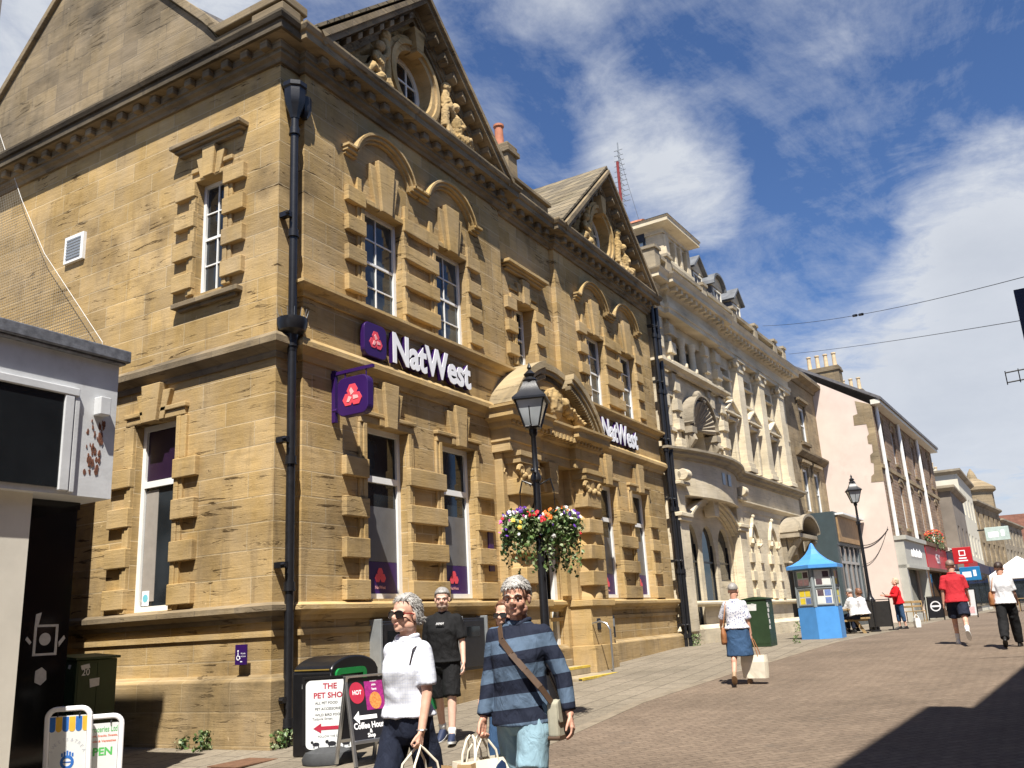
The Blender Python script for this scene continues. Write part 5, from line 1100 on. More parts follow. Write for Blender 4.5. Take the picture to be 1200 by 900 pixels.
# ---------------------------------------------------------------- cabinets
plain('cabinet_green', (.022, .045, .020), .45, var=.2, scale=5, bmp=.03)
def cabinet(x, y, rz, w, d, h, label, marks):
    o = empty('utility_cabinet', (x, y, gz(x)), rz, label, 'utility cabinet', 'green utility cabinets'); mb = MB(); mb.box(0, w, 0, d, 0, h - .08); mb.build('body', MATS['cabinet_green'], o, bevel=.012)
    mb = MB(); mb.prism([(-.03, h - .078), (d + .03, h - .078), (d + .03, h - .045), (d / 2, h), (-.03, h - .045)], -.03, w + .03, lambda u, dd, z: (dd, u, z)); mb.build('lid', MATS['cabinet_green'], o, bevel=.006)
    mb = MB(); mb.box(.03, w / 2 - .005, -.006, .0, .08, h - .12); mb.box(w / 2 + .005, w - .03, -.006, .0, .08, h - .12); mb.box(-.006, 0, .03, d - .03, .08, h - .12); mb.build('doors', MATS['cabinet_green'], o)
    mb = MB(); rnd = random.Random(5)
    for fr, u, z, ww, hh in marks:
        f = front(-.008) if fr == 'f' else leftside(-.008)
        f = (lambda u, dd, z: (u, -.0065 - dd, z)) if fr == 'f' else (lambda u, dd, z: (-.0065 - dd, u, z))
        mb.prism([(u + rnd.uniform(0, .02), z), (u + ww, z + rnd.uniform(0, .02)), (u + ww - rnd.uniform(0, .02), z + hh), (u, z + hh - rnd.uniform(0, .02))], 0, .003, f)
    for t, u, z, fr in (('20', .08, h - .28, 'f'), ('20', d * .2, h - .28, 's')):
        if w < .7: add_text(mb, t, (lambda u, dd, z: (u, -.007 - dd, z)) if fr == 'f' else (lambda u, dd, z: (-.007 - dd, d - u, z)), u, z, .001, .001, height=.09, bold=.01)
    mb.build('stickers', MATS['paper'], o); return o
cabinet(7.70, 11.25, 0, .62, 1.05, 1.36, 'dark green utility cabinet in the alley beside the bank side wall', [('f', .06, 1.16, .14, .07), ('f', .2, .92, .15, .12), ('s', .1, 1.17, .07, .06), ('s', .45, 1.0, .05, .05)])
cabinet(22.85, 6.0, R(-4), .5, .6, 1.22, 'tall green utility cabinet plastered with stickers, behind the woman in the blue skirt', [('f', .02, .95, .10, .12), ('f', .03, .82, .12, .1), ('f', .01, .68, .1, .12), ('f', .05, .55, .09, .11), ('f', .02, .42, .1, .1), ('s', .25, .88, .25, .16), ('s', .3, 1.02, .08, .04)])
# ---------------------------------------------------------------- litter bin
plain('bin_black', (.010, .010, .011), .3, var=.2, scale=7, bmp=.05); plain('bin_green', (.01, .20, .045), .4, var=.1); plain('gold_line', (.35, .24, .06), .4, .4, bmp=0)
LBN = empty('litter_bin', (8.50, 7.52, gz(8.5)), R(2), 'black double litter bin with green recycling slot behind the pet shop sign', 'litter bin')
mb = MB(); P_ = [(0, 0), (.92, 0), (.92, .96)] + arc(.46, .96, .46, 0, 180, 14, .18) + [(0, .96)]
mb.prism(P_, 0, .6, lambda u, d, z: (u, d, z)); mb.build('body', MATS['bin_black'], LBN, bevel=.03, smooth=35)
mb = MB(); mb.ribbon(rrect(.10, .62, .72, .96, .04), .035, .035, 0, .03, front(0), True); mb.ribbon([(.12, .78), (.3, .72), (.45, .74), (.6, .82)], .03, .03, .01, .05, front(0)); mb.box(.14, .55, -.012, -.002, .38, .62); mb.build('recycling_slot', MATS['bin_green'], LBN)
mb = MB(); mb.box(.13, .59, .001, .02, .75, .93, lambda u, d, z: (u, -d, z)); mb.build('slot_opening', MATS['dark_interior'], LBN)
mb = MB(); mb.ribbon(arc(.34, .5, .07, 20, 320, 14), .012, .012, .013, .016, front(0)); mb.build('recycling_mark', MATS['paper'], LBN)
mb = MB(); mb.box(-.006, 0, .03, .57, .985, 1.0); mb.build('gold_line', MATS['gold_line'], LBN)
mb = MB(); rnd = random.Random(9); lf = lambda u, d, z: (-.002 - d, u, z)
for k in range(5): mb.ribbon([(.42 - k * .055 + rnd.gauss(0, .02), .78 + rnd.gauss(0, .03)) for _ in range(5)], .007, .007, .0, .003 + k * .0003, lf)
mb.build('graffiti', MATS['paper'], LBN)
# ---------------------------------------------------------------- street signs: a pet shop swing sign, three more boards
plain('rubber_grey', (.05, .052, .055), .7, var=.15, scale=9); plain('panel_white', (.74, .76, .76), .4, var=.05, bmp=0); plain('ink_red', (.40, .02, .05), .6, bmp=0); plain('ink_black', (.015, .015, .02), .6, bmp=0); plain('ink_green', (.10, .48, .12), .6, bmp=0); plain('ink_orange', (.75, .16, .07), .6, bmp=0); plain('ink_blue', (.03, .15, .50), .6, bmp=0); plain('ink_yellow', (.78, .46, .05), .6, bmp=0); plain('ink_grey', (.50, .52, .58), .6, bmp=0); plain('magenta_print', (.28, .02, .16), .5, var=.3, scale=30, bmp=0); plain('pizza_print', (.60, .22, .06), .5, var=.5, scale=50, bmp=0); plain('chalk_black', (.012, .012, .016), .5, bmp=0)
def board_at(name, x, y, face, label, cat='sign'):
    """board turned to face the given direction (degrees from -Y towards -X)"""
    return empty(name, (x, y, gz(x)), R(-face), label, cat)
def fl(tilt=0., z0=0.): return lambda u, d, z: (u, -d + (z - z0) * math.sin(tilt), z0 + (z - z0) * math.cos(tilt))
t = board_at('pavement_sign', 8.28, 7.34, 55, 'white pet shop sign with red arrow on a grey rubber base beside the bin')
mb = MB(); mb.lathe([(.30, 0), (.31, .05), (.27, .12), (.12, .17)], (0, 0, 0), 20, 1.05, .8); mb.build('base', MATS['rubber_grey'], t, smooth=40)
f = fl(R(-2), .1); mb = MB(); mb.prism(rrect(-.30, .30, .13, .93, .07), -.02, .02, f); mb.ribbon([(-.3, .2), (-.3, .93), (.3, .93), (.3, .2)], .018, .018, -.03, .03, f); mb.build('frame', MATS['bin_black'], t)
mb = MB(); mb.prism(rrect(-.275, .275, .15, .90, .06), .021, .025, f); pn = mb.build('panel', MATS['panel_white'], t)
mb = MB(); kw = dict(align='CENTER'); add_text(mb, 'THE', f, .0, .80, .0265, .0265, height=.065, bold=.03, **kw); add_text(mb, 'PET SHOP', f, .0, .70, .0265, .0265, height=.065, bold=.03, **kw); mb.prism([(-.19, .375), (-.10, .43), (-.10, .395), (.17, .395), (.17, .355), (-.10, .355), (-.10, .32)], .026, .028, f); mb.build('red_print', MATS['ink_red'], pn)
mb = MB()
for k, s in enumerate(('ALL PET FOOD', 'PET ACCESSORIES', 'WILD BIRD FOOD')): add_text(mb, s, f, -.17, .635 - k * .065, .0265, .0265, height=.028, bold=.012)
add_text(mb, 'Tadpole Street', f, -.2, .455, .0265, .0265, height=.035); add_text(mb, 'FOLLOW THE SIGN', f, 0, .275, .0265, .0265, height=.022, **kw)
for u, s in ((-.16, .8), (.02, 1.), (.18, .9)):
    mb.prism([(u + s * .05 * math.cos(a), .205 + s * .026 * math.sin(a)) for a in np.linspace(0, 6.2, 12)[:-1]], .026, .0275, f); mb.prism([(u - s * .055 + s * .02 * math.cos(a), .228 + s * .02 * math.sin(a)) for a in np.linspace(0, 6.2, 9)[:-1]], .026, .0276, f)
    for q in (-.035, .03): mb.box(u + q * s, u + q * s + .012, .026, .0277, .165, .2, f)
mb.build('black_print', MATS['ink_black'], pn)
t = board_at('pavement_sign', 8.24, 6.80, 20, 'black and magenta coffee house sandwich board with silver frame and white arrow')
tl = R(14)
for s in (1, -1):
    f = (lambda s: lambda u, d, z: (u, s * (-.22 - d * 1.0 + z * math.tan(tl)), z))(s)
    mb = MB(); f0 = f; f = (lambda f0: lambda u, d, z: f0(u * .8, d, z * .95))(f0); mb.ribbon([(-.30, .02), (-.30, .985), (.30, .985), (.30, .02)], .022, .022, -.02, .02, f); mb.ribbon([(-.28, .27), (.28, .27)], .02, .02, -.018, .018, f); mb.build('frame', MATS['steel'], t, bevel=.004)
    mb = MB(); mb.box(-.28, .28, -.012, .004, .29, .965, f); pn = mb.build('panel', MATS['chalk_black'], t)
    if s < 0: continue
    mb = MB(); mb.box(-.02, .275, .005, .007, .60, .955, f); mb.build('poster', MATS['magenta_print'], pn); mb = MB(); mb.prism(arc(.13, .70, .095, 0, 345, 23), .0075, .009, f); mb.build('food_picture', MATS['pizza_print'], pn)
    mb = MB(); mb.prism(arc(-.15, .80, .12, 0, 345, 23), .005, .007, f); mb.build('red_disc', MATS['ink_red'], pn)
    mb = MB(); mb.prism([(-.25, .53), (-.16, .60), (-.16, .55), (.12, .55), (.12, .505), (-.16, .505), (-.16, .455)], .0055, .0085, f); add_text(mb, 'Coffee House', f, 0, .405, .006, .006, width=.52, height=.07, bold=.03, align='CENTER'); add_text(mb, '&', f, 0, .355, .006, .006, height=.045, bold=.03, align='CENTER'); add_text(mb, 'Shop', f, 0, .295, .006, .006, height=.06, bold=.03, align='CENTER')
    for k in range(3): add_text(mb, ('Amazing', 'pizza', 'here')[k], f, .13, .905 - k * .045, .0085, .0085, height=.03, bold=.02, align='CENTER')
    add_text(mb, 'HOT', f, -.15, .78, .0085, .0085, height=.05, bold=.02, align='CENTER'); mb.build('white_print', MATS['sign_white'], pn)
def hoop_board(x, y, h, w, face, label):
    t = board_at('pavement_sign', x, y, face, label); f = fl(R(-6)); mb = MB()
    mb.ribbon([(-w / 2, 0)] + [(-w / 2 + .09 - .09 * math.cos(a), h - .09 + .09 * math.sin(a)) for a in np.linspace(0, R(90), 6)] + [(w / 2 - .09 + .09 * math.sin(a), h - .09 + .09 * math.cos(a)) for a in np.linspace(0, R(90), 6)] + [(w / 2, 0)], .026, .026, -.025, .025, f); mb.build('frame', MATS['sign_white'], t, bevel=.012)
    mb = MB(); mb.box(-w / 2 + .03, w / 2 - .03, -.008, .008, .1, h - .07, f); pn = mb.build('panel', MATS['panel_white'], t)
    mb = MB(); [mb.tube([f(s * w * .27, 0, h - .03), f(s * w * .25, .02, h - .075)], .008, 5) for s in (-1, 1)]; mb.build('hooks', MATS['bin_black'], t); return t, f, pn
t, f, pn = hoop_board(6.24, 9.14, .88, .42, 50, 'white hoop sign with blue and yellow striped awning design')
mb = MB(); nb_ = MB()
for k in range(6):
    u = -.19 + k * .0655; (mb if k % 2 == 0 else nb_).prism([(u, .80), (u, .70 - .02)] + [(u + .031 + .031 * math.cos(a), .68 - .031 * math.sin(a)) for a in np.linspace(math.pi, 0, 7)][1:-1] + [(u + .062, .68), (u + .062, .80)], .0085, .0105, f)
for k in range(5): mb.prism([(-.06 + k * .026, .40), (-.042 + k * .026, .40), (-.042 + k * .026, .46 - .012 * abs(k - 2)), (-.06 + k * .026, .46 - .012 * abs(k - 2))], .0085, .0105, f)
mb.ribbon(arc(0, .345, .055, 0, 360, 16)[:-1], .014, .014, .0085, .0107, f, True); mb.ribbon([(-.05, .345), (.05, .345)], .006, .006, .0085, .0104, f); mb.build('blue_print', MATS['ink_blue'], pn); nb_.build('yellow_print', MATS['ink_yellow'], pn)
mb = MB()
for k in range(11):
    a = R(160 - k * 14); vs = 'SWEETS&TREAT'[k]; add_text(mb, vs, (lambda a: lambda u, d, z: f(.155 * math.cos(a) + u * math.sin(a) + z * math.cos(a), d, .40 + .155 * math.sin(a) - u * math.cos(a) + z * math.sin(a)))(a), -.012, 0, .0095, .0095, height=.032)
mb.build('grey_print', MATS['ink_grey'], pn)
t, f, pn = hoop_board(6.50, 9.02, .76, .44, 38, 'white hoop sign reading groceries and open in green letters')
mb = MB(); add_text(mb, 'VR Groceries Ltd', f, 0, .60, .0095, .0095, width=.36, height=.06, bold=.01, align='CENTER'); add_text(mb, 'OPEN', f, 0, .36, .0095, .0095, height=.085, bold=.035, align='CENTER'); mb.build('green_print', MATS['ink_green'], pn)
mb = MB(); add_text(mb, 'Indian Spices, Snacks, Sweets,', f, 0, .545, .0095, .0095, width=.37, height=.03, bold=.02, align='CENTER'); add_text(mb, 'Fresh Fruits & Vegetables', f, 0, .49, .0095, .0095, width=.34, height=.03, bold=.02, align='CENTER'); mb.build('orange_print', MATS['ink_orange'], pn)
# ---------------------------------------------------------------- blue roofed notice kiosk
plain('kiosk_blue', (.075, .27, .62), .45, var=.08, scale=4, bmp=.02); plain('kiosk_grey', (.24, .27, .28), .5, var=.1, scale=6, bmp=.02); plain('notice_pale', (.60, .60, .57), .6, var=.12, scale=12, bmp=0); plain('notice_pink', (.75, .48, .48), .6, var=.2, scale=18, bmp=0); plain('notice_yellow', (.80, .62, .05), .6, bmp=0); plain('notice_dark', (.08, .05, .06), .6, var=.3, scale=20, bmp=0); plain('notice_blue', (.14, .20, .42), .6, var=.2, scale=20, bmp=0); plain('notice_green', (.30, .50, .25), .6, bmp=0)
KI = empty('notice_kiosk', (26.22, 5.40, gz(26)), R(0), 'six sided notice kiosk with a flared bright blue roof and blue base', 'kiosk')
mb = MB(); mb.lathe([(.62, 0), (.62, .84)], (0, 0, 0), 6); mb.build('base', MATS['kiosk_blue'], KI); mb = MB(); mb.lathe([(.59, .842), (.59, 1.88)], (0, 0, 0), 6); mb.build('body', MATS['kiosk_grey'], KI)
mb = MB(); mb.lathe([(.60, 1.86), (.80, 1.88), (.80, 1.97), (.62, 2.02), (.40, 2.13), (.22, 2.28), (.11, 2.42), (.05, 2.56), (.01, 2.60)], (0, 0, 0), 6); mb.build('roof', MATS['kiosk_blue'], KI)
ap = .59 * math.cos(R(30))
for k in range(6):
    a = R(30 + 60 * k); f = (lambda a: lambda u, d, z: ((ap + d) * math.cos(a) - u * math.sin(a), (ap + d) * math.sin(a) + u * math.cos(a), z))(a)
    mb = MB()
    for z0, z1 in ((.90, 1.34), (1.40, 1.84)): mb.ribbon([(-.23, z0), (.23, z0), (.23, z1), (-.23, z1)], .015, .015, 0, .03, f, True)
    for s in (-1, 1): mb.box(s * .29 - .02, s * .29 + .02, -.01, .035, .842, 1.86, f)
    q = mb.build('notice_frame', MATS['kiosk_grey'], KI)
    mb = MB(); rnd = random.Random(k + 20)
    for z0, z1 in ((.915, 1.325), (1.415, 1.825)): mb.mi = 0; mb.box(-.215, .215, .004, .008, z0, z1, f)
    for i in range(2):
        for j in range(4):
            mb.mi = rnd.choice((1, 2, 3, 4, 5)) if k != 3 else rnd.choice((3, 3, 0, 4)); u = -.19 + .2 * i; z = .93 + j * .2 + (.1 if j > 1 else 0); mb.box(u, u + .17, .0085, .011, z, z + .16, f)
    mb.build('notices', [MATS['notice_pale'], MATS['notice_pink'], MATS['notice_yellow'], MATS['notice_dark'], MATS['notice_blue'], MATS['notice_green']], q)
# ---------------------------------------------------------------- pub tables, screens and chairs
plain('bench_wood', (.30, .20, .09), .7, var=.25, scale=8); plain('screen_dark', (.03, .028, .027), .7, var=.2)
PTB = empty('picnic_table', (29.9, 5.55, gz(30)), R(10), 'wooden picnic table beside the blue kiosk outside the timber fronted pub', 'picnic table')
mb = MB(); [mb.box(-.8, .8, -.36 + k * .15, -.23 + k * .15, .70, .74) for k in range(5)]; mb.build('tabletop', MATS['bench_wood'], PTB)
for s in (-1, 1): mb = MB(); [mb.box(-.8, .8, s * .68 + q - .065, s * .68 + q + .065, .42, .46) for q in (-.07, .07)]; mb.build('seat', MATS['bench_wood'], PTB)
for s in (-1, 1):
    for q in (-1, 1): mb = MB(); mb.hexa([(s * .6 - .03, q * .62 - .05, 0), (s * .6 + .03, q * .62 - .05, 0), (s * .6 + .03, q * .62 + .05, 0), (s * .6 - .03, q * .62 + .05, 0), (s * .6 - .03, q * .22 - .05, .7), (s * .6 + .03, q * .22 - .05, .7), (s * .6 + .03, q * .22 + .05, .7), (s * .6 - .03, q * .22 + .05, .7)]); mb.build('leg', MATS['bench_wood'], PTB)
mb = MB(); [mb.box(s * .6 - .045, s * .6 - .031, -.75, .75, .36, .42) for s in (-1, 1)]; mb.build('crossbar', MATS['bench_wood'], PTB)
def screen(x, y, rz, w, label):
    o = empty('pavement_screen', (x, y, gz(x)), rz, label, 'screen', 'dark screens round the pub tables'); mb = MB(); mb.box(-w / 2, w / 2, -.01, .01, .12, .92); mb.build('panel', MATS['screen_dark'], o); mb = MB()
    for s in (-1, 1): mb.tube([(s * w / 2, 0, 0), (s * w / 2, 0, 1.0)], .022, 8); mb.lathe([(.16, 0), (.16, .03), (.03, .05)], (s * w / 2, 0, 0), 12)
    mb.tube([(-w / 2, 0, .97), (w / 2, 0, .97)], .015, 6); mb.build('posts', MATS['bin_black'], o)
    mb = MB(); add_text(mb, '', front(.011), 0, .4, 0, 0, height=.2) if False else mb.box(-.14, .14, .0115, .0125, .42, .68, lambda u, d, z: (u, -d, z)); mb.build('pale_badge', MATS['grey_metal'], o); return o
screen(30.9, 4.75, R(8), .62, 'dark fabric screen nearest the picnic table with grey badge'); screen(31.6, 4.68, R(70), .8, 'dark fabric screen standing end on beside the woman in red')
def cafe_chair(x, y, rz, label):
    o = empty('cafe_chair', (x, y, gz(x)), rz, label, 'chair', 'wooden chairs outside the shops'); 
    for a, b in ((-.2, -.2), (.2, -.2)): mb = MB(); mb.tube([(a, b, 0), (a, b, .45)], .02, 6); mb.build('leg', MATS['bench_wood'], o)
    for a in (-.2, .2): mb = MB(); mb.tube([(a, .2, 0), (a, .2, .45), (a, .27, .9)], .02, 6); mb.build('leg', MATS['bench_wood'], o)
    mb = MB(); mb.box(-.22, .22, -.22, .22, .44, .475); mb.build('seat', MATS['bench_wood'], o, bevel=.01); mb = MB(); mb.box(-.22, .22, .235, .265, .62, .70); mb.box(-.22, .22, .255, .285, .80, .90); mb.build('backrest', MATS['bench_wood'], o, bevel=.01)
cafe_chair(42.0, 5.0, R(80), 'wooden chair against the foot of the pink gable wall'); cafe_chair(43.2, 4.75, R(-70), 'wooden chair facing the wall one, by the grey shop pillar')
def aboard(x, y, face, fm, label, w=.65, h=1.05):
    t = board_at('pavement_sign', x, y, face, label); f = fl(R(-10)); mb = MB(); mb.ribbon([(-w / 2, 0), (-w / 2, h), (w / 2, h), (w / 2, 0)], .025, .025, -.02, .02, f); mb.ribbon([(-w / 2, 0), (-w / 2, h)], .02, .02, -.4, -.36, fl(R(-10))); mb.build('frame', MATS['bin_black'], t)
    mb = MB(); mb.box(-w / 2 + .02, w / 2 - .02, -.01, .012, .1, h - .02, f); mb.build('panel', MATS[fm], t); return t, f
t, f = aboard(45.3, 4.3, 70, 'chalk_black', 'black shop board with a round white badge by the grey shopfront'); mb = MB(); mb.ribbon(arc(0, .62, .2, 0, 360, 20)[:-1], .03, .02, .013, .018, f, True); mb.box(-.2, .2, .0131, .017, .58, .66, f); mb.build('badge', MATS['sign_white'], t)
t, f = aboard(47.5, 3.15, 75, 'panel_white', 'white poster board with pink print in dark frame beyond the man in red', .8, 1.3); mb = MB(); mb.box(-.3, .3, .013, .016, .2, .5, f); add_text(mb, 'SALE', f, 0, .85, .0135, .0135, height=.14, align='CENTER', bold=.02); mb.build('pink_print', MATS['notice_pink'], t)
# wires and flower box on the pink terrace, projecting shop signs
basket('window_box', (54.0, 4.6, 5.1), .5, 31, 'box of red flowers and trailing leaves above the red shopfront', trail=.5, n=500, cols=('red', 'red', 'orange'))
def proj_sign(x, y, z, w, h, fm, label, emb=None):
    o = empty('projecting_sign', (x, y, z), 0, label, 'sign'); mb = MB(); mb.box(-.06, .06, -w, 0, -h, 0); mb.build('panel', MATS[fm], o, bevel=.02); mb = MB(); mb.box(-.02, .02, -.1, .5, -.2, -.1); mb.build('bracket', MATS['bin_black'], o)
    f = lambda u, d, z: (-.06 - d, -u, z); mb = MB()
    if emb == 'square': mb.ribbon([(w * .35, -h * .2), (w * .65, -h * .2), (w * .65, -h * .5), (w * .35, -h * .5)], .04, .03, .002, .006, f, True); mb.box(w * .3, w * .7, .002, .005, -h * .7, -h * .62, f); mb.box(w * .25, w * .75, .002, .005, -h * .85, -h * .78, f)
    elif emb: mb.box(w * .12, w * .55, .002, .006, -h * .75, -h * .35, f); mb.box(w * .65, w * .8, .002, .006, -h * .7, -h * .25, f)
    if emb: mb.build('emblem', MATS['sign_white'], o)
proj_sign(59.0, 4.15, 4.75, 1.0, .95, 'shop_red', 'bright red projecting shop sign with a white square emblem', 'square'); proj_sign(60.5, 4.05, 3.65, 1.1, .8, 'shop_blue', 'blue projecting shop sign below the red one', 'bars')
plain('sage_panel', (.42, .50, .46), .5); proj_sign(76, 2.9, 6.9, 1.6, 1.0, 'sage_panel', 'pale green hanging sign with dark frame further up the street', 'bars')
mb = MB(); mb.tube([(44.33, 5.6 + 2.2 * t, 5.1 - 2.6 * t * (1 - t)) for t in np.linspace(0, 1, 14)], .018, 5); mb.tube([(44.34, 5.6 + 1.9 * t, 5.2 - 1.2 * t - 3.6 * t * (1 - t)) for t in np.linspace(0, 1, 14)], .012, 5); tag(mb.build('loose_cable', MATS['bin_black']), 'loose black cables looping down the pink gable wall', 'cable')
# ---------------------------------------------------------------- far end of the street
def far_house(name, x, y, rz, w, h, dep, wm, label, floors, n, roof=0., roofm='slate', parapet=.4, cat='building', shopm='shop_navy'):
    o = empty(name, (x, y, .9), rz, label, cat); hs = []
    for z in floors:
        for k in range(n): c = (k + .5) * w / n; hs.append((c - .45, c + .45, z, z + 1.6, .2))
    mb = MB(); wall(mb, CF, 0, w, -1, h, hs); wall(mb, leftside(0.), 0, dep, -1, h); wall(mb, rightside(w), 0, dep, -1, h); mb.build('wall', wm, o)
    for q in hs: window(o, CF, *q[:4], .12, 1, 2, .08)
    mb = MB(); mb.sweep([(0, dep), (0, 0), (w, 0), (w, dep)], [(-.05, h), (.05, h), (.3, h + .2), (.3, h + .35), (-.05, h + parapet)]); mb.build('cornice', CREAMW, o)
    mb = MB()
    if roof: mb.add([(-.1, -.2, h + .3), (w + .1, -.2, h + .3), (w + .1, dep, h + .3), (-.1, dep, h + .3), (-.1, dep / 2, h + roof), (w + .1, dep / 2, h + roof)], [(0, 1, 5, 4), (2, 3, 4, 5), (0, 4, 3), (1, 2, 5)])
    else: mb.box(.1, w - .1, .1, dep - .1, h + .05, h + .1)
    mb.build('roof', MATS[roofm], o)
    mb = MB(); mb.box(.2, w - .2, -.25, -.003, 2.7, 3.4); mb.build('shop_fascia', MATS[shopm], o); mb = MB(); mb.quad((.3, -.05, .4), (w - .3, -.05, .4), (w - .3, -.05, 2.7), (.3, -.05, 2.7)); mb.build('shop_window', MATS['window_glass'], o)
    return o
plain('far_cream', (.62, .58, .47), .9, var=.08, scale=1); plain('far_brown', (.25, .185, .13), .9, var=.2, scale=1.2); plain('far_grey', (.20, .17, .14), .9, var=.2, scale=.8); plain('brown_tiles', (.13, .055, .035), .9, var=.3, scale=2)
far_house('far_shop_building', 62.75, 3.9, R(-.5), 9.2, 7.6, 11, MATS['far_grey'], 'grey brown building with sloping coping just past the brown terrace', (3.9,), 3, 0, shopm='shop_red'); fc = far_house('far_cream_building', 72.1, 3.85, R(-1), 11.5, 9.8, 12, MATS['far_cream'], 'tall cream rendered building with chimneys beyond the grey brown one', (3.9, 6.9), 4)
for k in range(4): stack(fc, 1.5 + k * 2.8, 2.5, 9.8, 11.2, .7, 1.2, 2, MATS['far_cream'], MATS['buff_pot'], .6)
ft = far_house('far_domed_building', 84, 3.6, R(-6), 13, 8.6, 12, TAN, 'tan stone building with a corner turret far up the street', (3.8, 6.4), 5, 2.2)
mb = MB(); mb.lathe([(1.6, 8.5), (1.6, 10.6), (1.9, 10.8), (1.9, 11.1), (1.3, 11.5), (.5, 12.0), (.3, 12.6), (.05, 13)], (11.5, 1.5, 0), 10); mb.build('turret', TAN, ft)
far_house('far_ornate_building', 97.1, 2.2, R(-6), 14, 7.8, 12, CREAMW, 'ornate grey stone building between the turret and the brown roofed end', (3.7, 5.8), 6, 1.6)
far_house('far_end_building', 122, 3.5, R(-84), 30, 4.6, 10, CREAMW, 'low stone building with brown tiled roof closing the end of the street', (2.2,), 8, 6.2, 'brown_tiles')
# white market gazebo
plain('tent_white', (.80, .80, .80), .7, var=.04, bmp=.03, scale=3); GA = empty('market_gazebo', (61, .9, .94), R(-4), 'white market gazebo in the street behind the woman in the white top', 'gazebo')
mb = MB(); mb.add([(-1.5, -1.5, 2.1), (1.5, -1.5, 2.1), (1.5, 1.5, 2.1), (-1.5, 1.5, 2.1), (0, 0, 3.15)], [(0, 1, 4), (1, 2, 4), (2, 3, 4), (3, 0, 4)])
for a, b in (((-1.5, -1.5), (1.5, -1.5)), ((1.5, -1.5), (1.5, 1.5)), ((1.5, 1.5), (-1.5, 1.5)), ((-1.5, 1.5), (-1.5, -1.5))): mb.quad((*a, 1.85), (*b, 1.85), (*b, 2.1), (*a, 2.1))
mb.build('canopy', MATS['tent_white'], GA)
for a in (-1.45, 1.45):
    for b in (-1.45, 1.45): mb = MB(); mb.tube([(a, b, 0), (a, b, 2.1)], .025, 6); mb.build('leg', MATS['steel'], GA)
mb = MB(); mb.box(-1.2, 1.2, -.4, .4, .7, .74); [mb.box(a - .02, a + .02, b - .02, b + .02, 0, .7) for a in (-1.1, 1.1) for b in (-.35, .35)]; tbl = mb.build('stall_table', MATS['bench_wood']); tbl.location = (61, .9, .94); tag(tbl, 'stall table under the white market gazebo', 'table')
# ---------------------------------------------------------------- people
def skin_mat(name, col):
    if name in MATS: return MATS[name]
    m, nt, b = newmat(name); tc = N(nt, 'TexCoord'); nz = N(nt, 'TexNoise', Scale=18., Detail=4.); L(nt, tc.outputs['Object'], nz.inputs['Vector'])
    c = mixc(nt, ramp(nt, nz.outputs[0], .35, .65, 0, .5), col, (col[0] * .9, col[1] * .68, col[2] * .62)); L(nt, c, b.inputs['Base Color'])
    b.inputs['Roughness'].default_value = .5; b.inputs['Subsurface Weight'].default_value = .0; b.inputs['Specular IOR Level'].default_value = .35; MATS[name] = m; return m
skin_mat('skin_fair', (.60, .37, .275)); skin_mat('skin_tan', (.56, .325, .235)); skin_mat('skin_pale', (.66, .43, .335))
def hair_mat(name, c1, c2):
    m, nt, b = newmat(name); tc = N(nt, 'TexCoord'); mp = N(nt, 'Mapping'); mp.inputs['Scale'].default_value = (1, 1, .22); L(nt, tc.outputs['Object'], mp.inputs[0]); nz = N(nt, 'TexNoise', Scale=150., Detail=4., Distortion=.6); L(nt, mp.outputs[0], nz.inputs['Vector'])
    L(nt, mixc(nt, ramp(nt, nz.outputs[0], .35, .65), c1, c2), b.inputs['Base Color']); b.inputs['Roughness'].default_value = .5; bump(nt, b, nz.outputs[0], .4, .005); MATS[name] = m
hair_mat('hair_silver', (.30, .285, .265), (.47, .45, .425)); hair_mat('hair_grey', (.16, .15, .14), (.38, .36, .34)); hair_mat('hair_beard', (.24, .17, .135), (.36, .28, .23)); hair_mat('hair_dark', (.02, .012, .01), (.06, .035, .025)); hair_mat('hair_blond', (.36, .27, .16), (.62, .52, .38)); hair_mat('hair_auburn', (.10, .04, .02), (.22, .10, .05)); hair_mat('hair_cropped', (.16, .10, .08), (.26, .18, .14))
plain('eye_dark', (.07, .05, .045), .2, var=0, bmp=0); plain('frame_dark', (.02, .012, .012), .25, bmp=0); plain('lens_dark', (.012, .010, .010), .08, var=0, bmp=0, spec=.7); plain('frame_red', (.30, .02, .02), .3, bmp=0); plain('lip', (.42, .17, .14), .5, bmp=0)
plain('kraft', (.40, .26, .13), .8, var=.15, scale=7, bmp=.15, stain=(.30, .18, .085)); plain('cord_white', (.70, .64, .52), .8, var=.1, bmp=0); plain('tan_leather', (.30, .125, .05), .5, var=.25, scale=8); plain('brown_leather', (.085, .05, .03), .55, var=.2, scale=9); plain('canvas_khaki', (.36, .34, .26), .85, var=.12, scale=9); plain('tote_cream', (.74, .68, .55), .85, var=.07, scale=5); plain('shoe_navy', (.02, .03, .07), .6); plain('sole_white', (.72, .72, .70), .6); plain('shoe_black', (.014, .013, .013), .5); plain('sandal_tan', (.38, .26, .16), .6); plain('bag_green', (.015, .23, .08), .5); plain('plastic_white', (.72, .72, .70), .4, var=.08)
def ell(mb, rings, n=22, pw=2.3):
    vs = []
    for x, y, z, rx, ry in rings:
        for k in range(n):
            w = 2 * math.pi * k / n; c, s_ = math.cos(w), math.sin(w); vs.append((x + rx * abs(c) ** (2 / pw) * (1 if c > 0 else -1), y + ry * abs(s_) ** (2 / pw) * (1 if s_ > 0 else -1), z))
    m = len(rings); mb.add(vs, [(i * n + k, i * n + (k + 1) % n, (i + 1) * n + (k + 1) % n, (i + 1) * n + k) for i in range(m - 1) for k in range(n)] + [tuple(range(n - 1, -1, -1)), tuple(range((m - 1) * n, m * n))])
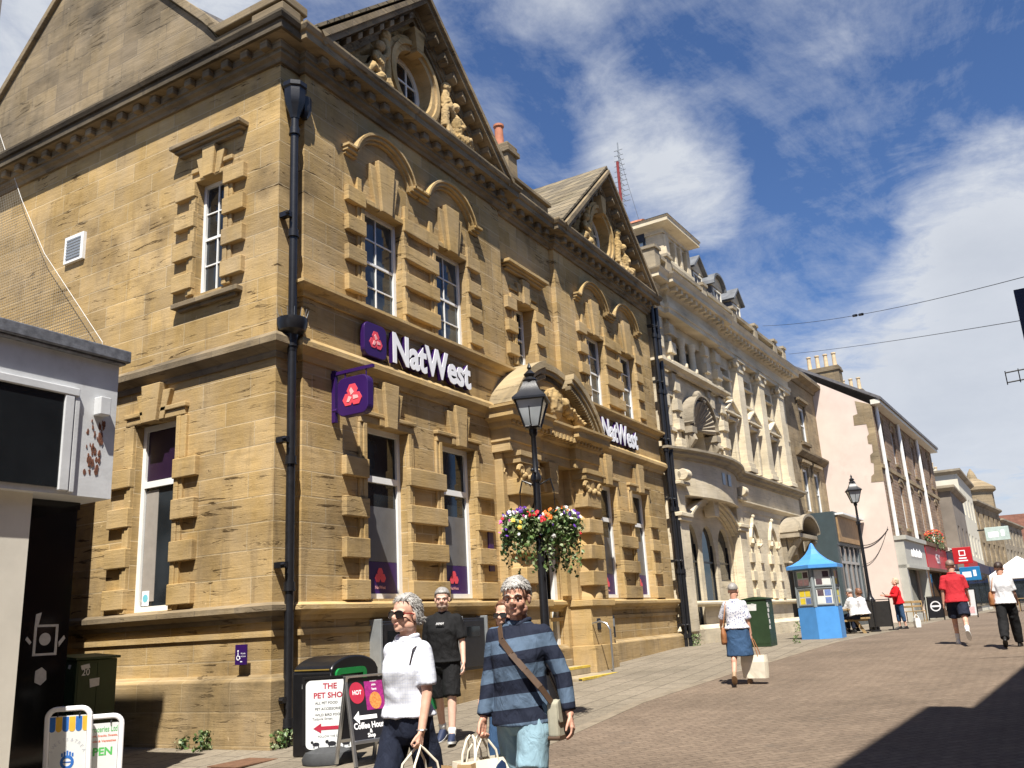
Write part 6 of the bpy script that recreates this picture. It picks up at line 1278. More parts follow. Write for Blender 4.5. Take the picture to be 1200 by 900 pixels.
def limb(mb, pts, rad, n=14, flat=False):
    """tapered limb with round ends"""
    pts = [Vector(p) for p in pts]; P, Q = [], []
    for i in range(len(pts) - 1):
        for k in range(5): t = k / 5; P.append(pts[i].lerp(pts[i + 1], t)); Q.append(rad[i] + (rad[i + 1] - rad[i]) * t)
    P.append(pts[-1]); Q.append(rad[-1]); mb.tube(P, Q, n)
    for i in range(len(pts) - (1 if flat else 0)): mb.ball(pts[i], rad[i] * .985, n, 9)
def aim(pitch, abd=0., side=1):
    return Vector((side * math.sin(R(abd)), math.sin(R(pitch)) * math.cos(R(abd)), -math.cos(R(pitch)) * math.cos(R(abd))))
def hand(mb, w, d, pn, curl=35., s=1., thumb=25., rf=.0085):
    """palm, four unequal bent fingers and a thumb off the palm's side: w wrist, d along the hand, pn palm normal"""
    d = d.normalized(); pn = (pn - d * pn.dot(d)).normalized(); t = d.cross(pn)
    if t.y < 0: t = -t
    for k in range(5):
        q = w + (d * (.012 + .018 * k)) * s
        for j in (-1, 0, 1): mb.ball(q + t * (j * (.020 + .002 * k)) * s, .0155 * s, 8, 6)
    for off, ln in ((-.030, .062), (-.010, .074), (.010, .080), (.030, .072)):
        p = w + (d * .088 + t * off) * s; a = 0; pts = [p - d * .02 * s, p]
        for k, f in enumerate((.45, .32, .23)): a += R(curl * (.7, 1.1, .8)[k]); p = p + (d * math.cos(a) + pn * math.sin(a)) * ln * f * s; pts.append(p)
        mb.tube(pts, [rf * s, rf * s * 1.05, rf * s, rf * s * .95, rf * s * .8], 8); mb.ball(pts[-1], rf * s * .8, 8, 6)
    p = w + (d * .025 + t * .028) * s; pts = [p]; a = R(thumb)
    for ln in (.035, .03, .025): p = p + (d * math.cos(a) * .8 + t * math.sin(a) + pn * .35).normalized() * ln * s; pts.append(p); a *= .55
    mb.tube(pts, [.013 * s, .0115 * s, .010 * s, .008 * s], 8); mb.ball(pts[-1], .008 * s, 8, 6)
def head_mesh(mb, M, male=True, beard=False):
    B_ = lambda c, r, sx=1, sy=1, sz=1: None
    def E(c, rx, ry, rz, n=16, m=11):
        t = MB(); t.ball((0, 0, 0), 1., n, m); mb.add([M @ Vector((c[0] + x * rx, c[1] + y * ry, c[2] + z * rz)) for x, y, z in t.v], t.f)
    def T(pts, r): t = MB(); t.tube(pts, r, 10); mb.add([M @ Vector(v) for v in t.v], t.f)
    E((0, -.012, .150), .077, .096, .088); E((0, .022, .085), .062, .070, .075); E((0, .050, .035), .040, .036, .030); E((0, .068, .022), .022, .020, .018)
    for s in (-1, 1):
        E((s * .036, .052, .082), .028, .030, .030); E((s * .080, -.008, .102), .010, .022, .032); E((s * .083, -.014, .118), .008, .015, .014); E((s * .048, .01, .045), .022, .045, .030)
        T([(s * .012, .089, .130), (s * .034, .085, .134), (s * .055, .066, .126)], [.008, .010, .008]); E((s * .013, .099, .083), .010, .010, .008)
    T([(0, .086, .128), (0, .098, .105), (0, .112, .086)], [.009, .011, .0145]); E((0, .106, .082), .013, .012, .010)
    E((0, .088, .057), .022, .010, .0055); E((0, .086, .047), .019, .011, .006); T([(0, -.025, .07), (0, -.030, -.03), (0, -.035, -.12)], [.056, .054, .064])
def hair_mesh(mb, M, kind, seed=0):
    """cap of hair: swells above the hairline, buried below it"""
    rnd = random.Random(seed); n, m = 46, 34; vs = []
    for i in range(m + 1):
        ph = math.pi * i / m
        for k in range(n):
            w = 2 * math.pi * k / n; x, y, z = math.sin(ph) * math.cos(w), math.sin(ph) * math.sin(w), math.cos(ph)
            front_ = y; line = {'short': .50 * max(0, y) ** .8 + (-.42 if y < 0 else -.30) + .15 * abs(x) * (y > 0), 'bob': (.46 if y > .45 else -.2 + .9 * max(0, y)) - (.55 if y < .25 else 0), 'crop': .50 * max(0, y) ** .8 - .35, 'bald': 2., 'long': (.5 if y > .45 else -.3 + .9 * max(0, y)) - .9 * (y < .2)}[kind]
            nz_ = mnoise.noise(Vector((x * 4 + seed, y * 4, z * 4))) ; n2 = mnoise.noise(Vector((x * 11 + seed, y * 11, z * 8)))
            th = {'short': .11, 'bob': .14, 'crop': .045, 'bald': 0, 'long': .14}[kind]
            e = min(1, max(0, (z - line) / .16)); r = .88 + e * (.12 + th + (.07 * nz_ + .05 * n2) * (th * 7)); 
            rx, ry, rz = .080, .099, .091
            p = Vector((x * rx * r, -.014 + y * ry * r, .150 + z * rz * r))
            if kind in ('bob', 'long') and z < -.1 and e > .3: p.x *= 1.10 + .12 * n2; p.z -= (.03 if kind == 'bob' else .10) * e; p.y -= .012
            vs.append(M @ p)
    mb.add(vs, [(i * n + k, i * n + (k + 1) % n, (i + 1) * n + (k + 1) % n, (i + 1) * n + k) for i in range(m) for k in range(n)])
def specs(o, M, lens, frame, sun=False, s=1.):
    for nm, mt, what in (('spectacle_frame', frame, 0), ('spectacle_lenses', lens, 1)):
        if what and not sun: continue
        mb = MB(); tp = MB()
        for q in (-1, 1):
            c = q * .034; hw, hh = (.032, .021) if sun else (.026, .018); sq = lambda v: abs(v) ** .55 * (1 if v > 0 else -1); pts = [(c + hw * sq(math.cos(a)), .104 - abs(c + hw * sq(math.cos(a))) * .25, .110 + hh * sq(math.sin(a))) for a in np.linspace(0, 2 * math.pi, 17)]
            if what == 0:
                mb.tube([M @ Vector(p) for p in pts], .0010 if not sun else .0042, 6); (tp if sun else mb).tube([M @ Vector((q * .064, .088, .117)), M @ Vector((q * .082, .03, .118)), M @ Vector((q * .084, -.01, .112))], .0012 if not sun else .0045, 6)
            else: mb.add([M @ Vector(p) for p in pts[:-1]], [tuple(range(16))])
        if what == 0: mb.tube([M @ Vector((-.008, .104, .118)), M @ Vector((.008, .104, .118))], .003, 6)
        if what == 0 or sun: r_ = mb.build(nm, MATS['frame_dark' if what == 0 else mt], o, smooth=60)
        if tp.v: tp.build('temples', MATS[mt], r_, smooth=60)
def person(loc, face, H, label, male=True, skin='skin_fair', hair=('short', 'hair_grey'), legs=((18, 8), (-16, 22)), arms=((10, 6, 18), (-8, 6, 15)), top=None, bottom=None, shoes='shoe_black', vox=.011, head_turn=0., head_tilt=0., lean=2., sit=False, spec=None, girth=1., group=None, grip=(0, 0), beard=False, sock=None, seed=1, foot_pitch=(0, 0)):
    """face: compass direction (world x, y) the figure looks along; legs ((thigh pitch, knee bend) right, left), arms ((swing, spread, elbow bend) right, left)"""
    rz = math.atan2(face[1], face[0]) - math.pi / 2; s = H / 1.75
    J = {}; hipz = .93; sw = .175 if male else .152; hw = .088
    TL = Matrix.Rotation(R(-lean), 4, 'X'); piv = Vector((0, 0, .95)); T = lambda p: piv + TL @ (Vector(p) - piv)
    body = MB(); g = girth; ch = 1.0 if male else .9
    tor = [(0, .0, .84, .135 * g, .10 * g), (0, -.005, .93, .165 * g, .115 * g), (0, .005, 1.04, .145 * g, .105 * g), (0, .008, 1.12, .145 * g * ch, .105 * g), (0, .01, 1.25, .165 * ch, .115), (0, 0, 1.33, .16 * ch, .100), (0, -.012, 1.395, .125 * ch, .075), (0, -.02, 1.44, .075, .055), (0, -.025, 1.49, .055, .05)]
    def torso(mb, inf, z0=0, z1=9, extra=None):
        rr = [(x, y, z, rx + inf, ry + inf) for x, y, z, rx, ry in (extra or tor) if z0 <= z <= z1]; t = MB(); ell(t, rr); mb.add([T(v) for v in t.v], t.f)
    torso(body, -.012)
    A = {}; Lg = {}
    for i, sd in ((0, 1), (1, -1)):
        sh = T((sd * sw, -.015, 1.385)); sg, ab, el = arms[i]; d1 = aim(sg, ab, sd); e = sh + d1 * .285; d2 = aim(sg + el, ab * .55 - 1, sd); w = e + d2 * .245; A[i] = (sh, e, w, d2)
        limb(body, [T((sd * .08, -.015, 1.385)), sh, e, w], [.040, .044, .037, .026])
        hand(body, w, d2, Vector((-sd, .25, 0)), 62 if grip[i] else 26, 1.0 if male else .92)
        th, kn = legs[i]; hp = Vector((sd * hw, 0, hipz)); k_ = hp + aim(th, 1.5, sd) * .445; a = k_ + aim(th - kn, 0, sd) * .415; Lg[i] = (hp, k_, a, th - kn)
        limb(body, [hp, k_, a], [.082, .056, .036]); c = k_.lerp(a, .3) + Vector((0, -.018, 0)); body.ball(c, .052, 12, 9, 1, 1, 1.7)
    nb_ = T((0, -.03, 1.475)); M = Matrix.Translation(nb_) @ Matrix.Rotation(R(head_turn), 4, 'Z') @ Matrix.Rotation(R(-head_tilt - lean * .3), 4, 'X') @ Matrix.Translation((0, .03, .030)) @ Matrix.Scale(1.08, 4)
    head_mesh(body, M, male)
    # drop so that the lowest foot stands on the ground
    def sole(i): a = Lg[i][2]; return a.z - .075
    low = min(sole(0), sole(1)); 
    feet = MB(); F_ = {}
    for i, sd in ((0, 1), (1, -1)):
        a = Lg[i][2]; fp = R(foot_pitch[i]) + (R(-max(0, -(Lg[i][3])) * .75) if Lg[i][3] < -12 else R(max(0, Lg[i][3]) * .6) if Lg[i][3] > 8 else 0)
        Mf = Matrix.Translation(a) @ Matrix.Rotation(fp, 4, 'X') @ Matrix.Rotation(R(-sd * 6), 4, 'Z'); F_[i] = Mf
        low = min(low, *( (Mf @ Vector(p)).z for p in ((0, .17, -.075), (0, -.06, -.075))))
    for i in (0, 1):
        t = MB(); ell(t, [(0, .055, -.07, .034, .10), (0, .05, -.04, .032, .09), (0, .015, .0, .030, .05), (0, 0, .05, .03, .034)]); body.add([F_[i] @ Vector(v) for v in t.v], t.f)
    o = solid(body, 'person', MATS[skin], None, vox * .62, 4)
    o.location = (loc[0], loc[1], (loc[2] if len(loc) > 2 else gz(loc[0])) - low * s); o.rotation_euler = (0, 0, rz); o.scale = (s, s, s); tag(o, label, 'person', group)
    # shoes
    if shoes:
        sole_ = MB(); up_ = MB()
        for i in (0, 1):
            t = MB(); ell(t, [(0, .055, -.076, .046, .145), (0, .055, -.055, .047, .146), (0, .05, -.035, .044, .135), (0, .02, .005, .040, .085), (0, -.01, .03, .038, .05)], 22, 2.2); up_.add([F_[i] @ Vector(v) for v in t.v], t.f)
            t = MB(); ell(t, [(0, .055, -.082, .047, .149), (0, .055, -.058, .049, .151)], 22, 2.2); sole_.add([F_[i] @ Vector(v) for v in t.v], t.f)
        q = solid(up_, 'shoes', MATS[shoes], o, .009, 4); sole_.build('soles', MATS['sole_white' if shoes in ('shoe_navy', 'sole_white') else 'shoe_black' if shoes == 'shoe_black' else 'sandal_tan'], q, smooth=40)
    if sock:
        mb = MB()
        for i in (0, 1): a, k_ = Lg[i][2], Lg[i][1]; limb(mb, [a, a.lerp(k_, sock[1])], [.042, .050])
        solid(mb, 'socks', MATS[sock[0]], o, .009, 3)
    if bottom:
        kind, mt, frac = bottom[:3]; fl_ = bottom[3] if len(bottom) > 3 else 1.
        mb = MB(); t = MB()
        if kind == 'skirt':
            ell(t, [(0, 0, 1.06, .155 * g, .125 * g), (0, 0, .95, .190 * g, .145 * g), (0, .0, .80, .215, .175), (0, .0, .62, .225, .215), (0, .0, .50, .235, .235)], 30); mb.add(t.v, t.f)
        else:
            ell(t, [(0, 0, .78, .085, .085), (0, 0, .84, .150 * g, .12 * g), (0, -.005, .93, .182 * g, .132 * g), (0, 0, 1.06, .148 * g, .112 * g)], 26); mb.add([T(v) if v[2] > .9 else v for v in t.v], t.f)
            for i in (0, 1):
                hp, k_, a, _ = Lg[i]
                if frac <= 1: e = hp.lerp(k_, frac); limb(mb, [hp, e], [.105 * g, (.105 - .018 * frac) * fl_ * g], 14, True)
                else: e = k_.lerp(a, frac - 1); limb(mb, [hp, k_, e], [.102 * g, .076 * fl_, (.072 - .012 * (frac - 1)) * fl_], 14, True)
        solid(mb, {'skirt': 'skirt'}.get(kind, kind), MATS[mt], o, vox, 4, .012, 7., .6, seed + 3.)
    if top:
        mt, sleeve, hem, loose = top[:4]; mb = MB()
        rr = [(0, .0, hem, (.200 * g + loose), (.152 * g + loose))] + ([(0, -.005, .93, .186 * g + loose, .138 * g + loose)] if hem < .92 else []) + [(0, .005, 1.04, .160 * g + loose, .120 * g + loose), (0, .012, 1.14, .160 * g * ch + loose, .120 * g + loose), (0, .012, 1.26, .178 * ch + loose * .8, .128 + loose * .8 + (0 if male else .012)), (0, 0, 1.34, .180 * ch + loose * .5, .116 + loose * .5), (0, -.012, 1.405, .150 * ch + loose * .3, .090), (0, -.020, 1.45, .105, .074), (0, -.022, 1.482, .072, .066)]
        torso(mb, 0, extra=rr)
        for i, sd in ((0, 1), (1, -1)):
            sh, e, w, _ = A[i]; lr = loose * .5
            if sleeve <= 1: q = sh.lerp(e, sleeve); limb(mb, [T((sd * .09, -.015, 1.40)), sh, q], [.052, .058 + lr * .6, .060 + lr * 1.6], 14, True)
            else: q = e.lerp(w, sleeve - 1); limb(mb, [T((sd * .09, -.015, 1.40)), sh, e, q], [.052, .060 + lr * .5, .050 + lr * .9, .038 + lr * .8], 14, True)
        so = solid(mb, top[4] if len(top) > 4 else 'shirt', MATS[mt], o, vox, 4, .009, 6.5, .8, seed)
        if len(top) > 5 and top[5]:
            mb = MB(); t = MB(); cz = T((0, -.02, 1.487)); pts = [(.078 * math.cos(a), .066 * math.sin(a) - .02, 1.485 - .035 * max(0, math.sin(a)) ** 2) for a in np.linspace(R(100), R(440), 24)]
            for p in pts: p
            mb.tube([T(p) for p in pts], .017, 8); solid(mb, 'collar', MATS[top[5]], so, .008, 3, .003, 20.)
    if hair:
        if hair[0] != 'bald':
            mb = MB(); hair_mesh(mb, M, hair[0], seed); h = mb.build('hair', MATS[hair[1]], o, smooth=180)
            if vox < .0105:
                st_ = MB(); rnd = random.Random(seed); vv = [Vector(v) for v in mb.v]; cen = M @ Vector((0, -.014, .15))
                for p in [rnd.choice(vv) for _ in range(1500)]:
                    q = M.inverted() @ p; r = math.hypot(q.x / .08, (q.y + .014) / .099, (q.z - .15) / .091)
                    if r < 1.08: continue
                    d = (p - cen).normalized(); fl_ = Vector((d.x * .5 + rnd.gauss(0, .3), d.y * .4 - .45 + rnd.gauss(0, .3), -.55)); fl_ = (fl_ - d * fl_.dot(d) * .85).normalized(); st_.tube([p - d * .010, p + fl_ * .016 + d * .002, p + fl_ * .034 + d * rnd.uniform(-.002, .005)], [.0026, .0024, .0006], 4)
                st_.build('locks', MATS[hair[1]], h, smooth=180)
    e = MB(); [e.ball(M @ Vector((q * .032, .0855, .112)), .0085, 10, 7) for q in (-1, 1)]; e.build('eyes', MATS['eye_dark'], o, smooth=60)
    if vox < .0105: e = MB(); t = MB(); t.ball((0, 0, 0), 1., 12, 8); e.add([M @ Vector((x * .020, .090 + y * .0075, .052 + z * .007)) for x, y, z in t.v], t.f); e.build('lips', MATS['lip'], o, smooth=60)
    if vox < .0105:
        e = MB()
        for q in (-1, 1): e.tube([M @ Vector((q * .016, .0975, .134)), M @ Vector((q * .034, .095, .1395)), M @ Vector((q * .054, .078, .131))], [.003, .0042, .002], 6)
        e.build('eyebrows', MATS['hair_grey' if hair and 'silver' in hair[1] else 'hair_cropped'], o, smooth=60)
    if beard:
        mb = MB(); t = MB(); t.ball((0, 0, 0), 1., 18, 12); mb.add([M @ Vector((x * .055, .032 + y * .060 * (1 if y > 0 else .7), .032 + z * .032)) for x, y, z in t.v], t.f); b_ = mb.build('beard', MATS['hair_beard'], o, smooth=60)
    if spec: specs(o, M, *spec)
    o['_hands'] = 0; del o['_hands']
    W_ = {i: o.matrix_basis @ (A[i][2] + A[i][3] * .085) for i in (0, 1)}
    return o, W_, A, T, M
fabric('check_white', (.64, .66, .72), (.52, .55, .66), 'check', 42.); fabric('navy_cloth', (.014, .018, .034)); fabric('black_cloth', (.012, .012, .013)); fabric('denim_pale', (.22, .335, .40)); fabric('denim_blue', (.035, .075, .15)); fabric('spotted_white', (.62, .62, .66), (.16, .18, .32), 'spots', 32.); fabric('red_cloth', (.48, .028, .038)); fabric('bright_red_cloth', (.58, .012, .018)); fabric('white_cloth', (.66, .66, .68)); fabric('sock_white', (.76, .76, .74)); fabric('white_knit', (.60, .60, .60)); fabric('red_bag', (.40, .012, .03))
def hoops(name, c1, c2, per):
    m = fabric(name, c1); nt = m.node_tree; b = nt.nodes['Principled BSDF']; hs = [n for n in nt.nodes if n.type == 'HUE_SAT'][0]; tc = [n for n in nt.nodes if n.type == 'TEX_COORD'][0]
    sp = N(nt, 'SeparateXYZ'); L(nt, tc.outputs['Object'], sp.inputs[0]); nz = N(nt, 'TexNoise', Scale=2.2, Detail=2.); L(nt, tc.outputs['Object'], nz.inputs['Vector'])
    z = mth(nt, 'ADD', sp.outputs[2], mth(nt, 'MULTIPLY', nz.outputs[0], .035)); z = mth(nt, 'ADD', z, mth(nt, 'MULTIPLY', sp.outputs[0], .10))
    k = ramp(nt, mth(nt, 'PINGPONG', mth(nt, 'DIVIDE', mth(nt, 'ADD', z, .055), per), .5), .245, .255); L(nt, mixc(nt, k, c1, c2), hs.inputs['Color'])
hoops('hooped_rugby', (.085, .125, .185), (.014, .018, .034), .175)
# the couple walking towards the camera
P1, W1, A1, T1, M1 = person((5.22, 3.92), (-.97, .10), 1.76, 'grey haired woman in sunglasses and white checked shirt carrying a brown paper bag', False, 'skin_fair', ('bob', 'hair_silver'), legs=((20, 4), (-16, 20)), arms=((-16, 5, 12), (4, 8, 16)), top=('check_white', .80, .96, .006, 'blouse', 'check_white'), bottom=('trousers', 'navy_cloth', 1.95, 1.18), vox=.009, head_turn=-2, head_tilt=-4, spec=('lens_dark', 'frame_red', True), girth=1.0, grip=(0, 1), seed=2)
P2, W2, A2, T2, M2 = person((5.50, 3.17), (-.98, -.06), 1.815, 'silver haired man in blue hooped rugby shirt and pale denim shorts with a shoulder bag', True, 'skin_tan', ('short', 'hair_silver'), legs=((-14, 20), (18, 4)), arms=((4, 10, 14), (-6, 24, 18)), top=('hooped_rugby', 1.90, .84, .012, 'rugby_shirt', 'navy_cloth'), bottom=('shorts', 'denim_pale', .84, 1.12), shoes='shoe_navy', vox=.009, head_turn=12, head_tilt=2, spec=('lens_dark', 'frame_dark', False), girth=1.0, grip=(1, 0), seed=5)
mb = MB(); w = A1[1][2]; d = A1[1][3]; mb.tube([w - d * .01 + Vector((.03 * math.cos(a), .03 * math.sin(a), 0)) for a in np.linspace(0, 6.3, 16)], .006, 6); mb.build('wrist_watch', MATS['steel'], P1)
mb = MB(); sh = [T1((-.125, .10, 1.30)), T1((-.125, .06, 1.40)), T1((-.13, -.02, 1.438)), T1((-.13, -.10, 1.36)), T1((-.12, -.125, 1.25))]; mb.tube(sh, .006, 6); mb.build('bag_strap', MATS['frame_dark'], P1)
# shoulder bag and strap, things the man wears
SB = empty('shoulder_bag', P2.matrix_basis @ T2((-.235, -.03, .86)), P2.rotation_euler[2], 'khaki canvas shoulder bag on a brown strap at the striped man hip', 'bag')
mb = MB(); mb.prism(rrect(-.12, .10, -.12, .12, .03), -.04, .04, lambda u, d, z: (-d, u, z)); mb.build('bag_body', MATS['canvas_khaki'], SB, bevel=.02); mb = MB(); mb.prism(rrect(-.125, .105, -.02, .125, .03), .042, .050, lambda u, d, z: (d * -1, u, z)); mb.build('flap', MATS['canvas_khaki'], SB, bevel=.01); mb = MB(); mb.prism(rrect(-.122, .102, -.128, -.10, .012), -.044, .046, lambda u, d, z: (-d, u, z)); mb.build('trim', MATS['brown_leather'], SB)
inv = Matrix.LocRotScale(SB.location, SB.rotation_euler, None).inverted(); mb = MB(); pb = P2.matrix_basis
path = [(-.235, .06, .97), (-.195, .125, 1.07), (-.11, .152, 1.18), (-.02, .152, 1.28), (.06, .128, 1.37), (.10, .06, 1.448), (.10, -.03, 1.462), (.08, -.115, 1.38), (-.02, -.14, 1.28), (-.14, -.14, 1.13), (-.225, -.09, .98)]
pts = [inv @ (pb @ T2(p)) for p in path]
for a, b in zip(pts, pts[1:]):
    t = (b - a).normalized(); n_ = Vector((a.x - .25, a.y, 0)); side = t.cross(n_ if n_.length > .01 else Vector((0, 1, 0))).normalized() * .021; q = side.cross(t).normalized() * .004; mb.hexa([a - side - q, a + side - q, a + side + q, a - side + q, b - side - q + t * .008, b + side - q + t * .008, b + side + q + t * .008, b - side + q + t * .008])
mb.build('strap', MATS['brown_leather'], SB)
def carrier(at, rz, w, h, d, mt, label, drop=.20, hm='cord_white', name='carrier_bag', top_open=True, pat=None, cat='bag'):
    """bag hung by two handles from the hand at 'at'"""
    o = empty(name, (at[0], at[1], at[2]), rz, label, cat); mb = MB(); zt = -drop; n = 9; vs = []
    rows = [(zt, 1.02, .75), (zt - h * .3, 1.03, 1.05), (zt - h * .7, 1.0, 1.0), (zt - h, .97, .9)]
    def ring(z, kx, ky, ins=0): return [(x * kx * (w / 2 - ins) + .006 * mnoise.noise(Vector((x * 5, y * 5, z * 9))), y * ky * (d / 2 - ins) + .012 * mnoise.noise(Vector((x * 4 + 3, y * 4, z * 11))), z) for x, y in [(-1, -1), (-.5, -1.04), (0, -1), (.5, -1.04), (1, -1), (1.03, 0), (1, 1), (.5, 1.04), (0, 1), (-.5, 1.04), (-1, 1), (-1.03, 0)]]
    R_ = [ring(*r) for r in rows]; m = 12; ins = [ring(zt, 1.02, .75, .004), ring(zt - h * .8, .95, .9, .006)]
    mb.add([p for r in R_ for p in r], [(i * m + k, i * m + (k + 1) % m, (i + 1) * m + (k + 1) % m, (i + 1) * m + k) for i in range(3) for k in range(m)] + [tuple(range(3 * m, 4 * m))])
    mb.add([p for r in ins for p in r] + R_[0], [(k, (k + 1) % m, m + (k + 1) % m, m + k) for k in range(m)] + [tuple(range(m, 2 * m))] + [(k, (k + 1) % m, 2 * m + (k + 1) % m, 2 * m + k) for k in range(m)])
    b = mb.build('bag_body', MATS[mt], o)
    for s in (-1, 1):
        t = MB(); t.tube([(-w * .24, s * d * .38, zt - .03), (-w * .20, s * d * .36, zt + .05), (-w * .05, s * .03, -.02), (0, s * .01, .008), (w * .05, s * .03, -.02), (w * .20, s * d * .36, zt + .05), (w * .24, s * d * .38, zt - .03)], .008, 6); t.build('handle', MATS[hm], o, smooth=60)
    if pat: pat(o, w, h, d, zt)
    return o
carrier(W1[1] + Vector((0, 0, -.01)), P1.rotation_euler[2] + R(80), .46, .40, .18, 'kraft', 'brown paper carrier bag with white handles hanging from the woman in sunglasses', .15)
def tote_pat(o, w, h, d, zt):
    mb = MB(); rnd = random.Random(4)
    for s in (-1, 1):
        f = (lambda s: lambda u, dd, z: (u, s * (d / 2 * 1.06 + .012 + dd), z))(s)
        for k in range(16):
            u, z = rnd.uniform(-.15, .15), zt - rnd.uniform(.06, h - .06); r = rnd.uniform(.02, .05); mb.prism([(u + r * rnd.uniform(.5, 1.2) * math.cos(a), z + r * rnd.uniform(.5, 1.2) * math.sin(a)) for a in np.linspace(0, 6.28, 9)[:-1]], -.008, .001 + .0003 * k, f)
    mb.build('printed_pattern', MATS['ink_navy'], o)
plain('ink_navy', (.015, .035, .10), .8, bmp=0)
carrier(W2[0] + Vector((0, 0, -.01)), P2.rotation_euler[2] + R(60), .38, .36, .15, 'tote_cream', 'cream tote with navy print held low by the man in the hooped shirt', .15, pat=tote_pat)
carrier(W2[0] + Vector((-.05, .05, -.02)), P2.rotation_euler[2] + R(100), .30, .30, .12, 'kraft', 'plain brown paper bag held beside the navy printed tote', .15)
# man in black behind them
P3, W3, A3, T3, M3 = person((9.55, 6.60), (-.93, -.37), 1.83, 'bearded man in black t shirt and black shorts walking past the bin', True, 'skin_pale', ('short', 'hair_grey'), legs=((-10, 14), (12, 3)), arms=((-8, 7, 20), (4, 12, 20)), top=('black_cloth', .82, .90, .014, 't_shirt'), bottom=('shorts', 'black_cloth', .96, 1.15), shoes='shoe_navy', sock=('sock_white', .16), vox=.0105, head_turn=8, spec=('lens_dark', 'frame_dark', False), girth=1.02, beard=True, seed=8)
mb = MB(); f = lambda u, d, z: T3((-u, .158 + d - .25 * u * u, z)); [mb.ribbon([(-.045 + k * .032, 1.335), (-.035 + k * .032, 1.36), (-.025 + k * .032, 1.338), (-.016 + k * .032, 1.36)], .004, .004, -.004, .006, f) for k in range(3)]; mb.build('shirt_print', MATS['sign_white'], P3)
carrier(W3[0] + Vector((.0, .0, -.0)), P3.rotation_euler[2] + R(70), .30, .34, .12, 'bag_green', 'green shopping bag carried by the bearded man in black', .10, 'bag_green')
person((7.15, 4.25), (-1, .1), 1.64, 'dark haired woman in sunglasses half hidden behind the man in the hooped shirt', False, 'skin_fair', ('long', 'hair_auburn'), legs=((14, 6), (-12, 16)), top=('black_cloth', .8, .92, .02), bottom=('trousers', 'denim_blue', 1.9), vox=.013, spec=('lens_dark', 'frame_dark', True), head_turn=8, seed=12)
# people further up the street
P5, W5, A5, T5, M5 = person((15.05, 4.48), (.97, .18), 1.62, 'grey haired woman seen from behind in spotted white top and blue denim skirt', False, 'skin_tan', ('crop', 'hair_grey'), legs=((12, 6), (-12, 34)), arms=((-4, 10, 12), (22, 24, 38)), top=('spotted_white', .95, .96, .016, 'blouse'), bottom=('skirt', 'denim_blue', 1), shoes='sandal_tan', vox=.012, head_turn=-12, girth=1.08, grip=(1, 0), seed=15)
carrier(W5[0] + Vector((0, 0, -.0)), P5.rotation_euler[2] + R(-20), .40, .36, .14, 'tote_cream', 'large white canvas tote held by the woman in the blue skirt', .26, 'tan_leather')
def shoulder_handbag(P, T, side, z, mt, label, strap_top):
    o = empty('handbag', P.matrix_basis @ T((side * .24, -.02, z)), P.rotation_euler[2], label, 'bag'); mb = MB()
    ell(mb, [(0, 0, -.15, .045, .10), (0, 0, -.12, .055, .13), (0, 0, .02, .05, .135), (0, 0, .11, .03, .11), (0, 0, .13, .012, .09)], 20, 2.4); solid(mb, 'bag_body', MATS[mt], o, .012, 3, .004, 14.); inv = Matrix.LocRotScale(o.location, o.rotation_euler, None).inverted(); t = MB()
    t.tube([(0, .08, .10)] + [inv @ (P.matrix_basis @ T(p)) for p in strap_top] + [(0, -.08, .10)], .010, 6); t.build('strap', MATS[mt], o, smooth=60)
shoulder_handbag(P5, T5, -1, .86, 'tan_leather', 'tan leather handbag hanging at the hip of the woman in the blue skirt', [(-.20, .10, 1.15), (-.155, .05, 1.44), (-.15, -.06, 1.44), (-.20, -.13, 1.15)])
person((21.45, 1.60), (.99, .08), 1.75, 'bald man seen from behind in red polo shirt, dark shorts and white socks', True, 'skin_fair', ('crop', 'hair_cropped'), legs=((-24, 34), (16, 4)), arms=((6, 10, 20), (-6, 12, 16)), top=('red_cloth', .85, .88, .018, 'polo_shirt', 'red_cloth'), bottom=('shorts', 'navy_cloth', .82, 1.2), shoes='sole_white', sock=('sock_white', .32), vox=.012, girth=1.10, seed=18)
P7, W7, A7, T7, M7 = person((20.35, .66), (.99, -.05), 1.64, 'woman seen from behind in white t shirt and black trousers with a tan bag', False, 'skin_tan', ('crop', 'hair_dark'), legs=((18, 6), (-18, 26)), arms=((10, 8, 40), (-4, 6, 10)), top=('white_cloth', .8, .90, .014, 't_shirt'), bottom=('trousers', 'black_cloth', 1.95, 1.3), vox=.013, girth=1.02, seed=21, head_turn=-10)
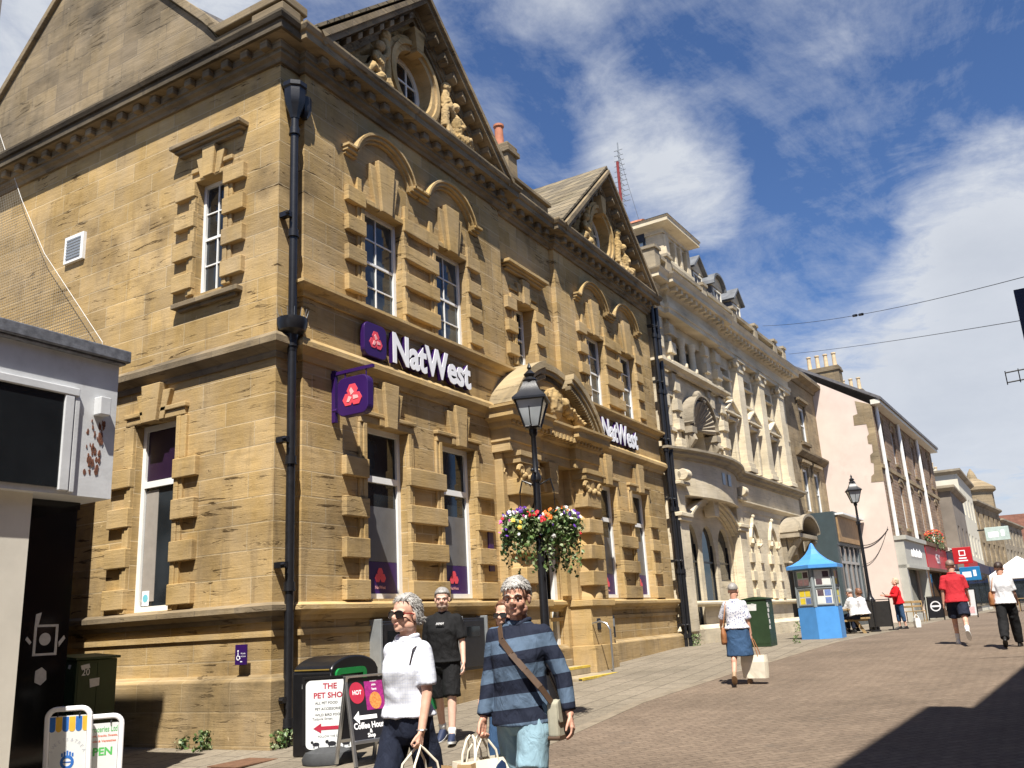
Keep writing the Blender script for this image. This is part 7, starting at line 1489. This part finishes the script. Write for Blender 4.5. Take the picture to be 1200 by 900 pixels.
shoulder_handbag(P7, T7, -1, 1.02, 'tan_leather', 'tan shoulder bag of the woman in the white t shirt', [(-.19, .08, 1.25), (-.15, .04, 1.445), (-.15, -.06, 1.445), (-.19, -.11, 1.25)])
P8, W8, A8, T8, M8 = person((32.4, 4.15), (-.55, .83), 1.62, 'blonde woman in a bright red jacket standing and looking at her phone', False, 'skin_fair', ('bob', 'hair_blond'), legs=((4, 4), (-4, 4)), arms=((30, 4, 70), (26, 6, 75)), top=('bright_red_cloth', 1.85, .86, .025, 'jacket'), bottom=('trousers', 'denim_blue', 1.55), shoes='shoe_black', vox=.014, head_tilt=-18, lean=6, seed=24)
carrier((32.95, 3.75, gz(33) + .42), R(20), .30, .30, .16, 'plastic_white', 'white plastic shopping bag on the ground by the woman in red', .10, 'plastic_white')
mb = MB(); mb.box(-.02, .02, -.004, .004, -.07, .07); ph = mb.build('mobile_phone', MATS['frame_dark']); ph.location = (W8[0] + W8[1]) / 2 + Vector((0, 0, .03)); ph.rotation_euler = (R(-40), 0, P8.rotation_euler[2]); tag(ph, 'dark phone held up by the woman in the red jacket', 'phone')
for x, y, tp, hm, lab, sd in ((29.3, 5.02, 'white_knit', 'hair_grey', 'seated person in a white cardigan, nearest the blue kiosk at the picnic table', 27), (30.15, 4.90, 'white_cloth', 'hair_auburn', 'seated person in a white shirt, nearest the dark screens at the picnic table', 30)):
    person((x, y, gz(30) + .02), (.45, .88), 1.66, lab, False, 'skin_fair', ('crop' if sd == 27 else 'bob', hm), legs=((84, 88), (80, 84)), arms=((34, 6, 45), (30, 6, 50)), top=(tp, 1.7, .90, .03), bottom=('trousers', 'navy_cloth', 1.9), vox=.014, lean=12, seed=sd)
person((30.6, 6.2, gz(30) + .02), (-.5, -.8), 1.66, 'seated woman with reddish hair facing the street across the picnic table', False, 'skin_tan', ('bob', 'hair_auburn'), legs=((84, 88), (80, 84)), arms=((44, 6, 65), (30, 6, 60)), top=('navy_cloth', 1.7, .90, .03), bottom=('trousers', 'navy_cloth', 1.9), vox=.014, lean=8, seed=33)
